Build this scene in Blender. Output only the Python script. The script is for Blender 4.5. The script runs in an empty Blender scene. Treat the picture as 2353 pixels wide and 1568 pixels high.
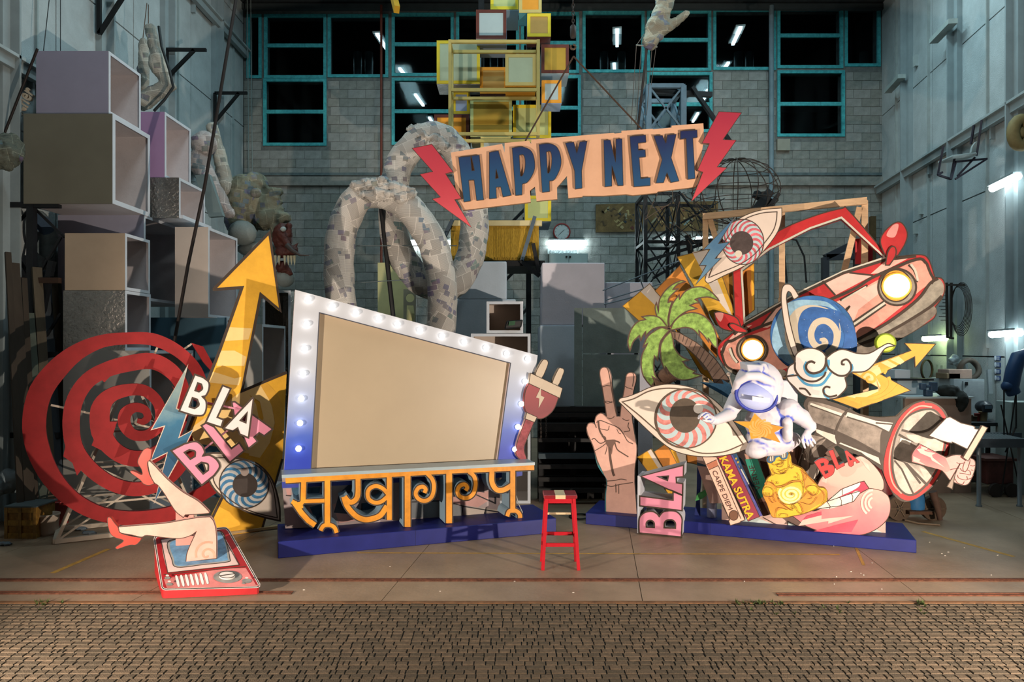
import bpy, bmesh, math, random
from mathutils import Vector as V, Matrix, noise
from mathutils.geometry import tessellate_polygon
RN = random.Random(7)
C = bpy.context.scene.collection
SC = bpy.context.scene
H, F, CX, HY = 2.2, 1600.0, 1176.5, 800.0
EYE = V((0, 0, H))
# ---------------------------------------------------------------- camera, world, lights
cd = bpy.data.cameras.new('camera'); cam = bpy.data.objects.new('camera', cd); C.objects.link(cam)
cam.location = EYE; cam.rotation_euler = (math.pi / 2, 0, 0)
cd.sensor_width = 36; cd.lens = F / 2353 * 36; cd.shift_y = (HY - 784) / 2353; cd.clip_end = 200
SC.camera = cam
SC.view_settings.view_transform = 'Standard'; SC.view_settings.look = 'None'
SC.view_settings.gamma = 1; SC.view_settings.use_curve_mapping = False
SC.view_settings.exposure = 0.0
w = bpy.data.worlds.new('night'); SC.world = w; w.use_nodes = True
w.node_tree.nodes['Background'].inputs[0].default_value = (.10, .125, .16, 1)
w.node_tree.nodes['Background'].inputs[1].default_value = 0.11

def light(name, kind, loc, target, energy, color, **k):
    l = bpy.data.lights.new(name, kind); l.energy = energy; l.color = color
    for a, b in k.items(): setattr(l, a, b)
    o = bpy.data.objects.new(name, l); C.objects.link(o); o.location = loc
    o.rotation_euler = (V(target) - V(loc)).to_track_quat('-Z', 'Y').to_euler()
    return o
WARM = (1.0, .845, .70)
# two halogen floods on low stands, just outside the frame on either side of the gate
light('flood_light', 'SPOT', (-4.5, 2.9, 1.15), (.7, 8.2, 1.3), 1700, WARM, spot_size=math.radians(112), spot_blend=.7, shadow_soft_size=.05)
light('flood_light', 'SPOT', (4.9, 2.7, 1.1), (.9, 8.2, 1.8), 2450, WARM, spot_size=math.radians(106), spot_blend=.7, shadow_soft_size=.05)
# street lamp outside
light('street_lamp', 'SPOT', (0.0, -3.5, 7.5), (0, 7.3, 0.4), 60, (1, .74, .48), spot_size=math.radians(80), spot_blend=.8, shadow_soft_size=.35)
# fluorescent rows under the hall roof
COOL = (.60, .91, 1.0)
for (x, y, e) in ((-3.2, 12.4, 115), (1.4, 12.4, 170), (6.0, 12.4, 200), (-3.2, 8.2, 20), (5.4, 8.4, 70)):
    light('ceiling_tubes', 'AREA', (x, y, 10.35), (x, y + .001, 0), e, COOL, shape='RECTANGLE', size=.5, size_y=3.2)
for x in (-2.6, 3.4): light('front_fill', 'AREA', (x, 6.5, 10.1), (x + .2, 12.5, 4.6), 120, (.8, .95, 1.0), shape='RECTANGLE', size=1.6, size_y=.4)  # added fill from above the gate, brightens the fronts of the cubes
# ---------------------------------------------------------------- materials
def lin(h):
    h = h.lstrip('#'); o = []
    for i in (0, 2, 4):
        c = int(h[i:i + 2], 16) / 255
        o.append(c / 12.92 if c <= .04045 else ((c + .055) / 1.055) ** 2.4)
    return o
MC = {}
def m(h, rough=.6, var=.10, sc=4.0, metal=0, bump=0, bs=40, spec=.3, stretch=None):
    key = (h, rough, var, sc, metal, bump, bs, spec, stretch)
    if key in MC: return MC[key]
    t = bpy.data.materials.new('paint_' + h.strip('#')); t.use_nodes = True
    n, l = t.node_tree.nodes, t.node_tree.links; b = n['Principled BSDF']
    b.inputs['Roughness'].default_value = rough; b.inputs['Metallic'].default_value = metal
    b.inputs['Specular IOR Level'].default_value = spec
    c = lin(h)
    if var or bump:
        tc = n.new('ShaderNodeTexCoord'); src = tc.outputs['Object']
        if stretch:
            mp = n.new('ShaderNodeMapping'); mp.inputs['Scale'].default_value = stretch; l.new(src, mp.inputs[0]); src = mp.outputs[0]
    if var:
        nz = n.new('ShaderNodeTexNoise'); nz.inputs['Scale'].default_value = sc; nz.inputs['Detail'].default_value = 6; nz.inputs['Roughness'].default_value = .65
        r = n.new('ShaderNodeValToRGB'); e = r.color_ramp.elements
        e[0].position = .3; e[1].position = .7
        e[0].color = [x * (1 - var * 1.5) for x in c] + [1]; e[1].color = [min(1, x * (1 + var) + var * .02) for x in c] + [1]
        l.new(src, nz.inputs['Vector']); l.new(nz.outputs[0], r.inputs[0]); l.new(r.outputs[0], b.inputs['Base Color'])
    else: b.inputs['Base Color'].default_value = c + [1]
    if bump:
        nb = n.new('ShaderNodeTexNoise'); nb.inputs['Scale'].default_value = bs; nb.inputs['Detail'].default_value = 5
        bp = n.new('ShaderNodeBump'); bp.inputs['Strength'].default_value = bump; bp.inputs['Distance'].default_value = .02
        l.new(src, nb.inputs['Vector']); l.new(nb.outputs[0], bp.inputs['Height']); l.new(bp.outputs[0], b.inputs['Normal'])
    MC[key] = t
    return t
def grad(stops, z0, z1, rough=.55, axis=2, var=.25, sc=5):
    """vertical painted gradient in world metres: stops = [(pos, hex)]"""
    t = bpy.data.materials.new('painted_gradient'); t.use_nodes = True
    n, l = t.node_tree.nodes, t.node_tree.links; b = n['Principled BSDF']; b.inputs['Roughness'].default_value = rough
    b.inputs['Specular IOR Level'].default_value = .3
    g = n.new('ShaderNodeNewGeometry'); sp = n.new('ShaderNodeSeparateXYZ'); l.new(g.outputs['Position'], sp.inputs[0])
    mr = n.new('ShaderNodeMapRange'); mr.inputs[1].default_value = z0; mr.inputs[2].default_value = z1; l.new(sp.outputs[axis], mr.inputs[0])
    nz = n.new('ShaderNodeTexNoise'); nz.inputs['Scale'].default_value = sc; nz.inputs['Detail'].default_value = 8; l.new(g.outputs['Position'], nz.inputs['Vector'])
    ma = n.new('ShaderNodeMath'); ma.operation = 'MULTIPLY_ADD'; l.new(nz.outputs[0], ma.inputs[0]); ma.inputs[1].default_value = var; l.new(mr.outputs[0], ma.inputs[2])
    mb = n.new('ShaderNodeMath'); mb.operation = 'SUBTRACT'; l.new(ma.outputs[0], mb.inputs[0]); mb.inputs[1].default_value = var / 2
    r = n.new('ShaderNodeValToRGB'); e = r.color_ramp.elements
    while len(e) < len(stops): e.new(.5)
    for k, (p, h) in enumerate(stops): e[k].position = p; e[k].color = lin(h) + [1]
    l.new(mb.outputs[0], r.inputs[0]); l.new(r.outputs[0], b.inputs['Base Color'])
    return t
def em(h, s):
    key = ('em', h, s)
    if key not in MC:
        t = bpy.data.materials.new('lamp_glow'); t.use_nodes = True; b = t.node_tree.nodes['Principled BSDF']
        b.inputs['Base Color'].default_value = lin(h) + [1]; b.inputs['Emission Color'].default_value = lin(h) + [1]; b.inputs['Emission Strength'].default_value = s
        MC[key] = t
    return MC[key]
def newsprint(base='#b9b3a6', dark='#3c3a3a', cell=7.0, tint=.5):
    """pasted newspaper: sheets turned this way and that, columns of grey print and picture blocks"""
    t = bpy.data.materials.new('newsprint'); t.use_nodes = True
    n, l = t.node_tree.nodes, t.node_tree.links; b = n['Principled BSDF']; b.inputs['Roughness'].default_value = .75
    b.inputs['Specular IOR Level'].default_value = .2
    tc = n.new('ShaderNodeTexCoord'); bc = lin(base); dc = lin(dark)
    vo = n.new('ShaderNodeTexVoronoi'); vo.inputs['Scale'].default_value = 1.9; l.new(tc.outputs['Object'], vo.inputs['Vector'])
    sc = n.new('ShaderNodeSeparateColor'); l.new(vo.outputs['Color'], sc.inputs[0])
    sx = n.new('ShaderNodeSeparateXYZ'); l.new(tc.outputs['Object'], sx.inputs[0])
    ad = n.new('ShaderNodeMath'); ad.operation = 'MULTIPLY_ADD'; l.new(sx.outputs[1], ad.inputs[0]); ad.inputs[1].default_value = .6; l.new(sx.outputs[0], ad.inputs[2])
    cb = n.new('ShaderNodeCombineXYZ'); l.new(ad.outputs[0], cb.inputs[0]); l.new(sx.outputs[2], cb.inputs[1])
    an = n.new('ShaderNodeMath'); an.operation = 'MULTIPLY_ADD'; l.new(sc.outputs[0], an.inputs[0]); an.inputs[1].default_value = .9; an.inputs[2].default_value = -.45
    vr = n.new('ShaderNodeVectorRotate'); vr.rotation_type = 'Z_AXIS'; l.new(cb.outputs[0], vr.inputs['Vector']); l.new(an.outputs[0], vr.inputs['Angle'])
    def brick(w_, h_, c1, c2, mort, ms, bias=0):
        k = n.new('ShaderNodeTexBrick'); k.inputs['Scale'].default_value = 1; k.inputs['Brick Width'].default_value = w_; k.inputs['Row Height'].default_value = h_; k.inputs['Mortar Size'].default_value = ms
        k.inputs['Color1'].default_value = list(c1) + [1]; k.inputs['Color2'].default_value = list(c2) + [1]; k.inputs['Mortar'].default_value = list(mort) + [1]; k.inputs['Bias'].default_value = bias; l.new(vr.outputs[0], k.inputs['Vector']); return k
    q = 6.5 / cell
    pg = brick(.17 * q, .24 * q, [x * .66 for x in bc], [min(1, x * 1.2) for x in bc], [min(1, x * 1.5) for x in bc], .003)
    pi = brick(.10 * q, .075 * q, (0, 0, 0), (1, 1, 1), (0, 0, 0), .003, 0)
    rp = n.new('ShaderNodeValToRGB'); rp.color_ramp.interpolation = 'CONSTANT'; e = rp.color_ramp.elements; e[0].color = (0, 0, 0, 1); e[1].position = .83; e[1].color = (.8, .8, .8, 1); l.new(pi.outputs[0], rp.inputs[0])
    pc = brick(.10 * q, .075 * q, dc, lin('#5a5f6c'), dc, .0, 0)
    v2 = n.new('ShaderNodeTexVoronoi'); v2.inputs['Scale'].default_value = 6; l.new(tc.outputs['Object'], v2.inputs['Vector'])
    hm = n.new('ShaderNodeMix'); hm.data_type = 'RGBA'; hm.inputs[0].default_value = .07; l.new(pc.outputs[0], hm.inputs[6]); l.new(v2.outputs['Color'], hm.inputs[7])
    wv = n.new('ShaderNodeTexWave'); wv.inputs['Scale'].default_value = 26; wv.inputs['Distortion'].default_value = .6; wv.bands_direction = 'Y'; l.new(vr.outputs[0], wv.inputs['Vector'])
    wr_ = n.new('ShaderNodeValToRGB'); e = wr_.color_ramp.elements; e[0].position = .35; e[0].color = (.55, .55, .56, 1); e[1].position = .62; l.new(wv.outputs['Color'], wr_.inputs[0])
    mu = n.new('ShaderNodeMix'); mu.data_type = 'RGBA'; mu.blend_type = 'MULTIPLY'; mu.inputs[0].default_value = 1; l.new(pg.outputs[0], mu.inputs[6]); l.new(wr_.outputs[0], mu.inputs[7])
    mx = n.new('ShaderNodeMix'); mx.data_type = 'RGBA'; l.new(rp.outputs[0], mx.inputs[0]); l.new(mu.outputs[2], mx.inputs[6]); l.new(hm.outputs[2], mx.inputs[7])
    l.new(mx.outputs[2], b.inputs['Base Color'])
    nb = n.new('ShaderNodeTexNoise'); nb.inputs['Scale'].default_value = 9; nb.inputs['Detail'].default_value = 6; l.new(tc.outputs['Object'], nb.inputs['Vector'])
    bp = n.new('ShaderNodeBump'); bp.inputs['Strength'].default_value = .5; bp.inputs['Distance'].default_value = .03
    l.new(nb.outputs[0], bp.inputs['Height']); l.new(bp.outputs[0], b.inputs['Normal'])
    return t
INK = m('#3b2f26', .7, .05)
# ---------------------------------------------------------------- objects
WL = {}
def link(name, me, parent=None, origin=None):
    o = bpy.data.objects.new(name, me); C.objects.link(o)
    if parent is not None: o.parent = parent; WL[o.name] = WL[parent.name]
    else: o.location = origin; WL[o.name] = V(origin)
    return o
def tag(o, label=None, cat=None, group=None, kind=None):
    if label: o['label'] = label
    if cat: o['category'] = cat
    if group: o['group'] = group
    if kind: o['kind'] = kind
    return o
def empty(name, loc, label=None, cat=None, group=None, kind=None):
    return tag(link(name, None, None, V(loc)), label, cat, group, kind)
class G:
    """geometry collector in world metres"""
    def __init__(s): s.v, s.f, s.mi, s.sm = [], [], [], []
    def add(s, vs, fs, mi=0, sm=False):
        o = len(s.v); s.v += [V(p) for p in vs]; s.f += [[i + o for i in f] for f in fs]
        s.mi += [mi] * len(fs); s.sm += [sm] * len(fs); return s
    def box(s, a, b, mi=0):
        x0, x1 = sorted((a[0], b[0])); y0, y1 = sorted((a[1], b[1])); z0, z1 = sorted((a[2], b[2]))
        return s.add([(x0, y0, z0), (x1, y0, z0), (x1, y1, z0), (x0, y1, z0), (x0, y0, z1), (x1, y0, z1), (x1, y1, z1), (x0, y1, z1)],
                     [(0, 3, 2, 1), (4, 5, 6, 7), (0, 1, 5, 4), (1, 2, 6, 5), (2, 3, 7, 6), (3, 0, 4, 7)], mi)
    def obox(s, o, u, v, w_, mi=0):
        o, u, v, w_ = V(o), V(u), V(v), V(w_); p = [o, o + u, o + u + v, o + v]; p += [q + w_ for q in p]
        fs = [(0, 3, 2, 1), (4, 5, 6, 7), (0, 1, 5, 4), (1, 2, 6, 5), (2, 3, 7, 6), (3, 0, 4, 7)]
        if u.cross(v).dot(w_) < 0: fs = [f[::-1] for f in fs]
        return s.add(p, fs, mi)
    def bar(s, p, q, a=.04, b=None, mi=0, up=(0, 0, 1)):
        p, q = V(p), V(q); d = (q - p); b = b or a
        if d.length < 1e-6: return s
        d.normalize(); x = d.cross(V(up))
        if x.length < .05: x = d.cross(V((0, 1, 0)))
        x.normalize(); y = x.cross(d)
        return s.obox(p - x * a / 2 - y * b / 2, x * a, y * b, q - p, mi)
    def tube(s, pts, r, n=8, closed=False, mi=0, cap=True):
        pts = [V(p) for p in pts]; N = len(pts); rs = r if isinstance(r, (list, tuple)) else [r] * N
        rings = []; x = None
        for i in range(N):
            d = (pts[(i + 1) % N] - pts[i - 1]) if closed else (pts[min(i + 1, N - 1)] - pts[max(i - 1, 0)])
            if d.length < 1e-9: d = V((0, 0, 1))
            d.normalize()
            if x is None:
                x = d.cross(V((0, 0, 1)))
                if x.length < .05: x = d.cross(V((0, 1, 0)))
            else: x = x - d * x.dot(d)
            x.normalize(); y = d.cross(x)
            rings.append([pts[i] + (x * math.cos(2 * math.pi * k / n) + y * math.sin(2 * math.pi * k / n)) * rs[i] for k in range(n)])
        vs = [p for g in rings for p in g]; fs = []
        for i in range(N if closed else N - 1):
            j = (i + 1) % N; sh = 0
            if closed and j == 0: sh = min(range(n), key=lambda q: (rings[0][q] - rings[i][0]).length)
            for k in range(n):
                fs.append((i * n + k, i * n + (k + 1) % n, j * n + (k + 1 + sh) % n, j * n + (k + sh) % n))
        s.add(vs, fs, mi, True)
        if cap and not closed: s.add(vs[:n], [tuple(range(n))[::-1]], mi); s.add(vs[-n:], [tuple(range(n))], mi)
        return s
    def ell(s, c, r, n=14, mi=0, rot=None):
        c = V(c); r = (r, r, r) if isinstance(r, (int, float)) else r; vs, fs = [], []; h = n // 2
        for i in range(h + 1):
            t = math.pi * i / h
            for k in range(n):
                a = 2 * math.pi * k / n; p = V((r[0] * math.sin(t) * math.cos(a), r[1] * math.sin(t) * math.sin(a), r[2] * math.cos(t)))
                vs.append(c + (rot @ p if rot else p))
        for i in range(h):
            for k in range(n): fs.append((i * n + k, (i + 1) * n + k, (i + 1) * n + (k + 1) % n, i * n + (k + 1) % n))
        return s.add(vs, fs, mi, True)
    def lathe(s, c, prof, n=20, mi=0, axis=(0, 0, 1)):
        """prof: [(radius, height)] along axis from c"""
        c = V(c); ax = V(axis).normalized(); x = ax.cross(V((0, 1, 0)))
        if x.length < .05: x = ax.cross(V((1, 0, 0)))
        x.normalize(); y = ax.cross(x); vs, fs = [], []
        for (r, h) in prof:
            for k in range(n):
                a = 2 * math.pi * k / n; vs.append(c + ax * h + (x * math.cos(a) + y * math.sin(a)) * r)
        for i in range(len(prof) - 1):
            for k in range(n): fs.append((i * n + k, i * n + (k + 1) % n, (i + 1) * n + (k + 1) % n, (i + 1) * n + k))
        s.add(vs, fs, mi, True)
        s.add(vs[:n], [tuple(range(n))[::-1]], mi); s.add(vs[-n:], [tuple(range(n))], mi)
        return s
    def mesh(s, name, mats, org):
        me = bpy.data.meshes.new(name); me.from_pydata([p - org for p in s.v], [], s.f)
        for t in (mats if isinstance(mats, (list, tuple)) else [mats]): me.materials.append(t)
        me.polygons.foreach_set('material_index', s.mi); me.polygons.foreach_set('use_smooth', s.sm); me.update()
        return me
    def out(s, name, mats, parent=None, label=None, cat=None, group=None, kind=None, org=None):
        if parent is not None: o0 = WL[parent.name]
        elif org is not None: o0 = V(org)
        else:
            xs = [p.x for p in s.v]; ys = [p.y for p in s.v]
            o0 = V(((min(xs) + max(xs)) / 2, (min(ys) + max(ys)) / 2, min(p.z for p in s.v)))
        return tag(link(name, s.mesh(name, mats, o0), parent, o0), label, cat, group, kind)
def recalc(o):
    b = bmesh.new(); b.from_mesh(o.data); bmesh.ops.recalc_face_normals(b, faces=b.faces); b.to_mesh(o.data); b.free(); return o
def bevel(o, wd=.01, seg=2):
    b = bmesh.new(); b.from_mesh(o.data); bmesh.ops.remove_doubles(b, verts=b.verts, dist=1e-5)
    bmesh.ops.bevel(b, geom=[e for e in b.edges if len(e.link_faces) == 2 and e.calc_face_angle(0) > .5], offset=wd, segments=seg, affect='EDGES', profile=.5)
    b.to_mesh(o.data); b.free(); return o
def blob(o, vox=.02, it=8, fac=.6, disp=0, dsc=3.0):
    """fuse overlapping closed volumes of a mesh object into one smooth skin"""
    r = o.modifiers.new('r', 'REMESH'); r.mode = 'VOXEL'; r.voxel_size = vox; r.use_smooth_shade = True
    s_ = o.modifiers.new('s', 'SMOOTH'); s_.factor = fac; s_.iterations = it
    dg = bpy.context.evaluated_depsgraph_get(); me = bpy.data.meshes.new_from_object(o.evaluated_get(dg))
    o.modifiers.clear(); old = o.data; o.data = me; bpy.data.meshes.remove(old)
    if disp:
        for v in me.vertices:
            v.co += v.normal * disp * noise.fractal(v.co * dsc, .6, 2.1, 4)
    for p in me.polygons: p.use_smooth = True
    return o
def dup(root, delta, label=None, group=None):
    def cp(o, par):
        c = o.copy(); C.objects.link(c)
        if par is not None: c.parent = par
        else: c.location = V(o.location) + V(delta)
        WL[c.name] = WL[o.name] + V(delta)
        for ch in list(o.children): cp(ch, c)
        return c
    return tag(cp(root, None), label, None, group)
# ---------------------------------------------------------------- measuring from the photograph
def at(px, py, Y): return V(((px - CX) / F * Y, Y, H - (py - HY) / F * Y))
def fl(py): return H * F / (py - HY)
def fp(px, py, z=0):
    Y = (H - z) * F / (py - HY); return V(((px - CX) / F * Y, Y, z))
class Pl:
    def __init__(s, o, a, v=None, off=0):
        s.u = V((math.cos(a), math.sin(a), 0)); s.v = V(v) if v else V((0, 0, 1)); s.n = s.u.cross(s.v).normalized(); s.o = V(o) + s.n * off
    def hit(s, p, off=0):
        d = V(((p[0] - CX) / F, 1, -(p[1] - HY) / F)); t = (s.o - EYE).dot(s.n) / d.dot(s.n); return EYE + d * t + s.n * off
    def shift(s, d):
        q = Pl(s.o, 0); q.u, q.v, q.n = s.u, s.v, s.n; q.o = s.o + s.n * d; return q
def plane(px, Y, deg): return Pl(((px - CX) / F * Y, Y, 0), math.radians(deg))
def smooth(pts, closed=True, n=6):
    N = len(pts); out = []
    for i in range(N if closed else N - 1):
        a, b = pts[i], pts[(i + 1) % N]
        p0 = a if (a[2] or (not closed and i == 0)) else pts[i - 1]
        p3 = b if (b[2] or (not closed and i == N - 2)) else pts[(i + 2) % N]
        for k in range(n):
            t = k / n; r = []
            for j in (0, 1):
                m0 = (b[j] - p0[j]) / 2; m1 = (p3[j] - a[j]) / 2
                if p0 is a: m0 = b[j] - a[j]
                if p3 is b: m1 = b[j] - a[j]
                t2, t3 = t * t, t * t * t
                r.append((2 * t3 - 3 * t2 + 1) * a[j] + (t3 - 2 * t2 + t) * m0 + (-2 * t3 + 3 * t2) * b[j] + (t3 - t2) * m1)
            out.append((r[0], r[1]))
    if not closed: out.append(pts[-1][:2])
    return out
class Vw:
    def __init__(s, x, y, k): s.x, s.y, s.k = x, y, k
    def raw(s, t):
        o = []
        for w_ in t.split():
            c = w_.endswith('c'); a, b = w_.rstrip('c').split(','); o.append((s.x + float(a) / s.k, s.y + float(b) / s.k, c))
        return o
    def __call__(s, t): return [p[:2] for p in s.raw(t)]
    def s(s_, t, closed=True, n=5): return smooth(s_.raw(t), closed, n)
    def c(s, cx, cy, rx, ry=None, rot=0, n=40, a0=0, a1=360):
        ry = ry or rx; o = []; r = math.radians(rot); full = abs(a1 - a0) >= 360
        for k in range(n if full else n + 1):
            a = math.radians(a0 + (a1 - a0) * k / n); x, y = rx * math.cos(a), ry * math.sin(a)
            o.append((s.x + (cx + x * math.cos(r) - y * math.sin(r)) / s.k, s.y + (cy + x * math.sin(r) + y * math.cos(r)) / s.k))
        return o
PX = Vw(0, 0, 1)
def area2(p): return sum(p[i - 1][0] * p[i][1] - p[i][0] * p[i - 1][1] for i in range(len(p))) / 2
def extr(g, pl, pts, th, off=0, holes=(), mf=0, ms=0, back=True):
    """board: pts (pixel outline) pushed onto pl, th metres deep"""
    loops = [list(pts)] + [list(h) for h in holes]
    loops = [l if (area2(l) < 0) == (k == 0) else l[::-1] for k, l in enumerate(loops)]   # y down: negative = ccw seen from the front
    P = [[pl.hit(p, off) for p in l] for l in loops]
    if not holes: g.add(P[0], [list(range(len(P[0])))], mf); tri = None
    else:
        q = [[V(((p - pl.o).dot(pl.u), (p - pl.o).dot(pl.v), 0)) for p in l] for l in P]
        tri = tessellate_polygon(q); fl_ = [p for l in P for p in l]; ff = []
        for t in tri:
            a, b, c = [fl_[i] for i in t]; ff.append(tuple(t) if (b - a).cross(c - a).dot(pl.n) > 0 else tuple(t)[::-1])
        g.add(fl_, ff, mf)
    if th > 0:
        d = pl.n * th
        for l in P:
            N = len(l); vs = l + [p - d for p in l]
            g.add(vs, [(i, i + N, (i + 1) % N + N, (i + 1) % N) for i in range(N)], ms)
        if back:
            if tri is None: g.add([p - d for p in P[0]], [list(range(len(P[0])))[::-1]], ms)
            else: g.add([p - d for p in fl_], [f[::-1] for f in ff], ms)
    return g
def ribbon(g, pl, pts, wd, off, closed=False, mi=0):
    """flat painted line; wd in pixels (number or per point)"""
    N = len(pts)
    if N < 2: return g
    ws = wd if isinstance(wd, (list, tuple)) else [wd] * N; L, Rr = [], []
    for i in range(N):
        a = pts[i - 1] if (closed or i > 0) else pts[i]; b = pts[(i + 1) % N] if (closed or i < N - 1) else pts[i]; c = pts[i]
        d1 = V((c[0] - a[0], c[1] - a[1])); d2 = V((b[0] - c[0], b[1] - c[1]))
        if d1.length < 1e-6: d1 = d2
        if d2.length < 1e-6: d2 = d1
        d1.normalize(); d2.normalize(); t = d1 + d2
        if t.length < .2: t = d1.copy()
        t.normalize(); nn = V((-t.y, t.x)); k = 1 / max(.55, abs(nn.dot(V((-d1.y, d1.x))))) * ws[i] / 2
        L.append(pl.hit((c[0] + nn.x * k, c[1] + nn.y * k), off)); Rr.append(pl.hit((c[0] - nn.x * k, c[1] - nn.y * k), off))
    vs = L + Rr; fs = []
    for i in range(N if closed else N - 1):
        j = (i + 1) % N; fs.append((i, j, j + N, i + N))
    g.add(vs, fs, mi); return g
LW = 1.35
class Bd:
    """a painted board standing at its own distance; later layers of paint lie on earlier ones"""
    def __init__(s, name, pl, pts, th, mats, label=None, cat=None, group=None, holes=(), parent=None, off=0, outline=0, ink=None, kind=None):
        s.pl = pl; s.z = off + .0006; g = G(); mats = mats if isinstance(mats, (list, tuple)) else [mats, mats]
        extr(g, pl, pts, th, off, holes, 0, 1); s.o = g.out(name, mats, parent, label, cat, group, kind); s.pts = pts
        if outline: s.ln('outline', [(l, outline, True) for l in [pts] + list(holes)], ink or INK)
    def lv(s): s.z += .0006; return s.z
    def f(s, name, polys, mat, holes=(), parent=None, each=False, up=0, th=0):
        if polys and not isinstance(polys[0][0], (list, tuple)): polys = [polys]
        z = s.lv() + up; res = []; g = G()
        for p in polys:
            extr(g, s.pl, p, th, z, holes, 0, 0, False)
            if each: res.append(g.out(name, mat, parent or s.o)); g = G()
        if up: s.z = z
        return res if each else g.out(name, mat, parent or s.o)
    def ln(s, name, lines, mat=None, parent=None):
        g = G(); z = s.lv()
        for k, l in enumerate(lines): ribbon(g, s.pl, l[0], l[1] * LW if isinstance(l[1], (int, float)) and l[1] < 4.2 else l[1], z + k * .00002, len(l) > 2 and l[2])
        return g.out(name, mat or INK, parent or s.o)
def iris(b, vw, cx, cy, rx, ry, px, py, pr, pry, n, cols, twist=25, rot=0):
    """curved stripes between pupil and rim"""
    for ci, colr in enumerate(cols):
        polys = []
        for k in range(ci, n, len(cols)):
            L, Rr = [], []
            for j in range(6):
                t = j / 5
                for lst, kk in ((L, k), (Rr, k + 1)):
                    a = math.radians(360 * kk / n + twist * t * t + rot)
                    lst.append((vw.x + ((px + (cx - px) * t) + (pr + (rx - pr) * t) * math.cos(a)) / vw.k, vw.y + ((py + (cy - py) * t) + (pry + (ry - pry) * t) * math.sin(a)) / vw.k))
            polys.append(L + Rr[::-1])
        b.f('iris_stripe', polys, colr, each=True); b.z -= .0006
    b.z += .0006
def text(pl, off, s, p0, p1, mat, parent, name='lettering', squash=1.0, th=0.0, bold=0.0, hpx=None):
    """lettering along the pixel line p0 -> p1 (baseline) on plane pl"""
    cu = bpy.data.curves.new('t', 'FONT'); cu.body = s; cu.size = 1; cu.offset = bold; cu.resolution_u = 3
    to = bpy.data.objects.new('t', cu); C.objects.link(to); bpy.context.view_layer.update()
    me = to.to_mesh(); vs = [v.co.copy() for v in me.vertices]; fs = [list(p.vertices) for p in me.polygons]; to.to_mesh_clear()
    bpy.data.objects.remove(to); bpy.data.curves.remove(cu)
    x0 = min(v.x for v in vs); x1 = max(v.x for v in vs); y1 = max(v.y for v in vs)
    A, B = pl.hit(p0, off), pl.hit(p1, off); d = B - A; k = d.length / (x1 - x0); d.normalize(); up = pl.n.cross(d)
    ky = k * squash
    if hpx: ky = hpx * ((A + B) / 2).y / F / y1
    g = G(); vv = [A + d * (v.x - x0) * k + up * v.y * ky for v in vs]
    g.add(vv, fs)
    if th:
        g.add([p - pl.n * th for p in vv], [f[::-1] for f in fs])
        ed = {}
        for f in fs:
            for i in range(len(f)):
                e = (f[i - 1], f[i]); ed[e] = 1
        N = len(vv); g.add(vv + [p - pl.n * th for p in vv], [(a, a + N, b + N, b) for (a, b) in ed if (b, a) not in ed])
    return g.out(name, mat, parent)
UL = {  # block capitals in a unit box, y down
 'B': (["0,0c 0.5,0c 0.85,0.07 0.93,0.24 0.86,0.41 0.72,0.47c 0.92,0.55 1,0.74 0.92,0.92 0.58,1c 0,1c"], ["0.31,0.18c 0.5,0.18c 0.61,0.28 0.5,0.38c 0.31,0.38c", "0.31,0.58c 0.53,0.58c 0.66,0.7 0.53,0.82c 0.31,0.82c"]),
 'L': (["0,0c 0.46,0c 0.46,0.7c 1,0.7c 1,1c 0,1c"], []),
 'A': (["0.38,0c 0.62,0c 1,1c 0.67,1c 0.6,0.79c 0.4,0.79c 0.33,1c 0,1c"], ["0.5,0.32c 0.575,0.58c 0.425,0.58c"])}
def letter(ch, vw, quad):
    TL, TR, BR, BL = vw(quad)
    def mp(t, cl=True):
        o = []
        for (x, y) in smooth(Vw(0, 0, 1).raw(t), True, 5):
            o.append(tuple((1 - x) * (1 - y) * TL[j] + x * (1 - y) * TR[j] + x * y * BR[j] + (1 - x) * y * BL[j] for j in (0, 1)))
        q = [o[0]]
        for p in o[1:]:
            if abs(p[0] - q[-1][0]) + abs(p[1] - q[-1][1]) > .4: q.append(p)
        return q
    o, h = UL[ch]; return mp(o[0]), [mp(t) for t in h]
# ================================================================ the setting
D = 17.0; XL = -6.55
def wr(Y): return 9.02 - .159 * (D - Y)          # right wall
CONC = m('#8a7560', .42, .20, 1.3, bump=.12, bs=25, spec=.4)
PANEL = m('#a9b1b2', .8, .10, 2.2, bump=.5, bs=60, spec=.15)
STEEL = m('#8b9698', .6, .08, 3, spec=.3)
BLOCK = m('#8d8f8b', .9, .14, 5, bump=.6, bs=70, spec=.1)
BLOCK2 = m('#83857f', .9, .16, 6, bump=.6, bs=70, spec=.1)
MORTAR = m('#6c6e6b', .95, .2, 8, spec=.05)
DARK = m('#14161a', .7, .2, 6)
BLACK = m('#0c0d0f', .55, .1, 6)
RUST = m('#5b3320', .85, .35, 20, bump=.4, bs=80)
WHITEB = m('#c9ccd6', .75, .06, 2, bump=.15, bs=50, spec=.15)
TEAL = m('#3f9fa4', .6, .25, 14, spec=.3)
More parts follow.
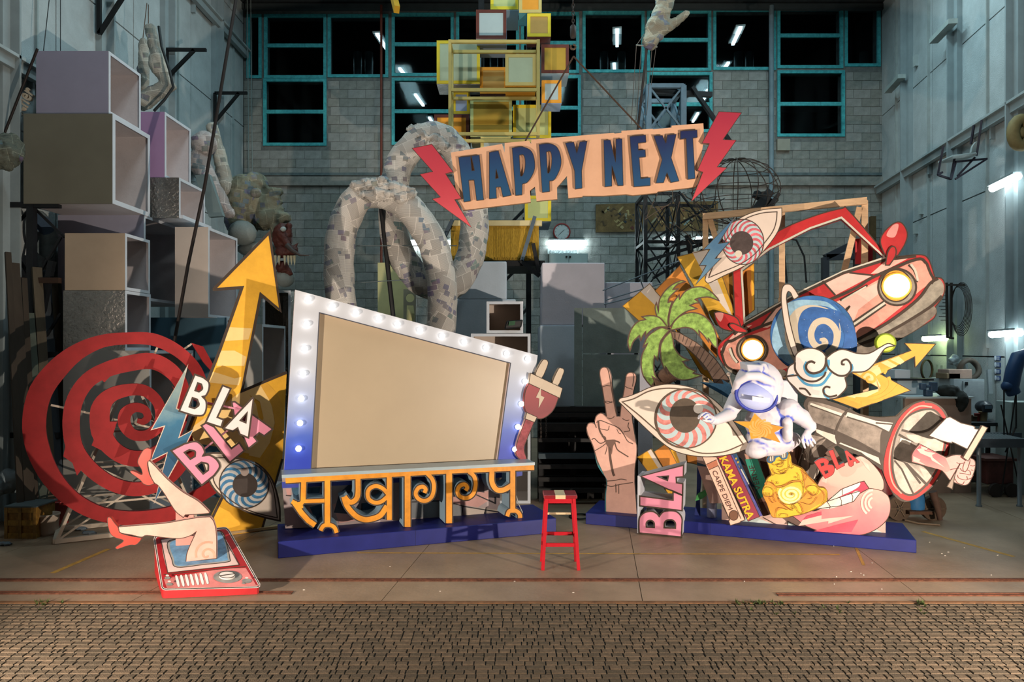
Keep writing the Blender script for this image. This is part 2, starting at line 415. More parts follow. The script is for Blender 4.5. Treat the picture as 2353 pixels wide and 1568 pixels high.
# floor slabs, with open joints
jx = [-9.5, -5.6, -3.3, -1.13, 1.14, 3.6, 6.2, 12]
flo = G().box((-8, 6.045, -.3), (10.5, 27, -.02)).out('floor', m('#2a231c', .9, .2), kind='structure', org=(0, 6, 0))
for k in range(len(jx) - 1):
    for (ya, yb) in ((6.05, 6.575), (6.60, 11.2), (11.206, 17.2)):
        a, b = jx[k], jx[k + 1]; s_ = .12
        a0, a1 = a + s_ * (ya - 6.1) + .003, a + s_ * (yb - 6.1) + .003; b0, b1 = b + s_ * (ya - 6.1) - .003, b + s_ * (yb - 6.1) - .003
        g = G(); P = [(a0, ya), (b0, ya), (b1, yb), (a1, yb)]
        g.add([(x, y, -.019) for x, y in P] + [(x, y, 0) for x, y in P], [(4, 5, 6, 7), (0, 1, 5, 4), (1, 2, 6, 5), (2, 3, 7, 6), (3, 0, 4, 7)])
        g.out('slab', CONC, flo)
# painted floor lines
YEL = m('#a8813a', .7, .3, 15)
g = G()
for a, b, wd in (((820, 1271), (1930, 1275), .035), ((120, 1318), (250, 1262), .06), ((2120, 1222), (2330, 1280), .06), ((1965, 1255), (1985, 1300), .03)):
    p, q = fp(*a), fp(*b); d = (q - p).normalized(); n_ = V((-d.y, d.x, 0)) * wd / 2
    g.add([p - n_ + V((0, 0, .0015)), q - n_ + V((0, 0, .0015)), q + n_ + V((0, 0, .0015)), p + n_ + V((0, 0, .0015))], [(0, 1, 2, 3)])
g.out('painted_line', YEL, flo)
# rusty rails let into the floor
def rail(x0, x1, Y, label):
    r = empty('track_rail', ((x0 + x1) / 2, Y, 0), label, 'rail')
    for dy in (-.022, .022): G().box((x0, Y + dy - .011, .0005), (x1, Y + dy + .011, .010)).out('rail_strip', RUST, r)
    G().box((x0, Y - .011, .0003), (x1, Y + .011, .003)).out('groove', m('#120c09', .9), r)
rail(-7, 8, 6.588, 'long rusty rail let into the concrete across the whole floor')
rail(-7, -1.97, 6.245, 'short rusty rail running under the red television set')
rail(2.36, 8, 6.20, 'short rusty rail ending at right beside the cobble edge')
# pavement of small setts
pav = G().box((-7, 2.2, -.35), (7.5, 6.0, -.0125)).out('pavement', m('#211b13', .95, .5, 9, bump=.4), kind='structure', org=(0, 6, 0))
G().box((-7, 6.0, -.3), (7.5, 6.046, .003)).out('kerb', m('#6b4a2e', .7, .3, 9, bump=.3), pav)
sett_m = [m('#584b3c', .85, .18, 30, bump=.5, bs=120, spec=.2), m('#4c4235', .85, .18, 30, bump=.5, bs=120, spec=.2)]
def sett_mesh(wd, k):
    dp = .0520; g = G(); t = .004
    g.add([(0, 0, -.03), (wd, 0, -.03), (wd, dp, -.03), (0, dp, -.03), (0, 0, -.006), (wd, 0, -.006), (wd, dp, -.006), (0, dp, -.006),
           (t, t, 0), (wd - t, t, 0), (wd - t, dp - t, 0), (t, dp - t, 0)],
          [(8, 9, 10, 11), (0, 1, 5, 4), (1, 2, 6, 5), (2, 3, 7, 6), (3, 0, 4, 7), (4, 5, 9, 8), (5, 6, 10, 9), (6, 7, 11, 10), (7, 4, 8, 11)])
    return g
SW = [.076, .034, .118, .058]
sm = [[sett_mesh(a, k).mesh('brick', sett_m[k], V((0, 0, 0))) for k in range(2)] for a in SW]
rest = [G(), G()]; cnt = 0; row = 0; y = 4.585
rows = []
while y < 5.99: rows.append(y); y += .0655
for y in rows + [4.585 - .0655 * k for k in range(1, 22)]:
    x = -5.6 + RN.uniform(-.05, .05); vis = y * .7355 + .1
    while x < 5.6:
        k = RN.choices((0, 1, 2, 3), (62, 12, 14, 12))[0]; t = RN.randrange(2); z = -.004 + RN.uniform(-.002, .002)
        if -vis < x < vis and y >= 4.58 and cnt < 300:
            o = bpy.data.objects.new('brick', sm[k][t]); C.objects.link(o); o.parent = pav; o.location = V((x, y, z)) - WL[pav.name]; cnt += 1
        else:
            s_ = sett_mesh(SW[k], 0); rest[t].add([p + V((x, y, z)) for p in s_.v], s_.f)
        x += SW[k] + RN.uniform(.004, .009)
gg = G(); gg.add(rest[0].v, rest[0].f, 0); gg.add(rest[1].v, rest[1].f, 1)
gg.out('brick_field', sett_m, pav, kind='stuff')
g = G()                                                    # weeds in the joints
for k in range(46):
    c = fp(RN.choice((RN.uniform(1690, 1960), RN.uniform(2100, 2130), RN.uniform(1700, 1800), RN.uniform(80, 150))), RN.uniform(1385, 1392) if RN.random() < .7 else RN.uniform(1395, 1420))
    for j in range(7):
        a = RN.uniform(0, 6.28); r = RN.uniform(.015, .04); h = RN.uniform(.012, .04)
        d = V((math.cos(a), math.sin(a), 0)); s_ = V((-d.y, d.x, 0)) * .006
        g.add([c - s_, c + s_, c + d * r + V((0, 0, h))], [(0, 1, 2)])
g.out('weeds', m('#3c4a1c', .8, .3), pav, kind='stuff')
# ------------------------------------------------ side walls: concrete panels between steel columns
YE = [6.05, 7.9, 8.95, 10, 11.08, 12.05, 13.08, 14.2, 15.28, 16.2, 16.98]
def side_wall(name, xf, sgn, ZE):
    th = .25
    def q(y0, y1, z0, z1, d0, d1):
        g = G(); vs = []
        for z in (z0, z1):
            for (y, d) in ((y0, d0), (y1, d0), (y1, d1), (y0, d1)): vs.append((xf(y) - sgn * d, y, z))
        f = [(0, 3, 2, 1), (4, 5, 6, 7), (0, 1, 5, 4), (1, 2, 6, 5), (2, 3, 7, 6), (3, 0, 4, 7)]
        g.add(vs, f if sgn < 0 else [t[::-1] for t in f]); return g
    root = q(6.05, 17.1, 0, 10.6, -.30, -.035).out(name, m('#4a4f50', .9), kind='structure', org=(xf(12), 12, 0)); recalc(root)
    for i in range(len(YE) - 1):
        for j in range(len(ZE) - 1):
            recalc(q(YE[i] + .012, YE[i + 1] - .012, ZE[j] + .012, ZE[j + 1] - .012, -.035, 0).out('panel', PANEL, root))
    for i in (2, 4, 6, 8):
        for (a, b, d) in ((-.13, .0, .10), (.0, .015, .22)):
            recalc(q(YE[i] + a, YE[i] + b + .02, 0, 10.6, .0, d).out('steel_column', STEEL, root))
        recalc(q(YE[i] + .05, YE[i] + .15, 0, 10.6, 0, .08).out('rain_pipe', m('#8d8078', .5), root))
    return root, q
wl, ql = side_wall('wall_left', lambda y: XL, -1, [0, 2.6, 5.1, 7.6, 10.1, 10.6])
wrr, qr = side_wall('wall_right', wr, 1, [0, 2.05, 4.93, 7.85, 10.6])
for root, q, zs in ((wl, ql, (5.9, 9.35)), (wrr, qr, (6.05,))):
    for z in zs:
        recalc(q(6.1, 16.9, z - .11, z + .03, .06, .16).out('crane_beam', STEEL, root)); recalc(q(6.1, 16.9, z + .03, z + .07, .0, .22).out('crane_beam', m('#9aa5a6', .5), root))
        for i in range(8): recalc(q(7 + i * 1.2, 7.05 + i * 1.2, z - .3, z + .12, .0, .08).out('bracket', STEEL, root))
for yy, z0, z1 in ((14.3, 2.05, 9.5), (12.0, 2.2, 10.4), (16.0, 1.0, 10.4)): recalc(qr(yy, yy + .035, z0, z1, .0, .05).out('conduit', m('#9aa19f', .5), wrr))
for yy in (9.55, 13.6, 16.3): recalc(ql(yy, yy + .03, 3, 10.4, .0, .04).out('conduit', m('#93a0a0', .5), wl))
# ------------------------------------------------ back wall with windows
wins = [((570, 36), (599, 178), []), ((610, 36), (748, 178), [105]), ((608, 184), (748, 333), [257]), ((756, 36), (890, 176), []),
        ((903, 33), (1040, 173), [102]), ((903, 182), (1040, 331), [256]), ((1051, 31), (1190, 168), [99]), ((1200, 31), (1328, 166), [99]),
        ((1051, 178), (1190, 312), [250]), ((1200, 176), (1332, 311), [248]), ((1341, 29), (1478, 165), []), ((1489, 26), (1631, 161), [92]),
        ((1489, 169), (1634, 302), [240]), ((1641, 22), (1780, 159), []), ((1788, 20), (1934, 155), [82]), ((1788, 165), (1938, 312), [239]), ((1943, 16), (2020, 151), [])]
def wx(px): return (px - CX) / F * D
def wz(py): return H - (py - HY) / F * D
rects = [(wx(a[0]), wx(b[0]), wz(b[1]), wz(a[1])) for a, b, t in wins]
X0, X1, ZT = XL, 9.05, 10.6
xs = sorted({X0, X1} | {r[0] for r in rects} | {r[1] for r in rects}); zs = sorted({0, ZT} | {r[2] for r in rects} | {r[3] for r in rects})
g = G()
for i in range(len(xs) - 1):
    j = 0
    while j < len(zs) - 1:
        def op(jj): 
            cx, cz = (xs[i] + xs[i + 1]) / 2, (zs[jj] + zs[jj + 1]) / 2
            return any(r[0] < cx < r[1] and r[2] < cz < r[3] for r in rects)
        if op(j): j += 1; continue
        k = j
        while k + 1 < len(zs) - 1 and not op(k + 1): k += 1
        g.box((xs[i], D, zs[j]), (xs[i + 1], D + .3, zs[k + 1])); j = k + 1
wb = g.out('wall_back', MORTAR, kind='structure', org=(0, D, 0))
bw, bh = .425, .2125
show = [(752, 182, 898, 420), (562, 340, 760, 410), (1338, 172, 1485, 300), (1640, 168, 1782, 450), (1786, 330, 2022, 400), (1790, 440, 2022, 620), (760, 440, 880, 560), (560, 180, 604, 330), (1942, 160, 2022, 330), (1250, 440, 1330, 540), (1345, 540, 1480, 640)]
bm_ = {}
rest = G(); cnt = 0; rr = 0; z = .01
while z < ZT - .1:
    x = X0 + (.0 if rr % 2 else -bw / 2); 
    while x < X1:
        a, b = max(x, X0), min(x + bw, X1); segs = [(a, b)]
        for r in rects:
            if r[2] - .06 < z + bh and z < r[3] + .06:
                ns = []
                for (p, q_) in segs:
                    l, h = r[0] - .06, r[1] + .06
                    if q_ <= l or p >= h: ns.append((p, q_)); continue
                    if p < l: ns.append((p, l))
                    if q_ > h: ns.append((h, q_))
                segs = ns
        for (p, q_) in segs:
            if q_ - p < .07: continue
            cx, cz = CX + (p + q_) / 2 / D * F, HY - (z + bh / 2 - H) / D * F
            vis = any(s[0] < cx < s[2] and s[1] < cz < s[3] for s in show)
            if vis and cnt < 300:
                key = (round(q_ - p, 3), RN.randrange(2))
                if key not in bm_: bm_[key] = G().box((.005, -.012, .005), (key[0] - .005, .02, bh - .005)).mesh('block', [BLOCK, BLOCK2][key[1]], V((0, 0, 0)))
                o = bpy.data.objects.new('block', bm_[key]); C.objects.link(o); o.parent = wb; o.location = V((p, D + RN.uniform(-.003, .003), z)) - WL[wb.name]; cnt += 1
            else: rest.box((p + .005, D - .012 + RN.uniform(-.003, .003), z + .005), (q_ - .005, D + .02, z + bh - .005), RN.randrange(2))
        x += bw
    z += bh; rr += 1
rest.out('block_field', [BLOCK, BLOCK2], wb, kind='stuff')
G().box((X0, D - .10, wz(428)), (X1, D + .01, wz(408))).out('trim_1', m('#82827c', .8, .2, 5), kind='structure')
G().box((X0, D - .05, wz(404)), (X1, D + .01, wz(398))).out('trim_2', m('#5d6a6c', .8, .2, 5), kind='structure')
GLASS = bpy.data.materials.new('window_glass'); GLASS.use_nodes = True
_n, _l = GLASS.node_tree.nodes, GLASS.node_tree.links
_t = _n.new('ShaderNodeBsdfTransparent'); _t.inputs[0].default_value = (.62, .68, .7, 1); _gl = _n.new('ShaderNodeBsdfGlossy'); _gl.inputs['Roughness'].default_value = .06; _gl.inputs[0].default_value = (.5, .55, .55, 1)
_mx = _n.new('ShaderNodeMixShader'); _mx.inputs[0].default_value = .012; _l.new(_t.outputs[0], _mx.inputs[1]); _l.new(_gl.outputs[0], _mx.inputs[2]); _l.new(_mx.outputs[0], _n['Material Output'].inputs[0])
for k, ((a, b, tr), r) in enumerate(zip(wins, rects)):
    x0, x1, z0, z1 = r; t = .045
    fr = G(); 
    for (p, q_) in (((x0 - .028, D - .03, z1 - t), (x1 + .028, D + .05, z1 + .028)), ((x0 - .028, D - .03, z0 - .028), (x1 + .028, D + .05, z0 + t)), ((x0 - .028, D - .03, z0 + t), (x0 + t, D + .05, z1 - t)), ((x1 - t, D - .03, z0 + t), (x1 + .028, D + .05, z1 - t))): fr.box(p, q_)
    o = fr.out('window_%d' % (k + 1), TEAL, kind='structure')
    zz = [z0] + sorted(wz(v) for v in tr) + [z1]
    for v in tr: G().box((x0 + t, D - .02, wz(v) - .045), (x1 - t, D + .04, wz(v) + .045)).out('transom', TEAL, o)
    for i in range(len(zz) - 1): G().box((x0 + .01, D + .02, zz[i] + .01), (x1 - .01, D + .028, zz[i + 1] - .01)).out('pane', GLASS, o)
# ceiling, with the crane girder
cl = G().box((-7, 6.05, 10.6), (10, 17.3, 10.8)).out('ceiling', m('#33393b', .9, .2), kind='structure', org=(0, 12, 10.6))
for y in (7.5, 10.3, 13.1, 15.6): G().box((-6.8, y, 10.25), (9, y + .25, 10.6)).out('roof_beam', m('#2a3032', .8), cl)
G().box((X0, D - .14, wz(26)), (X1, D - .01, wz(14))).out('trim_3', m('#3c4446', .8), kind='structure')
# dark hall added behind the windows; its tubes stand in for reflected ceiling lamps
hb = G().box((-11, 26, -.2), (13, 26.2, 12)).box((-11, 17.31, -.2), (-10.8, 26, 12)).box((12.8, 17.31, -.2), (13, 26, 12)).box((-11, 17.31, 11.0), (13, 26, 11.2))
hb.out('wall_hall', m('#101315', .9, .2), kind='structure', org=(0, 26, 0))
for px in (822, 848, 1388, 1428, 1696, 1722, 1985, 1135, 1165):
    p = at(px, 100, 20.5); G().lathe((p.x, 20.5, 0), [(.12, 0), (.12, 10.9)], 12).out('trim_%d' % (4 + px), m('#5f7274', .6, .1), kind='structure')
tubes = [((866, 78), (888, 112)), ((918, 157), (940, 185)), ((954, 217), (973, 243)), ((986, 270), (1001, 293)), ((1418, 68), (1418, 106)), ((1411, 146), (1412, 165)),
         ((1702, 63), (1684, 102)), ((1674, 144), (1662, 161)), ((1627, 206), (1621, 216)), ((1621, 221), (1612, 236)), ((1604, 260), (1592, 280))]
TLAB = ['topmost slanted tube light of the left row behind the windows', 'second tube light from the top of the left row behind the windows', 'third tube light from the top of the left row behind the windows', 'lowest tube light of the left row, beside the coloured cubes', 'upright tube light behind the single pane left of the papier hand', 'short tube light low in the pane left of the papier hand', 'topmost slanted tube light of the right row behind the windows', 'short tube light at the sill below the topmost right one', 'tiny tube light end above the jib of the grey lattice', 'tube light just below the jib of the grey lattice', 'lowest tube light of the right row, above the word NEXT']
light('hall_fill', 'AREA', (1, 21, 10.8), (1, 21.001, 0), 90, COOL, shape='RECTANGLE', size=14, size_y=.5)  # added fill so the columns behind the panes show
for a, b in tubes:
    p, q_ = [at(*v, (9.85 - H) * F / (HY - v[1])) for v in (a, b)]
    r = empty('tube_reflection', (p + q_) / 2, TLAB[tubes.index((a, b))], 'lamp', 'tube lights seen through the windows')
    G().bar(p, q_, .075, .05).out('tube', em('#e9fbff', 5), r)
    G().bar(p + V((0, 0, .05)), q_ + V((0, 0, .05)), .22, .04).out('housing', m('#8fa0a2', .5), r)
G().bar(at(903, -14, 12), at(912, 22, 11.6), .09, .12).out('crane_hoist_arm', m('#b58a1e', .5, .1), None, 'yellow hoist arm showing at the top edge left of the cubes', 'hoist')
# ================================================================ left half of the gate
V1 = Vw(0, 0, 2.8); V2 = Vw(0, 500, 3.1357); V3 = Vw(0, 740, 2.3757); V4 = Vw(330, 800, 3.4838); V5 = Vw(200, 1000, 3.9205)
W1 = Vw(540, 0, 2.61375); W2 = Vw(900, 220, 2.8695); W3 = Vw(600, 640, 2.3757); W4 = Vw(1240, 0, 2.1141); W5 = Vw(620, 1050, 3.268)
NAVY = m('#0f1860', .5, .12, 5, spec=.35)
PLY = m('#a58a63', .7, .12, 6)
L0 = Pl((-2.445, 7.27, 0), math.radians(18.9)); R0 = Pl((.918, 8.69, 0), math.radians(-19.8))
def plinth(name, pl, length, depth, h, label, seam=()):
    o = pl.o.copy(); o.z = 0; u = pl.u; b = -pl.n
    r = G().obox(o, u * length, b * depth, V((0, 0, h)), 0).out(name, [NAVY], None, label, 'plinth'); bevel(r, .006, 1)
    for s_ in seam: G().obox(o + u * s_ - pl.n * -.0012 - u * .002, u * .004, b * .01, V((0, 0, h + .0008))).out('joint', m('#101344', .6), r)
    return r
plinth('blue_plinth', L0, 3.14, .78, .173, 'dark blue plinth under the bulb-lit frame and the orange lettering', (1.45,))
plinth('blue_plinth', R0, 3.63, .78, .14, 'dark blue plinth under the raised hand, the books and the lips', (1.5,))
# ---- marquee frame with bulbs
FP = L0.shift(-.46)
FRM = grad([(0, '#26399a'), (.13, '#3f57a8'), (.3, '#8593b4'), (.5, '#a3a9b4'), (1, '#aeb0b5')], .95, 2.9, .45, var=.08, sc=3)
fo = W3('186,62 1510,420 1422,1040 1310,1052 1290,995 273,1043 268,1060 122,1062'); 
fo = W3('186,62 1510,420 1420,1062 124,1068'); fh = W3('318,187 1362,463 1290,998 273,1046')
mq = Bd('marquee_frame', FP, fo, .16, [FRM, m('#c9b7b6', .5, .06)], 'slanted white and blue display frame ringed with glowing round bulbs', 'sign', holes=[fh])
g = G(); extr(g, FP.shift(-.06), W3('305,175 1375,455 1300,1010 262,1056'), .03); g.out('screen', m('#9a8b73', .4, .03, 1.5, spec=.4), mq.o)
mq.ln('inner_edge', [(fh, 1.6, True)], m('#3a3d48'))
bulbs = '257,115 248,250 238,384 229,519 219,656 212,789 204,928 388,153 516,188 640,220 742,250 865,282 985,315 1105,347 1225,379 1337,411 1452,440 1437,563 1417,685 1398,810 1382,932'
g0 = None
for p in W3(bulbs):
    c = FP.hit(p, .03); b = G().ell(c, .034, 12).out('light_bulb', em('#fffaf2', 8), mq.o)
    G().lathe(FP.hit(p, 0), [(.03, 0), (.03, .012), (.022, .02)], 12, axis=FP.n).out('socket', m('#c9c9c9', .4), b)
# mural cabinet under the screen
CP = L0.shift(-.50)
cab = Bd('mural_cabinet', CP, W3('112,1062 1300,1000 1305,1320 132,1366'), .2, [m('#9b8c8b', .6, .08), m('#a9adb8', .6)], 'painted cabinet with pink, grey and blue shards behind the orange lettering', 'cabinet')
P_ = m('#b98d86', .6, .1); GR = m('#6f7376', .6, .1); TL_ = m('#33566c', .6, .25, 12); CR = m('#b3a79c', .6, .1)
cab.f('shard', [W5('120,240 155,240 160,300 130,290')], P_, each=True); cab.f('shard', [W5('162,232 380,228 360,330 180,330')], TL_, each=True)
cab.f('shard', [W5('240,400 300,370 345,500 300,500')], P_, each=True); cab.f('shard', [W5('300,380 400,350 400,500 350,490')], TL_, each=True)
cab.f('shard', [W5('470,360 600,300 640,480 520,500')], P_, each=True); cab.f('shard', [W5('690,350 880,330 880,470 680,440'), W5('700,220 780,190 760,260 690,280')], TL_, each=True)
cab.f('shard', [W5('520,280 600,200 690,230 640,300 560,330 600,430 480,420')], m('#2b3342', .6), each=True); cab.f('shard', [W5('1060,180 1130,150 1200,180 1170,280'), W5('1230,320 1420,270 1640,260 1640,330 1560,380')], P_, each=True)
cab.f('shard', [W5('1060,300 1300,330 1450,380 1440,450 1060,460')], GR, each=True); cab.f('shard', [W5('1420,180 1610,160 1610,270 1450,240')], m('#544a50', .6), each=True); cab.f('shard', [W5('1450,370 1740,400 1740,430 1460,440')], CR, each=True)
cab.ln('outline', [(W5('120,290 240,300 250,390'), 1.6), (W5('1050,340 1300,330 1450,370 1440,440'), 2), (W5('1440,240 1560,290 1690,350 1690,300'), 2), (W5('690,350 690,470'), 1.6), (W5('1440,370 1720,415'), 2)], m('#2c2a2c'))
cab.f('blue_band', [W5('90,190 1860,110 1895,100 1895,140 1850,150 92,236')], m('#3c479c', .5, .1))
# ---- orange lettering with its shelf
LP = L0.shift(-.15)
TOPB = '118,178 700,144 1300,108 1985,78'
strokes = [('255,175 252,250 250,330', 42, 0), ('252,330 235,352 205,358 165,335', 36, 0), ('185,345 240,425 290,480 340,515', 44, 0), ('240,336 410,330', 32, 0), ('250,375 235,378 225,385', 24, 0), ('432,165 432,510', 46, 0),
           ('380,555 400,522 430,512 462,516 488,535 502,572', 34, 1), ('662,165 662,270 650,315 620,340 590,335 560,300', 42, 1), ('556,300 580,370 640,440 700,470 760,468 830,440 880,370', 44, 1),
           ('890,285 850,240 800,220 755,235 735,270 745,320 790,345 840,335 892,290', 34, 1), ('897,150 897,475', 42, 0), ('1034,140 1034,528', 48, 0),
           ('1180,125 1220,170 1232,230 1215,300 1165,332 1115,315 1095,275 1115,235 1150,225 1170,245 1160,272', 34, 1), ('1346,125 1346,500', 48, 0),
           ('1495,112 1535,150 1545,215 1525,280 1480,310 1430,300 1408,262 1425,220 1462,208 1482,230 1470,255', 34, 1),
           ('1668,105 1668,190 1700,245 1750,250 1800,225 1826,205', 42, 1), ('1824,98 1824,420', 42, 0), ('1782,448 1795,412 1825,402 1855,410 1875,432 1880,465', 34, 1)]
ORG = m('#c98422', .5, .22, 5)
BGR = m('#7f97a6', .5, .06)
bodyg, ing, org_ = G(), G(), G()
def cyr(t, sm_): return W5.s(t, False, 5) if sm_ else W5(t)
for k, (t, wd, s_) in enumerate([(TOPB, 46, 0)] + strokes):
    pts = cyr(t, s_); w_ = wd / 3.268
    if k == 0: q_ = W5('96,150 1985,56 1985,98 118,200')
    for gg, ww, off in ((bodyg, w_ + 4.5, -.002), (ing, w_ + 4.0, .001), (org_, w_ - 1.5, .003)):
        N = len(pts); g = G(); ribbon(g, LP, pts, ww, off + k * .00006)
        vs = g.v
        if gg is bodyg:
            d = LP.n * .27; loop = vs[:N] + vs[N:][::-1]; M_ = len(loop)
            ar = sum((loop[i - 1] - LP.o).cross(loop[i] - LP.o).dot(LP.n) for i in range(M_))
            if ar < 0: loop = loop[::-1]
            gg.add(loop + [p - d for p in loop], [(i, i + M_, (i + 1) % M_ + M_, (i + 1) % M_) for i in range(M_)])
            gg.add(g.v, g.f); gg.add([p - d for p in g.v], [f[::-1] for f in g.f])
        else: gg.add(g.v, g.f)
ls = bodyg.out('letter_sign', BGR, None, 'row of orange flowing letters hanging from a grey shelf on the left plinth', 'lettering')
ing.out('outline', INK, ls); org_.out('letter_face', ORG, ls)
a, b = LP.hit(W5('90,152')[0]), LP.hit(W5('1988,55')[0]); g = G()
d = -LP.n * .31; g.obox(a - V((0, 0, .012)) + LP.n * .012, b - a, d, V((0, 0, .035))); g.out('shelf', m('#8d9da3', .3, .05, spec=.5), ls)
g = G()
for t in ('90,152 118,205 118,165 96,120',): pass
# ---- plug
PP = L0.shift(-.40); CREAM = m('#b9aa97', .6, .06); PRED = grad([(0, '#8d2f36'), (.35, '#6f2028'), (1, '#8a2c32')], 1.2, 1.75, .5)
pg = Bd('plug_cutout', PP, W3.s('1462,572c 1625,650c 1595,720 1545,762 1500,764 1452,735 1436,690 1442,620'), .07, [PRED, m('#7d3b3c')], 'red electric plug cutout with cream prongs at right edge of the bulb frame', 'cutout', outline=1.2)
for t in ('1497,524 1533,452 1550,443 1564,452 1564,475 1530,547', '1588,577 1622,497 1638,490 1652,498 1650,520 1617,592'): Bd('prong', PP, W3.s(t.replace(' ', ' '), n=3), .06, [CREAM, m('#8d7f70')], parent=pg.o, outline=1)
Bd('collar', PP, W3('1470,517 1645,600 1630,654 1460,573'), .075, [CREAM, m('#94867a')], parent=pg.o, off=.004, outline=1)
Bd('neck', PP, W3('1450,733 1506,758 1492,786 1440,766'), .075, [CREAM, m('#94867a')], parent=pg.o, off=.004, outline=1)
Bd('cord', PP, W3.s('1445,766c 1490,785c 1455,870 1436,930 1450,988c 1415,992c 1390,955 1402,880'), .06, [m('#8c3f46', .6, .3, 12), m('#a9847c')], parent=pg.o, outline=1)
pg.f('bolt_mark', W3('1528,590 1500,650 1518,656 1514,708 1546,650 1526,640'), CREAM, up=.004, th=.004)
# ---- yellow arrow
AP = plane(555, 8.25, 30)
arr = PX('619,535 490,666 556,661 506,802 428,1000 520,1012 512,1140 488,1187 500,1232 598,1231 649,1055 659,856 556,899 599,677 644,714')
YLW = m('#d8a12f', .65, .10, 4, bump=.1); YSD = m('#a8862a', .6); PALE = m('#e0bd7a', .65, .06)
ar_ = Bd('arrow_cutout', AP, arr, .09, [YLW, YSD], 'tall yellow arrow cutout pointing up beside the red spiral', 'cutout')
ar_.f('pale_band', [V2('1650,790 1815,800 1790,880 1620,890 1640,830'), V2('1590,960 1690,960 1775,1005 1760,1070 1560,1070 1580,1000'), V2('1530,1110 1690,1160 1740,1150 1720,1210 1500,1190'),
                    V4('520,540 780,350 820,340 900,450 950,700 860,850 640,800 400,760 380,640')], PALE)
ar_.f('pale_band', [V4('790,340 940,275 1020,420 1050,600 1010,760 930,880 840,860 920,720 960,560 930,430')], PALE)
ar_.f('yellow_band', [V4.s('930,280 1010,300 1110,450 1110,640 1040,880 990,960 940,900 1010,780 1050,620 1020,450')], m('#cf9a35', .65, .1))
ar_.ln('outline', [(PX('490,666 619,535 644,714 599,677 556,899 659,856'), 7), (PX('490,666 556,661 506,802 428,1000'), 7), (PX('512,1140 488,1190 500,1232'), 6), (PX('649,1055 598,1231'), 5)])
G().obox(AP.hit((486, 1233)) + AP.n * .02, AP.u * .95, -AP.n * .06, V((0, 0, .03))).out('foot_batten', PLY, ar_.o)
# ---- red spiral
SPL = plane(300, 8.05, 30)
RED = m('#8f1719', .6, .16, 4); REDS = m('#6d1d25', .6)
sp = '1185,890 1130,925 1060,968 960,1040 750,1073 560,1053 400,975 280,850 205,690 186,540 222,380 320,250 430,160 560,105 700,90 830,95 940,140 1030,210 1085,290 1108,400 1098,560 1035,700 960,815 860,890 730,915 600,880 480,790 405,680 388,540 412,420 480,320 580,262 700,228 830,215 930,265 990,345 1003,450 975,570 905,680 810,740 700,742 610,690 553,600 548,480 600,405 700,372 790,377 855,430 878,500 862,575 800,620 725,615 680,560 686,500 735,468 790,480 806,520 782,545 750,540'
cpts = V3.s(sp, False, 4); nw = len(cpts); sw = []
base = [70, 72, 76, 75, 75, 78, 90, 110, 128, 130, 128, 115, 90, 70, 65, 68, 66, 62, 62, 64, 68, 72, 74, 74, 75, 78, 84, 92, 95, 92, 86, 84, 88, 88, 84, 74, 68, 68, 76, 84, 88, 95, 112, 108, 80, 66, 62, 60, 60, 60, 56, 58, 70, 68, 52, 46, 42, 36, 24]
for i in range(nw):
    j = min(i // 4, len(base) - 2); t = i / 4 - j; sw.append((base[j] + (base[j + 1] - base[j]) * min(1, t)) / 2.3757)
def strip(plo, cp, wd, th, off=0):
    g = G(); ribbon(g, plo, cp, wd, off); N = len(cp); d = -plo.n * th; v = g.v
    r = G(); r.add(v, g.f, 0); L, Q = v[:N], v[N:]
    # front faces must look at the camera
    f0 = g.f[0]; nn = (v[f0[1]] - v[f0[0]]).cross(v[f0[2]] - v[f0[1]])
    flip = nn.dot(plo.n) < 0
    if flip: r.f = [f[::-1] for f in r.f]
    r.add([p + d for p in v], [(f if flip else f[::-1]) for f in g.f], 1)
    for A_, s_ in ((L, 1), (Q, -1)):
        fs = [(i, i + 1, i + 1 + N, i + N) for i in range(N - 1)]
        if (s_ > 0) == flip: fs = [f[::-1] for f in fs]
        r.add(A_ + [p + d for p in A_], [f[::-1] for f in fs], 1)
    for e in (0, N - 1): r.add([L[e], Q[e], Q[e] + d, L[e] + d], [(0, 1, 2, 3)], 1)
    return r
spi = strip(SPL, cpts, sw, .07).out('spiral_cutout', [RED, REDS], None, 'giant red spiral cutout standing before the stacked white cubes', 'cutout')
for t in ('520,262 640,205 610,285', '540,305 640,260 570,330', '345,735 365,640 450,800 420,840 395,770', '500,675 530,600 590,720', '1040,480 1000,420 940,350 955,385', '598,545 640,545 625,590 610,640'):
    Bd('flame_point', SPL, V3(t), .06, [RED, REDS], parent=spi, off=-.002)
Bd('tail_tip', SPL, V3('1045,115 1110,135 1165,235 1150,265 1110,220'), .06, [RED, REDS], parent=spi)
POLE = m('#b7aa9a', .6, .05); g = G()
for a, b in (('275,457', '500,505'), ('615,535', '655,542'), ('735,560', '820,580'), ('985,165', '1050,120'), ('840,190', '865,130')):
    G().bar(SPL.hit(V3(a)[0], -.085), SPL.hit(V3(b)[0], -.085), .022).out('rod', POLE, spi)
c = SPL.hit(V3('720,600')[0], -.25); c.z = 0
base_ = [c + SPL.u * a - SPL.n * b for a, b in ((-.75, -.1), (.75, -.1), (.75, .5), (-.75, .5))]
for i in range(4): G().bar(base_[i] + V((0, 0, .03)), base_[(i + 1) % 4] + V((0, 0, .03)), .05).out('stand_bar', POLE, spi)
top_ = [c + SPL.u * a - SPL.n * b + V((0, 0, 1.62)) for a, b in ((-.12, .1), (.12, .1), (.12, .3), (-.12, .3))]
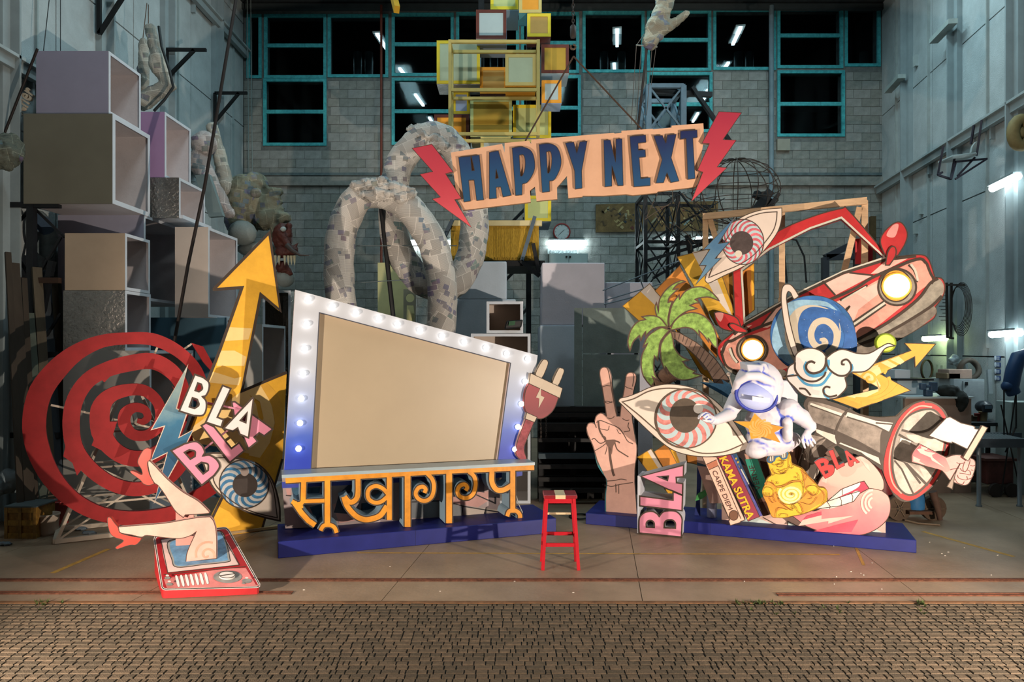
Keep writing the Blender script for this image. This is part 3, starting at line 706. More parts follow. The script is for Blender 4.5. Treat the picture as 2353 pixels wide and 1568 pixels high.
for i in range(4):
    G().bar(base_[i], top_[i], .03).out('stand_leg', POLE, spi)
    for t in (.25, .5, .75): G().bar(base_[i].lerp(top_[i], t), base_[(i + 1) % 4].lerp(top_[(i + 1) % 4], t), .022).out('stand_bar', POLE, spi)
    G().bar(base_[i].lerp(top_[i], .02), base_[(i + 1) % 4].lerp(top_[(i + 1) % 4], .5), .02).out('stand_brace', POLE, spi)
    G().bar(base_[i].lerp(top_[i], .5), base_[(i + 1) % 4].lerp(top_[(i + 1) % 4], .02), .02).out('stand_brace', POLE, spi)
G().bar(c + V((0, 0, 1.6)) - SPL.n * .2, SPL.hit(V3('745,560')[0], -.06), .04).out('stand_bar', POLE, spi)
# ---- blue lightning
LG = plane(400, 7.75, 24)
BOLT = grad([(0, '#1d4764'), (.35, '#2c6280'), (.7, '#7f9a9c'), (1, '#b7b9ad')], .9, 2.1, .6, var=.5, sc=6)
lg = Bd('lightning_cutout', LG, V4('355,135 262,485 345,528 282,718 398,655 272,905 85,1240 190,838 55,905 168,625 62,655'), .05, [BOLT, m('#b7a696')], 'blue and white lightning bolt cutout in front of the red spiral', 'cutout')
lg.ln('outline', [(V4('355,135 262,485 345,528 282,718 398,655 272,905 85,1240 190,838 55,905 168,625 62,655'), 2, True)], m('#bda998'))
# ---- BLA letters, white and pink
WH = m('#cdc2c0', .6, .04); PK = m('#c97f95', .6, .05); PKS = m('#a5586d', .6)
BP = plane(480, 7.72, 24); BP2 = plane(480, 7.80, 24)
def bla(pl, face, side, specs, lab, grp, th=.08):
    for name, pts, holes, l in specs:
        Bd('letter_' + name, pl, pts, th, [face, side], l, 'letter', grp, holes=holes, outline=3)
o1, h1 = letter('B', V4, '410,212 548,262 485,568 285,505')
bla(BP, WH, PKS, [('b', o1, h1, 'white letter B with pink edges left of the yellow arrow'),
                  ('l', V4('632,300 698,325 590,555 640,575 620,635 497,595'), [], 'white letter L with pink edges over the yellow arrow'),
                  ('a', V4('872,398 880,408 840,720 768,690 752,642 715,668 640,645'), [V4('830,515 818,598 775,580')], 'white letter A with pink edges over the yellow arrow')], '', 'white wall letters')
o2, h2 = letter('B', V4, '220,822 430,715 640,960 465,1100')
bla(BP2, PK, m('#6f4450'), [('b', o2, h2, 'pink letter B tilted over the blue lightning bolt'),
                  ('l', V4('462,622 500,600 565,632 703,805 765,758 808,822 690,918'), [], 'pink letter L tilted above the blue eye'),
                  ('a', V4('705,432 730,430 880,538 1035,650 965,705 925,680 885,715 912,748 838,808 800,715 740,640'), [], 'pink letter A half hidden behind the white letter A')], '', 'pink wall letters')
G().bar(BP2.hit(V4('470,830')[0], -.1), BP2.hit(V4('690,655')[0], -.1), .02).bar(BP.hit(V4('400,420')[0], -.09), BP.hit(V4('830,510')[0], -.09), .02).out('letter_rod', m('#b5788a'), None, 'thin pink rods joining the tilted letters together', 'rod')
# ---- left eye
EP = plane(565, 7.98, 26)
SCL = m('#b3a79b', .6, .06); PUP = m('#2e2622', .6, .2, 6); LID = m('#bcae9f', .6, .06)
ey = Bd('eye_cutout', EP, V4.s('470,900c 500,850 640,845 760,880 920,935 1030,1060 1085,1250 1092,1385c 960,1355 800,1300 640,1200 540,1090'), .07, [LID, m('#3b342e')], 'blue eye cutout with striped iris under the pink letters', 'cutout', outline=3)
ey.f('eye_white', V4.s('560,880c 690,880 830,905 960,985 1035,1120 1070,1360c 900,1320 760,1260 640,1170 560,1060'), SCL)
ey.f('iris', V4.c(805, 1090, 200, 196), m('#2b2724'))
iris(ey, V4, 805, 1090, 194, 190, 812, 1097, 95, 93, 30, [m('#2d5f82', .6, .25, 8), m('#9c9d9c', .6, .1)], -30)
ey.f('pupil', V4.c(812, 1097, 100, 97), PUP); ey.f('highlight', V4.c(808, 993, 32), m('#8c7f78'))
ey.ln('lid_line', [(V4.s('560,880c 690,880 830,905 960,985 1035,1120 1070,1360c 900,1320 760,1260 640,1170 560,1060'), 1.8, True), (V4.c(805, 1090, 200, 196), 1.6, True)])
# ---- television with legs
u = V((math.cos(.2), math.sin(.2), 0)); th_ = math.radians(17)
A0 = fp(376, 1354.5, .085); vb = V((-u.y, u.x, 0)); vv = vb * math.cos(th_) + V((0, 0, math.sin(th_)))
TP = Pl(A0, .2, vv); TP.u = u
tvo = V5('609,945 614,925 632,911 1228,840 1252,842 1276,862 1412,1100 1550,1345 1549,1362 1532,1371 1100,1382 705,1392 688,1388 676,1372 640,1150')
P3 = [TP.hit(p) for p in tvo]; g = G(); N = len(P3)
RTV = m('#95191f', .5, .12, 5); RSIDE = m('#a31c20', .55, .15, 6)
lp = P3 if sum((P3[i - 1] - A0).cross(P3[i] - A0).dot(TP.n) for i in range(N)) > 0 else P3[::-1]
g.add(lp, [list(range(N))], 0); bt = [V((p.x, p.y, .004)) for p in lp]
g.add(lp + bt, [(i, i + N, (i + 1) % N + N, (i + 1) % N) for i in range(N)], 1)
tv = Bd.__new__(Bd); tv.pl = TP; tv.z = .0006; tv.o = g.out('television_cutout', [RTV, RSIDE], None, 'slanted red retro television prop lying on the floor rails', 'television'); tv.pts = tvo
tv.ln('rim', [(tvo, 5, True)], m('#c9c0ba')); tv.ln('outline', [(tvo, 1.5, True)], INK)
tv.f('control_panel', V5.s('690,1300c 1180,1215 1430,1200c 1520,1350c 1500,1365 720,1385c'), m('#b96c68', .55, .35, 3))
tv.f('bezel', V5.s('665,945c 900,905 1200,868c 1290,1010 1370,1175c 1050,1210 727,1246c 690,1100', n=3), m('#c9aca5', .55, .08))
tv.f('screen_rim', V5.s('728,968 900,930 1185,868 1250,960 1285,1110 1268,1148 1050,1172 810,1196 762,1120', n=5), m('#8e8f8b', .5, .1))
tv.f('screen', V5.s('750,975 900,938 1178,880 1238,965 1265,1105 1250,1135 1050,1160 818,1183 780,1110', n=5), m('#5f89a9', .5, .4, 5))
tv.ln('outline', [(V5('665,945 1200,868 1370,1175 727,1246'), 1.2, True), (V5('690,1262 1430,1190'), 1.2), (V5.s('728,968 900,930 1185,868 1250,960 1285,1110 1268,1148 1050,1172 810,1196 762,1120'), 1.2, True)])
for k in range(7):
    x = 806 + k * 43.5; y = 1280 - k * 4
    tv.f('vent_slot', V5.s('%f,%f %f,%f %f,%f %f,%f' % (x - 11, y, x + 9, y - 2, x + 30, y + 82, x + 10, y + 86), n=3), m('#c9c9c6')); tv.z -= .0006
tv.z += .0006
for (cx, cy, rx, ry) in ((1266, 1283, 128, 56), (726, 1293, 27, 13), (744, 1350, 29, 14), (1440, 1320, 43, 20), (1412, 1340, 18, 10)):
    tv.f('dial', V5.c(cx, cy, rx, ry), m('#7f7d79', .5, .3, 9)); tv.z -= .0006
tv.z += .0006
tv.f('knob', V5.c(1262, 1282, 72, 30), m('#c4beb8'), up=.02, th=.02); tv.ln('outline', [(V5('1200,1292 1325,1274'), 1.5), (V5.c(1262, 1282, 72, 30), 1.2, True)])
for cx, cy in ((726, 1293), (744, 1350), (1440, 1320)): tv.f('knob', V5.c(cx, cy, 15, 8), m('#c4beb8'), up=.003)
for t in ('640,1440', '700,1480', '1500,1440'):
    p = V5(t)[0]; c = fp(p[0] + 20, min(p[1], 1372), .02); 
# legs
GP = plane(470, TP.hit(V5('1000,1140')[0]).y + .02, 14); GP2 = GP.shift(-.22)
SKIN = m('#cc9486', .6, .10, 5); SKS = m('#b98074', .6); SHOE = m('#c22f20', .45, .12, 5)
l2 = Bd('leg_cutout', GP2, V5.s('548,235 600,268 720,395 860,512 1000,595 1100,690c 1085,707 885,720c 868,745c 800,690 740,600 690,520 640,455 600,425 565,350'), .05, [SKIN, SKS], 'pale kicking leg cutout in a red high heel, the raised one', 'cutout', 'leg cutouts on the television', outline=1.3)
Bd('shoe', GP2, V5.s('502,145 540,120 584,130c 572,215 545,250 560,345 606,437c 560,452 510,440 480,405 400,345c 390,325 430,330 495,358 492,310 458,240'), .055, [SHOE, m('#b03526')], parent=l2.o, off=.004, outline=1)
G().obox(GP2.hit(V5('790,1010')[0]) - GP2.n * .04, GP2.u * .16, GP2.n * -.03, V((0, 0, .42))).out('leg_support', SKS, l2.o)
l1 = Bd('leg_cutout', GP, V5.s('265,832c 340,825 500,812 700,795 860,768 1000,745 1110,738c 1145,790 1165,900 1168,1113c 890,1145c 905,1050 985,870c 935,905 840,932 700,925 540,905 490,920 400,900 300,880'), .05, [SKIN, m('#c7958c')], 'pale bent leg cutout in a red high heel, rising from the television screen', 'cutout', 'leg cutouts on the television', outline=1.3)
Bd('shoe', GP, V5.s('185,757 212,745 245,790 280,832 300,882 400,912 490,926c 480,952 440,988 380,992 272,1028c 260,1010 330,952 250,920 205,872'), .055, [SHOE, m('#b03526')], parent=l1.o, off=.004, outline=1)
sw_ = []; 
for k in range(60):
    a = .5 + k * .28; r = 8 + k * 2.9; sw_.append((1080 + r * math.cos(a) * 1.0, 1082 + r * math.sin(a)))
sw_ = [p for p in sw_ if 905 < p[0] < 1160 and 925 < p[1] < 1120 and p[0] > 1000 - (p[1] - 870) * .38]
sw2 = V5(' '.join('%.1f,%.1f' % p for p in sw_)); segs = []; cur = [sw2[0]]
for p in sw2[1:]:
    if abs(p[0] - cur[-1][0]) + abs(p[1] - cur[-1][1]) > 18: segs.append(cur); cur = []
    cur.append(p)
segs.append(cur); l1.ln('swirl_mark', [(s_, 5) for s_ in segs if len(s_) > 1], m('#d6846f', .6, .15))
# ================================================================ HAPPY NEXT sign, hung from the crane
HP = plane(1320, 8.1, -3)
PAN = m('#cfa283', .6, .06, 3)
pan = Bd('hanging_sign', HP, W2('390,375 728,318 745,375 745,312 905,297 920,318 920,290 1300,258 1465,245 1470,250 1515,245 1515,232 1720,218 1725,222 1845,210 1845,198 2055,182 2060,270 2030,490 2040,515 2020,575 2005,602 1755,632 1750,640 1590,657 1545,650 1400,660 1260,660 1258,667 1165,675 1155,530 1090,605 1092,682 955,695 945,600 912,625 917,702 600,740 470,755 430,680 410,520'), .05,
         [PAN, m('#8a6a4c')], 'tilted peach sign with navy capitals hanging from the crane hook', 'sign')
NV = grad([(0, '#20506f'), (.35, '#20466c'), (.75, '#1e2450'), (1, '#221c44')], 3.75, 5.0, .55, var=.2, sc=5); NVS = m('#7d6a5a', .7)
hl = {'h': (['443,412c 522,404c 530,500c 548,498c 527,402c 580,397c 608,690c 562,695c 545,560c 510,562c 522,698c 478,705c'], []),
      'a': (['645,380c 705,368c 790,660c 735,672c 720,605c 690,608c 693,680c 645,684c'], ['690,488c 706,548c 686,552c']),
      'p': (['795,350c 865,343 920,370 942,430 940,500 900,570 862,587c 860,658c 818,662c'], ['842,397c 868,395 880,430 878,490 862,532 850,535c']),
      'p2': (['972,328c 1040,322 1090,345 1115,410 1112,480 1075,555 1040,567c 1042,636c 993,642c'], ['1020,376c 1045,372 1055,410 1052,470 1038,512 1028,515c']),
      'y': (['1145,318c 1200,312c 1220,385c 1240,310c 1288,305c 1252,500c 1255,614c 1210,620c 1205,500c'], []),
      'n': (['1397,300c 1440,298c 1475,445c 1477,292c 1517,290c 1525,597c 1490,598c 1450,465c 1450,600c 1405,605c'], []),
      'e': (['1568,275c 1672,265c 1675,312c 1622,318c 1625,365c 1670,362c 1672,408c 1630,412c 1640,552c 1702,545c 1703,597c 1595,605c'], []),
      'x': (['1725,270c 1782,268c 1805,320c 1815,265c 1873,260c 1840,415c 1892,567c 1838,577c 1812,512c 1790,578c 1740,580c 1780,425c'], []),
      't': (['1900,240c 2010,232c 2012,280c 1982,285c 1997,550c 1950,556c 1938,288c 1900,292c'], [])}
for k, (o_, h_) in hl.items():
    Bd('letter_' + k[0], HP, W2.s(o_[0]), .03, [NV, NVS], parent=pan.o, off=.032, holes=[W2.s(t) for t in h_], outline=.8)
BRED = grad([(0, '#c9525a'), (.4, '#b03a47'), (1, '#9a2a40')], 3.6, 5.0, .55)
for t in ('140,355 270,328 410,510 360,522 465,685 420,692 530,875 272,688 325,675 190,525 275,508', '2150,115 2300,122 2178,298 2265,302 2140,478 2205,482 1970,705 2045,512 2010,500 2088,325 2040,322'):
    Bd('lightning_bolt', HP, W2(t), .045, [BRED, m('#8a6a58')], parent=pan.o, off=.05, outline=.9)
hk = HP.hit((1317, 95), -.02); BLK = m('#2b2622', .5, .2)
cr = G().lathe(hk + V((0, 0, .05)), [(.03, 0), (.036, .02), (.036, .13), (.02, .15)], 10).out('crane_hook', BLK, None, 'rusty crane hook on a chain above the hanging sign', 'hook')
g = G(); g.tube([hk + V((.03 * math.sin(t) , 0, -.03 - .055 * (1 - math.cos(t)) / 2 + .06)) + V((.0, 0, -.06)) for t in [k * .5 for k in range(12)]], .012, 6); g.out('hook', m('#5a4a3c', .4, .2, metal=.6), cr)
for k in range(40):
    p = hk + V((0, 0, .2 + k * .045)); pts = [p + (V((.014 * math.cos(a), 0, .026 * math.sin(a))) if k % 2 else V((0, .014 * math.cos(a), .026 * math.sin(a)))) for a in [j * math.pi / 4 for j in range(8)]]
    G().tube(pts, .006, 5, True).out('chain_link', m('#3b3330', .5, .2, metal=.5), cr)
for a, b in (((1318, 128), (1207, 322)), ((1318, 128), (1482, 302))):
    g = G(); p, q_ = HP.hit(a, -.02), HP.hit(b, -.03); g.tube([p, q_], .010, 6); g.out('sling_cable', m('#3d2d22', .7), None, 'steel sling from the crane hook down to the %s end of the sign' % ('HAPPY' if b[0] < 1300 else 'NEXT'), 'cable', 'slings of the hanging sign')
g = G(); g.tube([HP.hit((1500, 440), -.06), V((-.2, 10.5, 9.8))], .004, 5)
# ================================================================ red stool
ST = empty('bar_stool', fp(1286, 1296), 'red wooden stool with a cream stripe standing on the concrete', 'stool')
SR = m('#a8101f', .4, .08, 6, spec=.45); SC_ = m('#c6b08c', .6, .08)
cy = fp(1286, 1300).y; cx = fp(1286, 1300).x; hs = .735; hw, hd = .155, .125
o = G().box((cx - hw - .012, cy - hd, hs - .035), (cx + hw + .012, cy + hd, hs)).out('seat', m('#7e1b22', .35, .1, spec=.45), ST); bevel(o, .006, 2)
G().box((cx - .05, cy - hd - .002, hs - .037), (cx + .05, cy + hd, hs + .0015)).out('stripe', SC_, ST)
for sx in (-1, 1):
    for sy in (-1, 1):
        G().bar((cx + sx * (hw + .022), cy + sy * (hd + .02), 0), (cx + sx * (hw - .02), cy + sy * (hd - .03), hs - .03), .032, .034, up=(0, 1, 0)).out('leg', SR, ST)
def lx(z): return hw + .022 - .042 * z / hs
def ly(z): return hd + .02 - .05 * z / hs
for sy, z, h_, mt_ in ((-1, hs - .06, .045, SR), (1, hs - .06, .045, SR), (-1, .245, .035, SR), (1, .29, .035, SR), (1, .5, .02, SC_)):
    o = G().bar((cx - lx(z) + .01, cy + sy * ly(z), z), (cx + lx(z) - .01, cy + sy * ly(z), z), .018, h_, up=(0, 0, 1)).out('stretcher', mt_, ST)
for sx in (-1, 1):
    G().bar((cx + sx * lx(.28), cy - ly(.28), .28), (cx + sx * lx(.28), cy + ly(.28), .28), .018, .03).out('stretcher', SR, ST)
    G().bar((cx + sx * lx(.66), cy - ly(.66), .66), (cx + sx * lx(.66), cy + ly(.66), .66), .018, .045).out('apron', SR, ST)
# ================================================================ right half of the gate
X1v = Vw(1380, 440, 2.8695); X2 = Vw(1320, 800, 3.2667); X3 = Vw(1580, 780, 3.136); X4 = Vw(1780, 760, 3.0157); X5 = Vw(1600, 440, 3.92)
Z4 = Vw(2053, 760, 3.92); Z5 = Vw(1380, 620, 5.6); Z6 = Vw(1620, 800, 5.6); A3 = Vw(1560, 1000, 5.6); A5 = Vw(1240, 900, 3.7333)
FLESH = m('#d3a595', .6, .08, 5); FLS = m('#7d6a66', .6, .1)
TEALP = m('#2f6f75', .6, .15)
# ---- raised hand
hp_ = R0.shift(-.16)
hand = Bd('hand_cutout', hp_, X2.s('229,1232c 229,1120 238,990 180,880 140,740 100,650 90,600 105,568 135,562 155,575 153,545 165,510 195,490 222,497 241,515c 228,420 207,290 190,195 200,155 228,145 255,160 275,220 285,320 305,430 322,515c 340,515c 352,420 372,320 385,225 400,192 432,184 455,200 462,240 440,330 428,440 432,540 450,650 465,760 452,900 450,1010c 468,1252c'), .07, [FLESH, FLS],
          'flat raised hand cutout making a two-finger sign on the blue plinth', 'cutout')
hand.f('edge_shade', [X2.s('229,1232c 229,1120 238,990 180,880 150,790c 172,880 215,950 246,1000 238,1100 238,1232c')], TEALP)
hand.ln('outline', [(X2.s('241,515 228,420 207,290 190,195 200,155 228,145 250,160 265,220 280,320 300,430 318,515', False), 1.5), (X2.s('342,515 352,420 372,320 385,225 400,192 432,186 446,210 436,290', False), 1.5),
    (X2.s('90,600 105,568 135,562 155,575 165,600', False), 1.5), (X2.s('153,545 165,510 195,490 222,497 241,515', False), 1.5), (X2.s('178,545 190,620 225,680 240,700', False), 3), (X2.s('90,600 100,650 140,740 180,880', False), 1.6),
    (X2.s('165,560 195,545 250,565 330,600 370,650 400,700 440,720', False), 1.5), (X2.s('185,555 185,600 220,612 252,616 262,585', False), 1.2), (X2.s('130,690 150,680 190,715 225,705 235,680 225,665 205,668', False), 1.5), (X2.s('148,775 200,745 240,715', False), 1.4),
    (X2.s('262,740 266,800 274,860 290,940 300,960', False), [7] * 6 + [5] * 6 + [3] * 6 + [2] * 2 if False else 4), (X2.s('300,700 320,760 360,790 405,818', False), 2), (X2.s('300,695 330,705 340,715', False), 2.4), (X2.s('245,740 240,770 230,800', False), 1.2),
    (X2.s('238,1000 300,995 350,985 392,992', False), 1.4), (X2.s('240,1030 280,1040 340,1025 440,1010', False), 1.4), (X2('310,1020 312,1085'), 1.6), (X2('332,1030 333,1095'), 1.2), (X2('205,295 240,282 268,285'), 1.2), (X2.s('218,412 240,400 285,410', False), 1.2), (X2.s('220,400 250,415 285,402', False), 1.2),
    (X2('375,285 400,300 436,310'), 1.2), (X2.s('360,530 390,545 412,540', False), 1.2), (X2.s('245,525 275,530 300,515', False), 1.2), (X2.s('408,560 402,590 415,620 370,630', False), 1.4), (X2.s('318,610 335,640 350,645', False), 1.1)], m('#5b463d', .7, .05))
hand.f('palm_shadow', X2.s('232,690c 250,690 300,688 312,700 290,740 280,800 270,750 250,740 235,715'), m('#6b5248', .7))
# ---- pink letter block
BK = Pl(fp(1465, 1228), math.radians(-19.8)); LGR = m('#aeb0b8', .6, .05)
bo, bh_ = letter('B', X2, '486,1388 486,1232 806,1232 806,1420')
bo = X2.s('486,1390c 484,1330 490,1270 530,1235 585,1228 620,1245 636,1265c 665,1232 720,1222 770,1232 806,1275 806,1345 803,1420c'); bh_ = [X2.s('540,1345c 540,1315 555,1298 580,1297 598,1315 599,1348c'), X2.s('674,1350c 678,1310 700,1292 735,1292 757,1315 758,1354c')]
blk = Bd('letter_b', BK, bo, .34, [PK, LGR], 'deep grey block letter B with pink front, lowest of the block stack', 'letter', 'pink block letters', holes=bh_, outline=2.5)
Bd('letter_l', BK, X2('490,1112 740,1143 740,1078 812,1108 808,1222 490,1186'), .34, [PK, LGR], 'deep grey block letter L with pink front, middle of the block stack', 'letter', 'pink block letters', outline=2.5)
Bd('letter_a', BK, X2('497,964 820,880 818,968 764,972 766,1012 814,1020 812,1106 740,1074 700,1060'), .34, [PK, LGR], 'deep grey block letter A with pink front, topmost of the block stack', 'letter', 'pink block letters', holes=[X2('620,965 705,962 698,995')], outline=2.5)
g = G(); extr(g, BK.shift(-.002), X2('474,960 497,962 488,1392 472,1390'), .34); g.out('side_panel', LGR, blk.o)
# ---- scenery panel behind the books
SP_ = R0.shift(-.22)
scn = Bd('scenery_panel', SP_, A3('230,250 560,150 1500,150 1700,560 2660,1100 2660,1290 2000,1260 550,1110 550,880 400,880 235,400'), .06, [m('#c2a296', .6, .08), m('#8b7568', .6)], 'painted panel of pink, grey and blue shards behind the leaning books', 'panel')
scn.f('shard', [A3('700,240 800,300 860,400 700,330'), A3('800,480 900,560 1000,700 850,600'), A3('230,350 350,390 360,410 235,395')], TL_, each=True)
scn.f('shard', [A3('860,300 1000,300 1150,600 1000,700'), A3('1500,100 1620,200 1540,370 1490,280'), A3('1850,250 1980,130 2100,330 1950,420')], m('#6e5347', .6, .1), each=True)
scn.f('shard', [A3('780,1060 1000,1060 1300,1185 800,1140'), A3('1400,1110 1600,1210 1390,1195'), A3('2300,1220 2640,1270 2480,1180')], m('#aebbb6', .6, .08), each=True)
scn.f('shard', [A3('1030,820 1150,900 1180,1020 1080,1050'), A3('1750,540 1800,440 1870,600 1780,610'), A3('1040,330 1130,350 1180,560 1120,600')], m('#5a4034', .6, .1), each=True)
scn.ln('outline', [(A3('1080,1060 1310,1185'), 1.6), (A3('1400,1200 1400,1110 1600,1210'), 1.6), (A3('860,300 1150,820'), 1.6), (A3('1550,150 1520,380'), 1.4), (A3('1850,250 2100,330'), 1.8), (A3('1760,600 1790,440 1900,400'), 1.8), (A3('560,900 650,1080'), 1.2)], m('#4a3a30'))
# ---- yellow fan low
ORP = m('#cf8437', .65, .12, 4); WHP = m('#c9bcb0', .6, .05); DKO = m('#8b5f22', .6, .2)
def fan(name, pl, slats, label, edge=YSD, th=.05):
    r = None; k = 0
    for pts, colr, band in slats:
        b = Bd(name if r is None else 'slat', pl, pts, th, [colr, edge], label if r is None else None, 'cutout' if r is None else None, parent=r, off=-k * .012)
        if r is None: r = b.o
        for bp_, c_ in band: b.f('band', bp_, c_)
        b.ln('outline', [(pts, 1.2, True)], m('#6b5330')); k += 1
    return r
fan('fan_cutout', R0.shift(-.30), [(X2('470,820 575,757 700,960 620,1000 548,925'), YLW, [(X2('548,775 575,760 660,900 630,905'), WHP)]), (X2('598,780 690,715 770,870 660,895'), ORP, []),
    (X2('698,712 760,750 835,790 840,862 745,872'), YLW, [(X2('755,770 835,790 838,855 790,862'), WHP)]), (X2('830,785 920,800 925,880 838,862'), ORP, []), (X2('560,915 700,1100 760,1100 700,880'), YLW, [])], 'folded yellow and orange fan cutout under the large red eye')
# ---- books
bk1 = R0.shift(-.02)
CRM = m('#d5ab98', .6, .08, 4)
b1 = Bd('book_cutout', bk1.shift(.06), A3('300,278 485,283 852,1095 795,1112 790,1125 735,1142 662,1166 640,1100 655,1095'), .10, [CRM, m('#b58e7c')], 'pale pink book prop with dark spine lettering leaning left of the magenta one', 'book', outline=1.2)
b1.f('spine_band', A3('355,378 485,318 508,395 388,450'), m('#a9694f', .6, .1)); b1.f('spine_dot', A3.c(705, 1035, 58, 64), m('#6b4a38', .6, .1))
b1.ln('outline', [(A3.c(705, 1035, 58, 64), 1, True), (A3('355,378 485,318'), 1), (A3('388,450 508,395'), 1), (A3('508,395 800,1080'), 1)])
text(b1.pl, .006, 'CARPE DIEM', A3('428,470')[0], A3('640,968')[0], m('#4a352c'), b1.o, 'lettering', hpx=10.5)
MAG = grad([(0, '#8d3d4a'), (.5, '#7e2f3f'), (1, '#8d2b3a')], .1, 1.1, .55, var=.5)
b2 = Bd('book_cutout', bk1.shift(.05), A3('485,283 665,250 1040,1050 890,1112'), .10, [MAG, m('#8f86a8', .6)], 'magenta book prop with large yellow spine lettering and a blue cover edge', 'book', outline=1)
g = G(); extr(g, b2.pl, A3('665,250 690,258 1075,1040 1040,1052'), .09, .0); g.out('cover_edge', m('#4a4a8a', .6, .3, 12), b2.o)
text(b2.pl, .010, 'KAMA SUTRA', A3('520,300')[0], A3('890,1092')[0], m('#d8a62c', .5, .1), b2.o, 'lettering', th=.006, bold=.03, hpx=17)
text(b2.pl, .003, 'KAMA SUTRA', A3('513,305')[0], A3('883,1097')[0], m('#3c3550', .6), b2.o, 'lettering_shadow', bold=.03, hpx=17)
b3 = Bd('book_cutout', bk1.shift(-.05), A3('690,240 740,235 830,440 960,720 1080,1030 1050,1040'), .06, [m('#2e5470', .6, .5, 30), m('#2a3a52')], 'thin blue and yellow striped book prop between the magenta and green ones', 'book')
b3.f('stripe', [A3('720,300 745,290 750,310 728,322'), A3('745,345 768,335 774,355 752,368'), A3('760,400 775,392 785,420 772,430')], m('#c8a440')); b3.ln('page_line', [(A3('800,440 960,740 1060,1000'), 2), (A3('780,430 930,740 1030,990'), 1.2)], m('#c9c3b4'))
b4 = Bd('book_cutout', bk1.shift(-.06), A3('838,235 1000,300 1170,700 1240,1000 1100,1040 1000,760'), .06, [m('#a07868', .6, .1), m('#6b4c40')], 'brown book prop with a green spine label, half hidden by the golden figure', 'book', outline=1.2)
b4.f('spine_label', A3('852,315 1010,298 1130,640 1085,800 1020,826'), m('#1f7560', .6, .12))
text(b4.pl, .006, 'VERNE', A3('1055,705')[0], A3('965,385')[0], m('#3d2c2a'), b4.o, 'lettering', hpx=11)
b4.f('spine_end', A3('1030,870 1130,850 1180,1010 1085,1045'), m('#5d3c2e', .6))
# pot with a leaf
pp = R0.hit(A3('400,1095')[0], -.32); pp.z = .141
po = G().lathe(pp, [(.06, 0), (.06, .30), (.058, .305)], 18).out('pail', grad([(0, '#8b94b8'), (1, '#b4b6bd')], .14, .45, .5, var=.3), None, 'small pale blue pail holding a green leaf on the right plinth', 'pail')
lf = R0.shift(-.24); Bd('leaf_cutout', lf, A3.s('210,850c 240,760 300,730 340,700 385,660c 390,590 425,640 410,700 370,760 300,820'), .02, [m('#3f8a4b', .55, .25, 12), m('#2a5c33')], 'small green leaf in front of the pale blue pail', 'leaf')
Bd('drape', R0.shift(-.34), A3.s('235,410c 280,400 285,600 270,800 275,1050c 200,1040c 225,800'), .03, [m('#1d2a66', .6, .3, 10), m('#1a2352')], 'dark blue painted strip standing beside the pink letter block', 'panel')
# ---- golden seated figure
GF = R0.shift(.12); GOLD = m('#dcab33', .6, .08, 5); ORO = m('#d58a35', .6, .14, 5); BRL = m('#5b3c14', .7, .05)
gd = Bd('figure_cutout', GF, A3.s('1150,190c 1200,178 1300,178 1390,200 1440,270 1455,360 1520,400 1600,440 1680,540 1750,610 1810,670 1870,680 1905,720 1910,800 1890,860 1760,950 1600,1015 1480,1040 1380,1062 1270,1062 1200,1050 1160,960 1130,880 1090,800 1072,720 1100,650 1135,560 1190,510 1165,430 1140,360 1125,310'), .07, [GOLD, m('#a9832f')], 'golden bald seated figure cutout wearing blue sunglasses', 'cutout')
gd.f('robe', [A3.s('1110,610 1190,600 1250,680 1240,700 1180,660 1110,650'), A3.s('1090,790 1180,780 1250,730 1300,850 1380,900 1460,970c 1330,950 1250,1000 1250,1060c 1200,1055 1170,960 1130,880'), A3.s('1570,430 1660,520 1750,610 1690,650 1620,690 1600,560'), A3.s('1250,660 1350,640 1450,590 1560,575 1560,600 1450,612 1350,662 1260,675'), A3.s('1540,840 1640,730 1780,770 1860,700 1890,780 1860,850 1740,930 1600,1000 1560,900')], ORO)
gd.f('belly_patch', A3.c(1440, 760, 165, 125), m('#e0b146', .6))
sw_ = [(1440 + (20 + k * 3.4) * math.cos(k * .42) * 1.05, 765 + (20 + k * 3.4) * .8 * math.sin(k * .42)) for k in range(40)]
gd.ln('belly_swirl', [(A3(' '.join('%.1f,%.1f' % p for p in sw_)), 4)], m('#e6cf96', .6))
GLB = m('#2c5d80', .5, .1)
gd.f('sunglasses', [A3('1125,310 1160,260 1225,240 1255,280 1235,335 1185,365 1135,345'), A3('1285,260 1310,205 1370,200 1410,235 1390,300 1335,320'), A3('1245,275 1290,255 1292,275 1250,295')], GLB, up=.01, th=.01)
gd.f('lens', [A3('1145,310 1170,275 1215,260 1235,285 1220,325 1185,348 1148,335'), A3('1302,262 1322,220 1365,215 1392,240 1375,290 1338,303')], m('#6d645f', .3, .2))
gd.f('lens_glint', [A3('1170,278 1185,270 1190,340 1172,330'), A3('1200,265 1215,262 1215,325 1202,335'), A3('1325,225 1340,220 1345,295 1330,290'), A3('1355,218 1368,220 1368,285 1355,290')], m('#c9bfae'))
def ls3(*t): return [(A3.s(q, False), 1.1) for q in t]
LW = .95
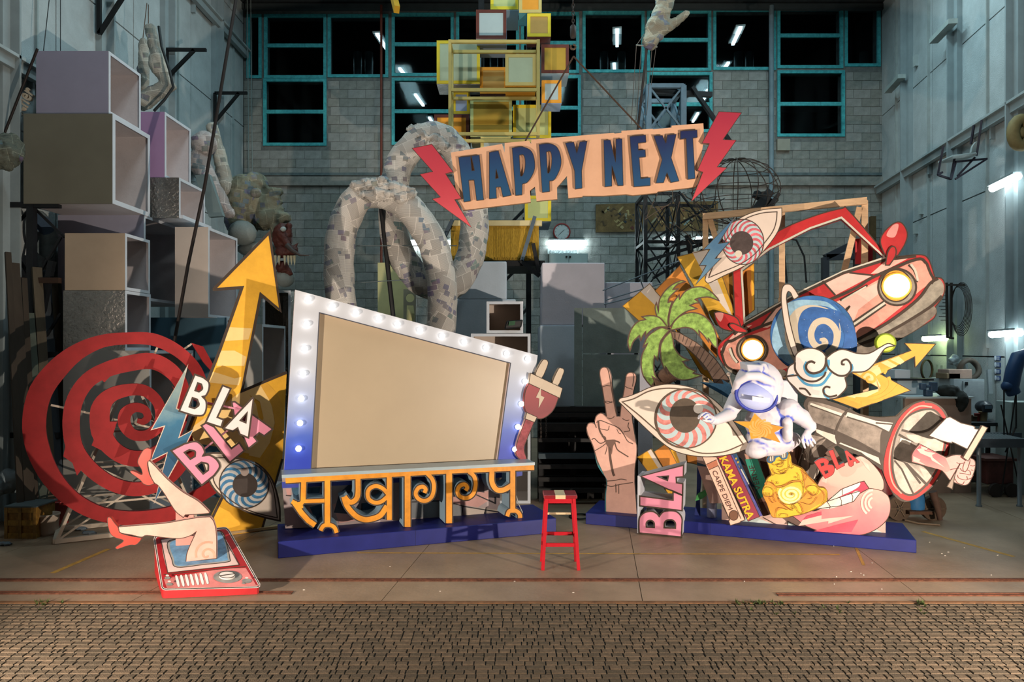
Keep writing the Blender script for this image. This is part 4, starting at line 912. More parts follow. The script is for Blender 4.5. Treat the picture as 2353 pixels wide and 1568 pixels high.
gd.ln('outline', [(gd.pts, 1.2, True)] + ls3('1200,430 1230,480 1290,500 1350,490 1400,440 1420,380', '1140,350 1165,430 1180,500 1210,515 1230,490 1215,460', '1415,220 1410,330 1420,400 1445,425 1470,410 1460,380', '1270,440 1320,455 1380,425', '1280,465 1330,480 1385,455', '1300,485 1340,497 1380,480',
    '1255,375 1300,365 1345,340 1335,390 1300,410 1270,400 1255,375', '1265,380 1300,378 1340,352', '1280,330 1300,320 1320,335', '1200,340 1215,380 1240,385', '1320,320 1345,330 1380,320', '1150,540 1135,600 1120,640', '1210,575 1215,620 1250,660', '1110,600 1170,605 1215,625', '1520,480 1545,530 1545,580', '1250,660 1350,640 1450,590 1560,575', '1255,675 1350,662 1450,612 1560,600',
    '1250,680 1265,760 1310,840 1380,890 1480,880 1560,830 1600,750 1600,650 1560,590', '1570,440 1600,500 1600,570 1580,600', '1600,450 1640,530 1610,600 1615,680', '1085,720 1100,680 1140,665 1190,680 1220,720 1215,770 1190,790 1150,790 1110,780 1085,740', '1110,770 1105,735', '1140,780 1135,735', '1170,785 1168,740', '1640,690 1660,660 1720,645 1770,660 1795,690 1790,740 1750,770 1720,775 1680,745 1640,690', '1690,750 1680,715', '1720,770 1710,730', '1755,765 1745,725',
    '1270,760 1300,850 1380,920 1460,970', '1460,970 1470,900 1520,870 1560,890 1600,980 1580,1005 1540,990 1500,910', '1250,1050 1260,960 1300,930 1400,960', '1285,1050 1310,1015 1360,1010 1395,1020 1390,1050', '1550,840 1620,770 1650,720', '1570,860 1680,890 1740,850 1780,790', '1800,680 1860,740 1880,820 1840,890', '1160,800 1190,850 1220,870', '1210,770 1230,830 1250,860', '1660,820 1700,810 1720,770') + [(A3.c(1265, 612, 12, 12), 1, True), (A3.c(1500, 540, 10, 10), 1, True), (A3.c(1455, 757, 14, 14), 1.3, True), (A3.c(1255, 243, 10, 10), 1, True), (A3.s('1450,880 1480,900 1490,930 1465,945 1448,920'), 1, True)], BRL)
LW = 1.35
# ---- lips
LIP = grad([(0, '#c65b66'), (.3, '#cf7c7c'), (.55, '#d9a093'), (1, '#dba79a')], .05, 1.2, .55, var=.5, sc=4)
lp_ = Bd('lips_cutout', R0.shift(-.03), X3.s('935,1052c 970,990 1060,930 1160,880 1240,842 1300,868 1370,940 1410,1010 1415,1070 1400,1092c 1445,1130 1462,1190 1455,1260 1420,1320 1340,1380 1240,1412 1100,1405 960,1385 850,1345 790,1300 755,1275c 860,1240 940,1230 1010,1150'), .08, [LIP, m('#8d6a62')], 'huge pink open lips cutout with white teeth at the right plinth', 'cutout', outline=1.3)
lp_.f('mouth', X3('1005,1165 1110,1080 1240,1030 1272,1022 1308,1075 1240,1112 1195,1170 1100,1200 1000,1222 920,1225'), m('#a8374c', .55, .15))
TT = m('#d8d0c4', .5, .04)
lp_.f('tooth', [X3.s('1010,1165c 1060,1115 1110,1080c 1115,1125c 1060,1150', n=3), X3.s('1115,1080c 1180,1050 1240,1032 1235,1060 1190,1090 1118,1122c', n=3), X3('920,1225 1000,1172 1025,1205 1022,1222'), X3('1003,1170 1095,1140 1108,1165 1105,1200 1028,1220'), X3('1102,1138 1175,1115 1190,1130 1185,1175 1112,1200'), X3.s('1180,1112c 1220,1092 1242,1108 1215,1150 1190,1172c', n=3)], TT, each=True)
lp_.ln('outline', [(X3('1010,1165 1110,1080 1240,1030 1272,1022 1308,1075 1240,1112 1195,1170 1100,1200 920,1225'), 1.3), (X3('1115,1080 1115,1122'), 1), (X3('1003,1170 1095,1140 1180,1112 1240,1095'), 1.2), (X3('1095,1140 1110,1165 1105,1200'), 1), (X3('1180,1112 1192,1135 1185,1172'), 1), (X3('1005,1170 1028,1205 1022,1222'), 1), (X3.s('1308,1075 1350,1080 1400,1092', False), 1.2)])
lp_.f('light_mark', each=True, polys=[X3('830,1300 965,1268 965,1295 1200,1272 1010,1330 1015,1310 800,1345'), X3('1240,860 1300,900 1320,960 1290,930'), X3('960,1020 1010,960 1000,1040')], mat=m('#e0b0a4', .6))
lp_.f('dark_mark', [X3('860,1270 965,1240 965,1268 830,1302'), X3('900,1385 1100,1330 1230,1300 1180,1390 1000,1390')], m('#b94a5c', .6, .2))
sw_ = [X3.c(1340, 1180, r, r * 1.1, 0, 14, 100 + r * .3, 250 + r * .2) for r in (35, 60, 85)]
lp_.ln('swirl_mark', [(s_, 5) for s_ in sw_], m('#dfb9ad', .6))
# ---- red BLA
RB = m('#c53a38', .55, .08); RBS = m('#8fa5b5', .6)
RP = R0.shift(.26)
for nm, pts, hs_, l in (('b', X4.s('275,912c 310,890 345,885 375,905 370,930c 405,935 415,965 400,1000 350,1028c'), [X4('318,922 340,915 345,932 325,942'), X4('345,975 368,968 372,985 352,995')], 'small red letter B leaning over the lips cutout'),
                    ('l', X4('372,835 405,825 445,932 480,915 486,935 430,965'), [], 'small red letter L above the lips cutout'), ('a', X4('485,835 500,830 590,912 568,920 560,905 545,912 548,932 530,945 515,938'), [X4('510,868 540,895 522,900')], 'small red letter A above the lips cutout')):
    Bd('letter_' + nm, RP, pts, .06, [RB, RBS], l, 'letter', 'small red letters', holes=hs_, outline=.8, ink=m('#5a2422'))
# ---- megaphone
MG = R0.shift(-.10); GRY = m('#85796e', .6, .35, 7, bump=.1); GRL = m('#a39a90', .6, .25, 7); DKG = m('#4a4038', .6, .1); CRW = m('#cfc4b6', .55, .05); MRED = m('#b8302e', .55, .2, 6)
mgp = Bd('megaphone_cutout', MG, X4.s('200,520c 215,480 250,452c 380,490 510,538 600,583 720,602 850,596c 930,525 1030,488 1110,500 1180,555 1212,650 1218,780 1185,930 1110,1065 1010,1148 920,1187 850,1165 785,1070 745,965c 640,890 500,835 430,795c 360,830 320,920 300,1010 270,1042c 200,985 165,925c 190,850 215,760 285,690'), .10, [DKG, m('#8f877d')], 'grey megaphone cutout with a red-rimmed horn facing right', 'cutout')
mgp.f('barrel', [X4.s('228,522c 262,490 480,555 475,600 430,690c 270,640'), X4.s('478,585c 560,600 700,650 815,650c 740,700 730,850c 560,760 430,700c'), X4.s('240,720c 330,740 350,760 250,870 230,1000 180,930c 200,850')], GRY)
mgp.f('painted_stripe', [X4('250,500 470,575 460,592 245,515'), X4('505,565 700,625 820,640 790,705 690,660 490,598'), X4('280,680 420,725 430,790 290,705'), X4('440,770 720,880 735,930 600,850 440,785'), X4('285,985 310,960 290,1030 270,1030')], CRW, each=True)
mgp.f('bell_inside', X4.s('1050,545 1130,570 1180,680 1175,830 1110,990 1010,1110 930,1140 860,1090 820,980 815,850 850,700 930,590'), m('#9a8f84', .6, .3, 7))
mgp.f('bell_petal', [X4.s('900,640c 960,570 1060,545 1130,590 1145,620c 1060,680 960,700 890,690c'), X4.s('830,880c 930,920 1020,1000 1060,1060c 960,1130 880,1110 830,1000', n=4), X4.s('1000,945c 1090,980 1140,960 1110,1010 1060,1065c', n=4), X4.s('910,720c 1020,720 1150,690 1180,760 1170,840 1080,830 960,790', n=4)], m('#b5aa9d', .6, .25, 6))
ring = '1050,520 1140,560 1188,680 1180,840 1110,1010 1010,1120 920,1158 850,1110 805,1010 800,850 840,690 930,570'
mgp.ln('red_rim', [(X4.s(ring), 13, True), (X4.s('1040,500 960,530 870,620 805,760 770,900 775,1010 830,1110 920,1165', False), 8)], MRED)
mgp.ln('rim_stripe', [(X4.s('1090,530 1000,525 920,580 850,690 805,820 795,950 820,1060 880,1130', False), 2.5)], m('#d69080', .6))
mgp.ln('outline', [(X4.s('530,540 480,580 430,680 430,750 450,780', False), 5), (X4('250,520 470,600'), 2), (X4('270,640 430,700 560,760 740,860'), 3), (X4.s('430,790 350,840 300,960 290,1020', False), 3.5), (X4.s('240,900 250,830 300,770 350,745', False), 3), (X4('700,640 820,650'), 2.5), (X4('500,598 700,660 790,705'), 2.5), (X4.s('1150,620 1060,690 960,705 880,690', False), 4), (X4('820,880 900,910 1010,1060'), 5), (X4('900,910 1060,1075'), 6), (X4('830,900 880,960 960,1130'), 3), (X4('860,720 980,790'), 4), (X4('440,785 600,850 740,960'), 2.5), (X4.s('1050,545 1130,570 1180,680 1175,830 1110,990 1010,1110 930,1140 860,1090 820,980 815,850 850,700 930,590'), 3.5, True)], DKG)
mgp.f('inner_cone', X4.s('870,745c 985,780 1010,770 960,830 960,900 980,940 850,890c 830,860'), m('#8f8479', .6, .3, 7)); mgp.f('white_stripe', X4('872,742 945,768 938,795 865,768'), CRW)
# ---- arm with flag
AF = R0.shift(.14)
arm = Bd('arm_cutout', AF, X4.s('1005,785c 1100,835 1190,880c 1250,862 1310,866 1345,880 1385,900 1390,945 1375,1000 1345,1060 1305,1072 1250,1055 1212,1035c 1150,965 1040,935 950,912c 955,850'), .06, [m('#d4938b', .6, .12, 5), m('#7d5a50')], 'pink forearm cutout with clenched fist coming out of the megaphone', 'cutout', outline=1.3)
arm.f('sleeve', X4.s('1010,790c 1100,838 1185,885c 1215,960 1190,980 1150,965 1050,938 955,908c 960,850'), grad([(0, '#cf8078'), (.5, '#b94a55'), (1, '#b23a48')], .9, 1.45, .6, var=.6))
arm.f('bolt_mark', [X4('985,822 1030,815 1040,835 1115,850 1090,862 1095,880 1180,950 1090,900 1080,880 1010,850'), X4('960,870 1010,895 1000,905 1050,935 960,905'), X4('1010,800 1060,815 1055,825 1090,840 1020,820')], m('#dba39a', .6))
def z4(*t): return [(Z4.s(q, False), 1.2) for q in t]
arm.ln('outline', z4('570,1190 600,1200 640,1190 640,1180', '510,1255 550,1245 590,1240', '640,1185 625,1240 635,1270 660,1260 680,1210 690,1170 680,1150', '600,1240 620,1265 650,1275', '595,1285 640,1290 690,1300 690,1270 665,1255', '575,1300 590,1330 640,1345 665,1340 660,1310', '555,1335 575,1370 620,1385 640,1360', '690,1215 715,1220 735,1215', '700,1255 720,1260', '668,1340 700,1330 720,1300'), m('#5e3a34'))
FPt = AF.shift(.03); POLEC = m('#b09a88', .6, .08)
flg = Bd('flag_cutout', FPt, X4.s('1190,605c 1215,598c 1290,640c 1330,650 1385,665 1388,680 1415,684c 1335,822c 1230,772c 1225,780 1165,766 1068,730c', n=3), .03, [m('#cdbab0', .6, .04), m('#5a4a42')], 'blank white flag cutout on a grey staff above the fist', 'flag', outline=1.5)
Bd('staff', FPt.shift(.004), X4('1438,658 1476,674 1340,905 1306,880'), .05, [POLEC, m('#7f6d5f')], parent=flg.o, outline=1.2)
Bd('staff', AF.shift(.006), X4('1285,925 1250,1000 1232,1100 1195,1082'), .02, [m('#857568', .6, .1), m('#6d5d50')], parent=flg.o, outline=1.2)
# ---- zigzag arrow
za = Bd('arrow_cutout', R0.shift(-.34), X4('900,87 1116,93 975,256 970,182 735,302 942,415 575,545 398,478 730,402 525,290 945,138'), .05, [m('#d99a3a', .6, .1, 5), m('#7d5a25')], 'zigzag orange arrow cutout pointing right above the megaphone', 'cutout', outline=1.6)
zp = m('#dfbd86', .6)
za.f('pale_band', [X4('800,200 860,178 900,215 870,235'), X4('735,222 780,205 850,245 810,262'), X4('560,290 640,262 720,235 740,290 700,320 735,380 720,420 640,460 560,470 500,455 730,402'), ], zp)
za.ln('orange_band', [(X4.s('790,320 800,380 750,440 660,470 560,470', False), 7), (X4.s('860,380 800,440 700,490 600,500', False), 7), (X4.s('600,320 640,285 690,310 690,350 650,355 640,330 660,320', False), 6), (X4.s('720,240 770,270 760,300', False), 6)], m('#d99a3a', .6, .1, 5))
# ---- large eye
EY = R0.shift(.24); PKI = m('#cf7f78', .6, .35, 9); PBL = m('#a9bdc0', .6, .06); EYW = m('#cfc0b2', .6, .04)
be = Bd('eye_cutout', EY, X2.s('330,400c 345,378 400,365 480,335 580,292 700,272 830,285 930,318 1060,400 1180,530 1325,748c 1200,792 1050,816 900,811 750,772 620,680 490,560'), .09, [EYW, m('#7f8f94', .5)], 'large open eye cutout with red striped iris beside the raised hand', 'cutout', outline=1.4)
inn = X2.s('360,405c 450,380 560,325 690,303 820,312 920,340 1040,425 1130,530 1267,722c 1120,780 960,790 840,755 700,690 600,605 480,500')
be.f('eye_white', inn, m('#d6c8ba', .6, .04)); be.f('iris', X2.c(835, 530, 238, 228), m('#5a4a40', .6))
iris(be, X2, 840, 530, 222, 218, 830, 507, 112, 128, 28, [PKI, PBL], 22)
be.f('pupil', X2.c(830, 507, 115, 130), m('#54483c', .6, .18, 7)); be.f('highlight', X2.c(930, 455, 37), m('#d9d3cc', .5))
be.ln('outline', [(inn, 2, True), (X2.c(838, 530, 228, 222), 2.2, True)], m('#5a4a3c'))
# ---- astronaut sculpture
AY = R0.hit(Z6('800,900')[0]).y - .12
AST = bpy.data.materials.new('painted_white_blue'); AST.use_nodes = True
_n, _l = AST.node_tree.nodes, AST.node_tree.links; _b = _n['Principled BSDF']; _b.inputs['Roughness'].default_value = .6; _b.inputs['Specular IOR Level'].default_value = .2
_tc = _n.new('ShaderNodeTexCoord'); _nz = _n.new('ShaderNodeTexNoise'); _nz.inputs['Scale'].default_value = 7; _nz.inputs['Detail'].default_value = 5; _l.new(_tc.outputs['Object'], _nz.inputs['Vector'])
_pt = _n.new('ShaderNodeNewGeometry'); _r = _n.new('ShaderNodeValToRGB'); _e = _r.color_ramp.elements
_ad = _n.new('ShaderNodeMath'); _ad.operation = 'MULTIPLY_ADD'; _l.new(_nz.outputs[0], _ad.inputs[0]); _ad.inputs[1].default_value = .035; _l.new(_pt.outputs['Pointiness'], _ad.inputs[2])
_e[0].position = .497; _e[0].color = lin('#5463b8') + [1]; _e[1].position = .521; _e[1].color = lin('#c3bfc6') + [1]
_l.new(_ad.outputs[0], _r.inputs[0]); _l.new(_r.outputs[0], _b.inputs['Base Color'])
def a6(x, y, dy=0): return at(*Z6('%f,%f' % (x, y))[0], AY + dy)
kz = AY / F / 5.6
def cap(g, p, q_, r1, r2): g.tube([p + (p - q_).normalized() * r1 * .5, p, p.lerp(q_, .5), q_, q_ + (q_ - p).normalized() * r2 * .5], [r1 * .8, r1, (r1 + r2) / 2, r2, r2 * .8], 14); g.ell(p, r1, 14); g.ell(q_, r2, 14)
g = G()
g.ell(a6(800, 960, .02), (290 * kz, 210 * kz, 260 * kz), 20); g.ell(a6(850, 1180, .02), (340 * kz, 220 * kz, 190 * kz), 20)
cap(g, a6(640, 1300, -.08), a6(930, 1240, .0), 105 * kz, 150 * kz); cap(g, a6(1000, 1250, 0), a6(1130, 1180, .05), 120 * kz, 100 * kz)
g.ell(a6(660, 1330, -.08), (140 * kz, 130 * kz, 95 * kz)); 
cap(g, a6(1080, 800, -.08), a6(1240, 890, -.14), 150 * kz, 95 * kz); cap(g, a6(1240, 890, -.12), a6(1370, 1020, -.2), 110 * kz, 62 * kz); cap(g, a6(1385, 990, -.2), a6(1330, 1090, -.2), 48 * kz, 38 * kz)
cap(g, a6(420, 660, -.0), a6(330, 800, -.12), 120 * kz, 95 * kz); cap(g, a6(330, 850, -.14), a6(140, 930, -.34), 82 * kz, 62 * kz)
for a, b, r in (((1060, 960), (1060, 1150), 65),): cap(g, a6(*a, -.18), a6(*b, -.16), r * kz, r * kz)
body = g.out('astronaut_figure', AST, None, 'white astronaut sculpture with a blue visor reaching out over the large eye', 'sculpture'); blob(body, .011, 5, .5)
g = G(); g.ell(a6(690, 490, -.16), (300 * kz, 285 * kz, 320 * kz), 28); g.ell(a6(640, 690, -.2), (200 * kz, 210 * kz, 110 * kz), 20)
g.obox(a6(545, 300, -.40), V((190 * kz, 0, -.01)), V((0, .25, .03)), V((0.01, .05, 85 * kz))); g.obox(a6(745, 300, -.37), V((60 * kz, 0, -.01)), V((0, .25, .03)), V((.01, .05, 100 * kz)))
br = [a6(375, 560, -.30), a6(420, 440, -.38), a6(540, 365, -.43), a6(690, 365, -.43), a6(830, 430, -.38), a6(910, 540, -.30), a6(930, 680, -.24)]
g.tube(br, [.03, .045, .05, .05, .05, .05, .04], 10)
for b_ in br: g.ell(b_, .04, 8); g.obox(a6(880, 700, -.3), V((90 * kz, 0, 0)), V((0, .2, 0)), V((0, 0, 320 * kz)))
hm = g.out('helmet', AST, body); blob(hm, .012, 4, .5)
vis = G().ell(a6(635, 615, -.30), (245 * kz, 160 * kz, 185 * kz), 30, rot=Matrix.Rotation(.24, 3, 'Y')).out('visor', grad([(0, '#a9b2d6'), (.6, '#7d8ac8'), (1, '#5a68b8')], H - 8 * .07, H - 8 * .02, .25, var=.5, sc=9), body)
g = G(); rim = []
for k in range(36):
    a = 2 * math.pi * k / 36; p = Matrix.Rotation(.24, 3, 'Y') @ V((252 * kz * math.cos(a), -.045, 190 * kz * math.sin(a))); rim.append(a6(640, 610, -.30) + p)
g.tube(rim, .018, 8, True); g.out('visor_rim', m('#27358f', .5, .2, 9), body)
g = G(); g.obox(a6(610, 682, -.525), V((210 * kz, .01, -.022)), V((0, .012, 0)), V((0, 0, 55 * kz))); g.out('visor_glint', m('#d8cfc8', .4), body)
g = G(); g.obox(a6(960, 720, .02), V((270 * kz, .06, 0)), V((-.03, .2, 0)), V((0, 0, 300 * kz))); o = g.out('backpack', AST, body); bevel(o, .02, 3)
g = G(); g.tube([a6(360, 520, -.12), a6(305, 340, -.12)], .008, 8); g.ell(a6(303, 336, -.12), .023); g.out('antenna', m('#cbb8a8', .5), body)
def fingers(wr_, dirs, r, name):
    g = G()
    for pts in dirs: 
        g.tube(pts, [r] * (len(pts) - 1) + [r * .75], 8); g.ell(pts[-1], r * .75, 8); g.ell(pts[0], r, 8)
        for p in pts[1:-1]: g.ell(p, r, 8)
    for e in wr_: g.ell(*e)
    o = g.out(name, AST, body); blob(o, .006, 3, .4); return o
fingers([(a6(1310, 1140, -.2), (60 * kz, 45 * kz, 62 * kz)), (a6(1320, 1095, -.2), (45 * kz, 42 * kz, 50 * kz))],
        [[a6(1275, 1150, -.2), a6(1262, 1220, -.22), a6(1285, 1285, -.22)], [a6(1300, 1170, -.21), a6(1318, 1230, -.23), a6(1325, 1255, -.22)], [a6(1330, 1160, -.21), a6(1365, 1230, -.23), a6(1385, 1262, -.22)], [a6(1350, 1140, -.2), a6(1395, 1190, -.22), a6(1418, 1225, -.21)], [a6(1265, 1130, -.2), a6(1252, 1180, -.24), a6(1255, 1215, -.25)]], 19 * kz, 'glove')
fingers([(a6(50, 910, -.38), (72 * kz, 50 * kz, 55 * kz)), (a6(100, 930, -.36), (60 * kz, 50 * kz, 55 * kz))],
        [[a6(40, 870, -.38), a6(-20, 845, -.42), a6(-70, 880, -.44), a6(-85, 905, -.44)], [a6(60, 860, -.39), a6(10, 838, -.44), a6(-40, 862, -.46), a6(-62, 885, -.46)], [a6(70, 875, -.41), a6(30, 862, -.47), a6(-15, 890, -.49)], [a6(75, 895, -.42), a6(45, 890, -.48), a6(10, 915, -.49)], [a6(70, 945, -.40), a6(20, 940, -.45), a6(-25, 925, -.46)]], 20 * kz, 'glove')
# star held by the astronaut
SR_ = R0.shift(.44)
stp = Z6('370,944 580,948 640,842 770,968 1012,1022 890,1090 972,1222 745,1146 592,1172 562,1040')
star = Bd('star_cutout', SR_, stp, .06, [grad([(0, '#c98a2c'), (1, '#b5652f')], 2.6, 3.35, .55, axis=0, var=.2), m('#cbbcb2', .6)], 'orange five-pointed star with a swirl held before the astronaut', 'cutout')
sl = []
for k in range(11):
    pts = []
    for j in range(9):
        a = 2 * math.pi * k / 11 + j * .22; r = 12 + j * 17; pts.append((715 + r * math.cos(a) * 1.0, 1035 + r * math.sin(a) * .8))
    sl.append((Z6(' '.join('%.1f,%.1f' % p for p in pts)), [1 + .5 * j for j in range(9)]))
star.ln('swirl', sl, m('#d69a55', .6))
# dark blue crown spikes behind the astronaut
Bd('spike_cutout', R0.shift(-.02), X2('940,255 1120,270 1105,235 1190,285 1230,300 1180,420 1150,375'), .04, [m('#2a5878', .6, .3, 10), m('#23445c')], 'dark blue jagged spike cutout behind the astronaut shoulder', 'cutout')
# ---- cloud, planet, car
cl_ = Bd('cloud_cutout', R0.shift(.0), X1v.s('1225,1218c 1240,1160 1282,1128c 1290,1075 1345,1040 1410,1037 1465,1062 1490,1098c 1540,1060 1600,1042 1690,1068 1770,1068 1840,1030 1895,1003 1942,1018c 1880,1035 1840,1085 1800,1142 1740,1188 1640,1192c 1625,1220 1612,1230c 1622,1290 1580,1342 1530,1368 1400,1362 1330,1340 1280,1292 1238,1250'), .09, [m('#cdbfb8', .6, .04), m('#a9b0c2', .6)], 'white curling cloud cutout with blue shading under the planet', 'cutout', outline=2.2)
cb = m('#3f86ab', .6, .12)
cl_.ln('blue_shade', [(X1v.s('1362,1125 1348,1160 1365,1200 1410,1218 1465,1200 1498,1150 1500,1110', False), 8), (X1v.s('1300,1215 1345,1265 1400,1280 1460,1272 1500,1225 1520,1195', False), 6), (X1v.s('1235,1220 1275,1210', False), 5), (X1v.s('1640,1195 1660,1170 1655,1140', False), 4), (X1v.s('1470,1310 1480,1345 1510,1365', False), 6)], cb)
cl_.ln('swirl_line', [(X1v.s('1415,1133 1390,1122 1362,1135 1355,1165 1375,1192 1410,1200 1455,1185 1482,1150 1488,1100', False), 4), (X1v.s('1282,1128 1285,1180 1320,1228 1370,1252 1425,1250 1470,1220 1485,1190', False), 3.4), (X1v.s('1485,1095 1495,1150 1520,1185 1570,1215 1620,1212 1650,1180 1650,1140 1625,1110 1595,1118 1592,1140 1610,1142', False), 3.4), (X1v.s('1230,1220 1300,1212', False), 3), (X1v.s('1515,1295 1490,1288 1470,1305 1475,1335 1510,1355 1560,1345', False), 3.4), (X1v.s('1310,1300 1350,1305 1385,1345', False), 3.2)], INK)
pl_ = Bd('planet_cutout', R0.shift(-.22), X5.c(1048, 1290, 384, 352, 0, 56), .06, [m('#2c5f99', .55, .22, 9), m('#b5b49a', .5)], 'round blue planet cutout with a cream spiral above the cloud', 'cutout', outline=1)
pl_.f('dark_zone', X5.s('1240,1000c 1370,1100 1428,1250 1420,1400 1380,1520c 1300,1640 1330,1500 1350,1300 1330,1130', n=6), m('#1f4f80', .55, .25, 12))
pl_.f('pale_zone', X5.s('740,1120c 800,1020 920,980 1040,980 1180,1000 1300,1100c 1180,1040 1060,1030 960,1060 860,1140 820,1260 830,1400 870,1520 900,1590c 780,1520 690,1400 690,1260'), m('#7fa3b8', .55, .2, 9))
CRP = m('#b3a793', .6, .06)
pl_.f('cream_zone', X5.s('830,1140c 900,1060 1000,1025 1120,1035 1220,1080 1290,1190 1300,1320 1260,1420 1200,1500 1080,1560 960,1580 880,1540c 830,1440 800,1340 800,1240'), CRP)
pl_.f('blue_zone', X5.s('1180,1060c 1050,1040 960,1080 920,1170 918,1270 940,1370 990,1440 1080,1470 1180,1440 1260,1380 1290,1290 1285,1180c 1330,1280 1320,1400 1260,1480 1430,1480 1430,1250 1300,1090'), m('#27548f', .55, .22, 9))
spc = [(1120 + (125 + 20) * 0, 0)]
sp_pts = [(1108, 1300), (1095, 1335), (1130, 1362), (1175, 1345), (1195, 1295), (1180, 1240), (1130, 1205), (1070, 1215), (1035, 1270), (1040, 1350), (1090, 1410), (1170, 1415), (1240, 1370), (1268, 1290), (1250, 1210), (1190, 1160), (1110, 1150)]
ctr = X5.s(' '.join('%d,%d' % p for p in [(1145, 1350), (1155, 1320), (1130, 1300), (1098, 1310), (1085, 1345), (1105, 1385)]), False)
pl_.ln('cream_spiral', [(X5.s('1110,1335 1140,1340 1160,1365 1140,1400 1090,1400 1045,1350 1035,1270 1075,1190 1150,1165 1220,1200 1265,1280 1250,1390 1180,1460', False, 6), [5, 6, 7, 8, 9, 11, 13, 14, 15, 15, 15, 15, 15, 15, 15, 15, 15, 15, 15, 15, 15, 15, 15, 15, 15, 15, 15, 15, 15, 15, 15, 15, 15, 15, 15, 15, 15, 15, 15, 15, 15, 15, 15, 15, 15, 15, 15, 15, 15, 15, 15, 15, 15, 15, 15, 15, 15, 15, 15, 15, 15, 15, 15, 15, 15, 15, 15, 15, 15, 15, 15, 15, 15][:73])], CRP)
g = G(); z_ = pl_.lv()
for k in range(90):
    a, r = RN.uniform(0, 6.28), RN.uniform(60, 360); x, y = 1060 + r * math.cos(a), 1300 + r * math.sin(a) * .85
    ribbon(g, pl_.pl, X5('%f,%f %f,%f' % (x, y, x + 3, y)), RN.choice((.5, .6, .9, 1.4)), z_)
g.out('star_specks', m('#c9d2d8', .6), pl_.o, kind='stuff')
rg = Bd('planet_ring', R0.shift(-.12), X5.s('925,945c 890,885 850,842 805,838 775,870 765,960 775,1080 800,1230 840,1380 885,1490 930,1490c 885,1340 845,1180 825,1060 812,960 825,905 850,915 880,970', n=5), .03, [m('#c2b3a6', .6, .05), m('#6a5a4c')], parent=pl_.o, outline=1.6)
# car
CRd = R0.shift(-.60); CREDm = m('#ac2426', .55, .14, 4); SALM = m('#cf8f7e', .6, .22, 4); PINK = m('#d6a99c', .6, .10, 4)
cpts = X1v.s('770,1062 785,1005 860,942 905,902 885,850c 872,520c 1000,388 1180,258 1400,165 1590,113 1640,130 1890,425c 1960,430 2110,418 2165,452 2205,567c 2250,575 2272,622 2260,690 2210,760c 2210,818 2150,872 1900,1012 1680,1092 1300,1205 1000,1235 860,1192 800,1130')
chole = X1v('945,862 925,522 1110,385 1380,250 1590,182 1872,433 1600,525 1290,670 1100,775')
car = Bd('car_cutout', CRd, cpts, .11, [CREDm, m('#8f1f2c', .5, .1)], 'tilted red car front cutout with two glowing yellow headlights', 'car', holes=[chole], outline=2)
WHT = m('#b9b3a5', .6, .05)
car.ln('window_trim', [(X1v('950,870 930,518 1110,380 1380,243 1588,172 1875,436 1600,528 1290,675 1105,780'), 4.5, True)], WHT)
car.f('front_panel', X1v.s('800,1060 830,1000 1000,945 1190,875 1640,690 1800,600 2080,452 2145,475 2190,580 2100,660 1950,790 1700,965 1200,1175 900,1195 830,1150'), SALM)
car.f('hood', X1v.s('880,945c 960,875 1290,690 1600,540 1880,452 2080,428c 1800,565 1650,655 1300,800 1000,915 870,985'), CREDm)
car.f('pink_patch', [X1v('1465,592 1640,537 1795,555 1548,685'), X1v('1050,898 1165,755 1215,735 1230,830 1100,900'), X1v('1900,440 2060,425 1840,540 1780,545'), X1v('790,1040 870,950 960,890 1000,880 870,985 800,1060'), X1v('1300,850 1640,690 1830,600 1880,640 1700,780 1640,930 1300,1050'), X1v('1280,1130 1500,1050 1480,1090 1250,1170')], PINK)
car.f('bumper', [X1v.s('1680,985 1900,862 2090,715 2170,610 2225,575 2262,620 2250,690 2160,770 1900,925 1680,1020'), X1v.s('820,1150 900,1190 1000,1195 1200,1175 1200,1225 1000,1232 860,1195')], m('#8f8779', .6, .3, 8), each=True)
car.f('under_bumper', X1v.s('1680,1025 1900,930 2160,775 2200,760 2205,815 2060,925 1860,1025 1680,1090'), m('#6f655a', .65, .35, 10))
car.f('lamp_surround', [X1v.c(1955, 632, 125, 120), X1v.c(1000, 1045, 100, 92)], m('#857d72', .6, .25, 8))
amb = car.f('lamp_amber', [X1v.c(1948, 622, 97, 104), X1v.c(1000, 1042, 78, 80)], m('#d9952e', .45, .05))
for (cx, cy, r) in ((1950, 624, 78), (1003, 1045, 64)):
    c = CRd.hit(X1v('%f,%f' % (cx, cy))[0], .012); rr_ = r / 2.8695 / F * c.y
    G().lathe(c, [(rr_, 0), (rr_, .01), (rr_ * .9, .03), (rr_ * .55, .045), (.002, .05)], 28, axis=CRd.n).out('headlight', em('#ffd98a', 7), car.o)
    G().lathe(c, [(rr_ * 1.14, -.004), (rr_ * 1.14, .008), (rr_ * 1.0, .012)], 28, axis=CRd.n).out('headlight_rim', em('#e9a23c', .6), car.o)
c = CRd.hit(X1v('1850,1000')[0], .30); r_ = 52 / 2.8695 / F * c.y
fog = G().lathe(c, [(r_ * 1.25, -.03), (r_ * 1.25, .0), (r_ * 1.05, .02)], 24, axis=CRd.n).out('fog_light', m('#8a9a2c', .5), None, 'glowing green round lamp under the car bumper', 'lamp')
G().lathe(c + CRd.n * .015, [(r_, 0), (r_ * .9, .03), (r_ * .5, .05), (.002, .055)], 24, axis=CRd.n).out('lens', em('#cfe83a', 3.2), fog)
G().bar(c, c - CRd.n * .30, .05).out('lamp_bracket', BLACK, fog)
g = G()
LW = 2.0
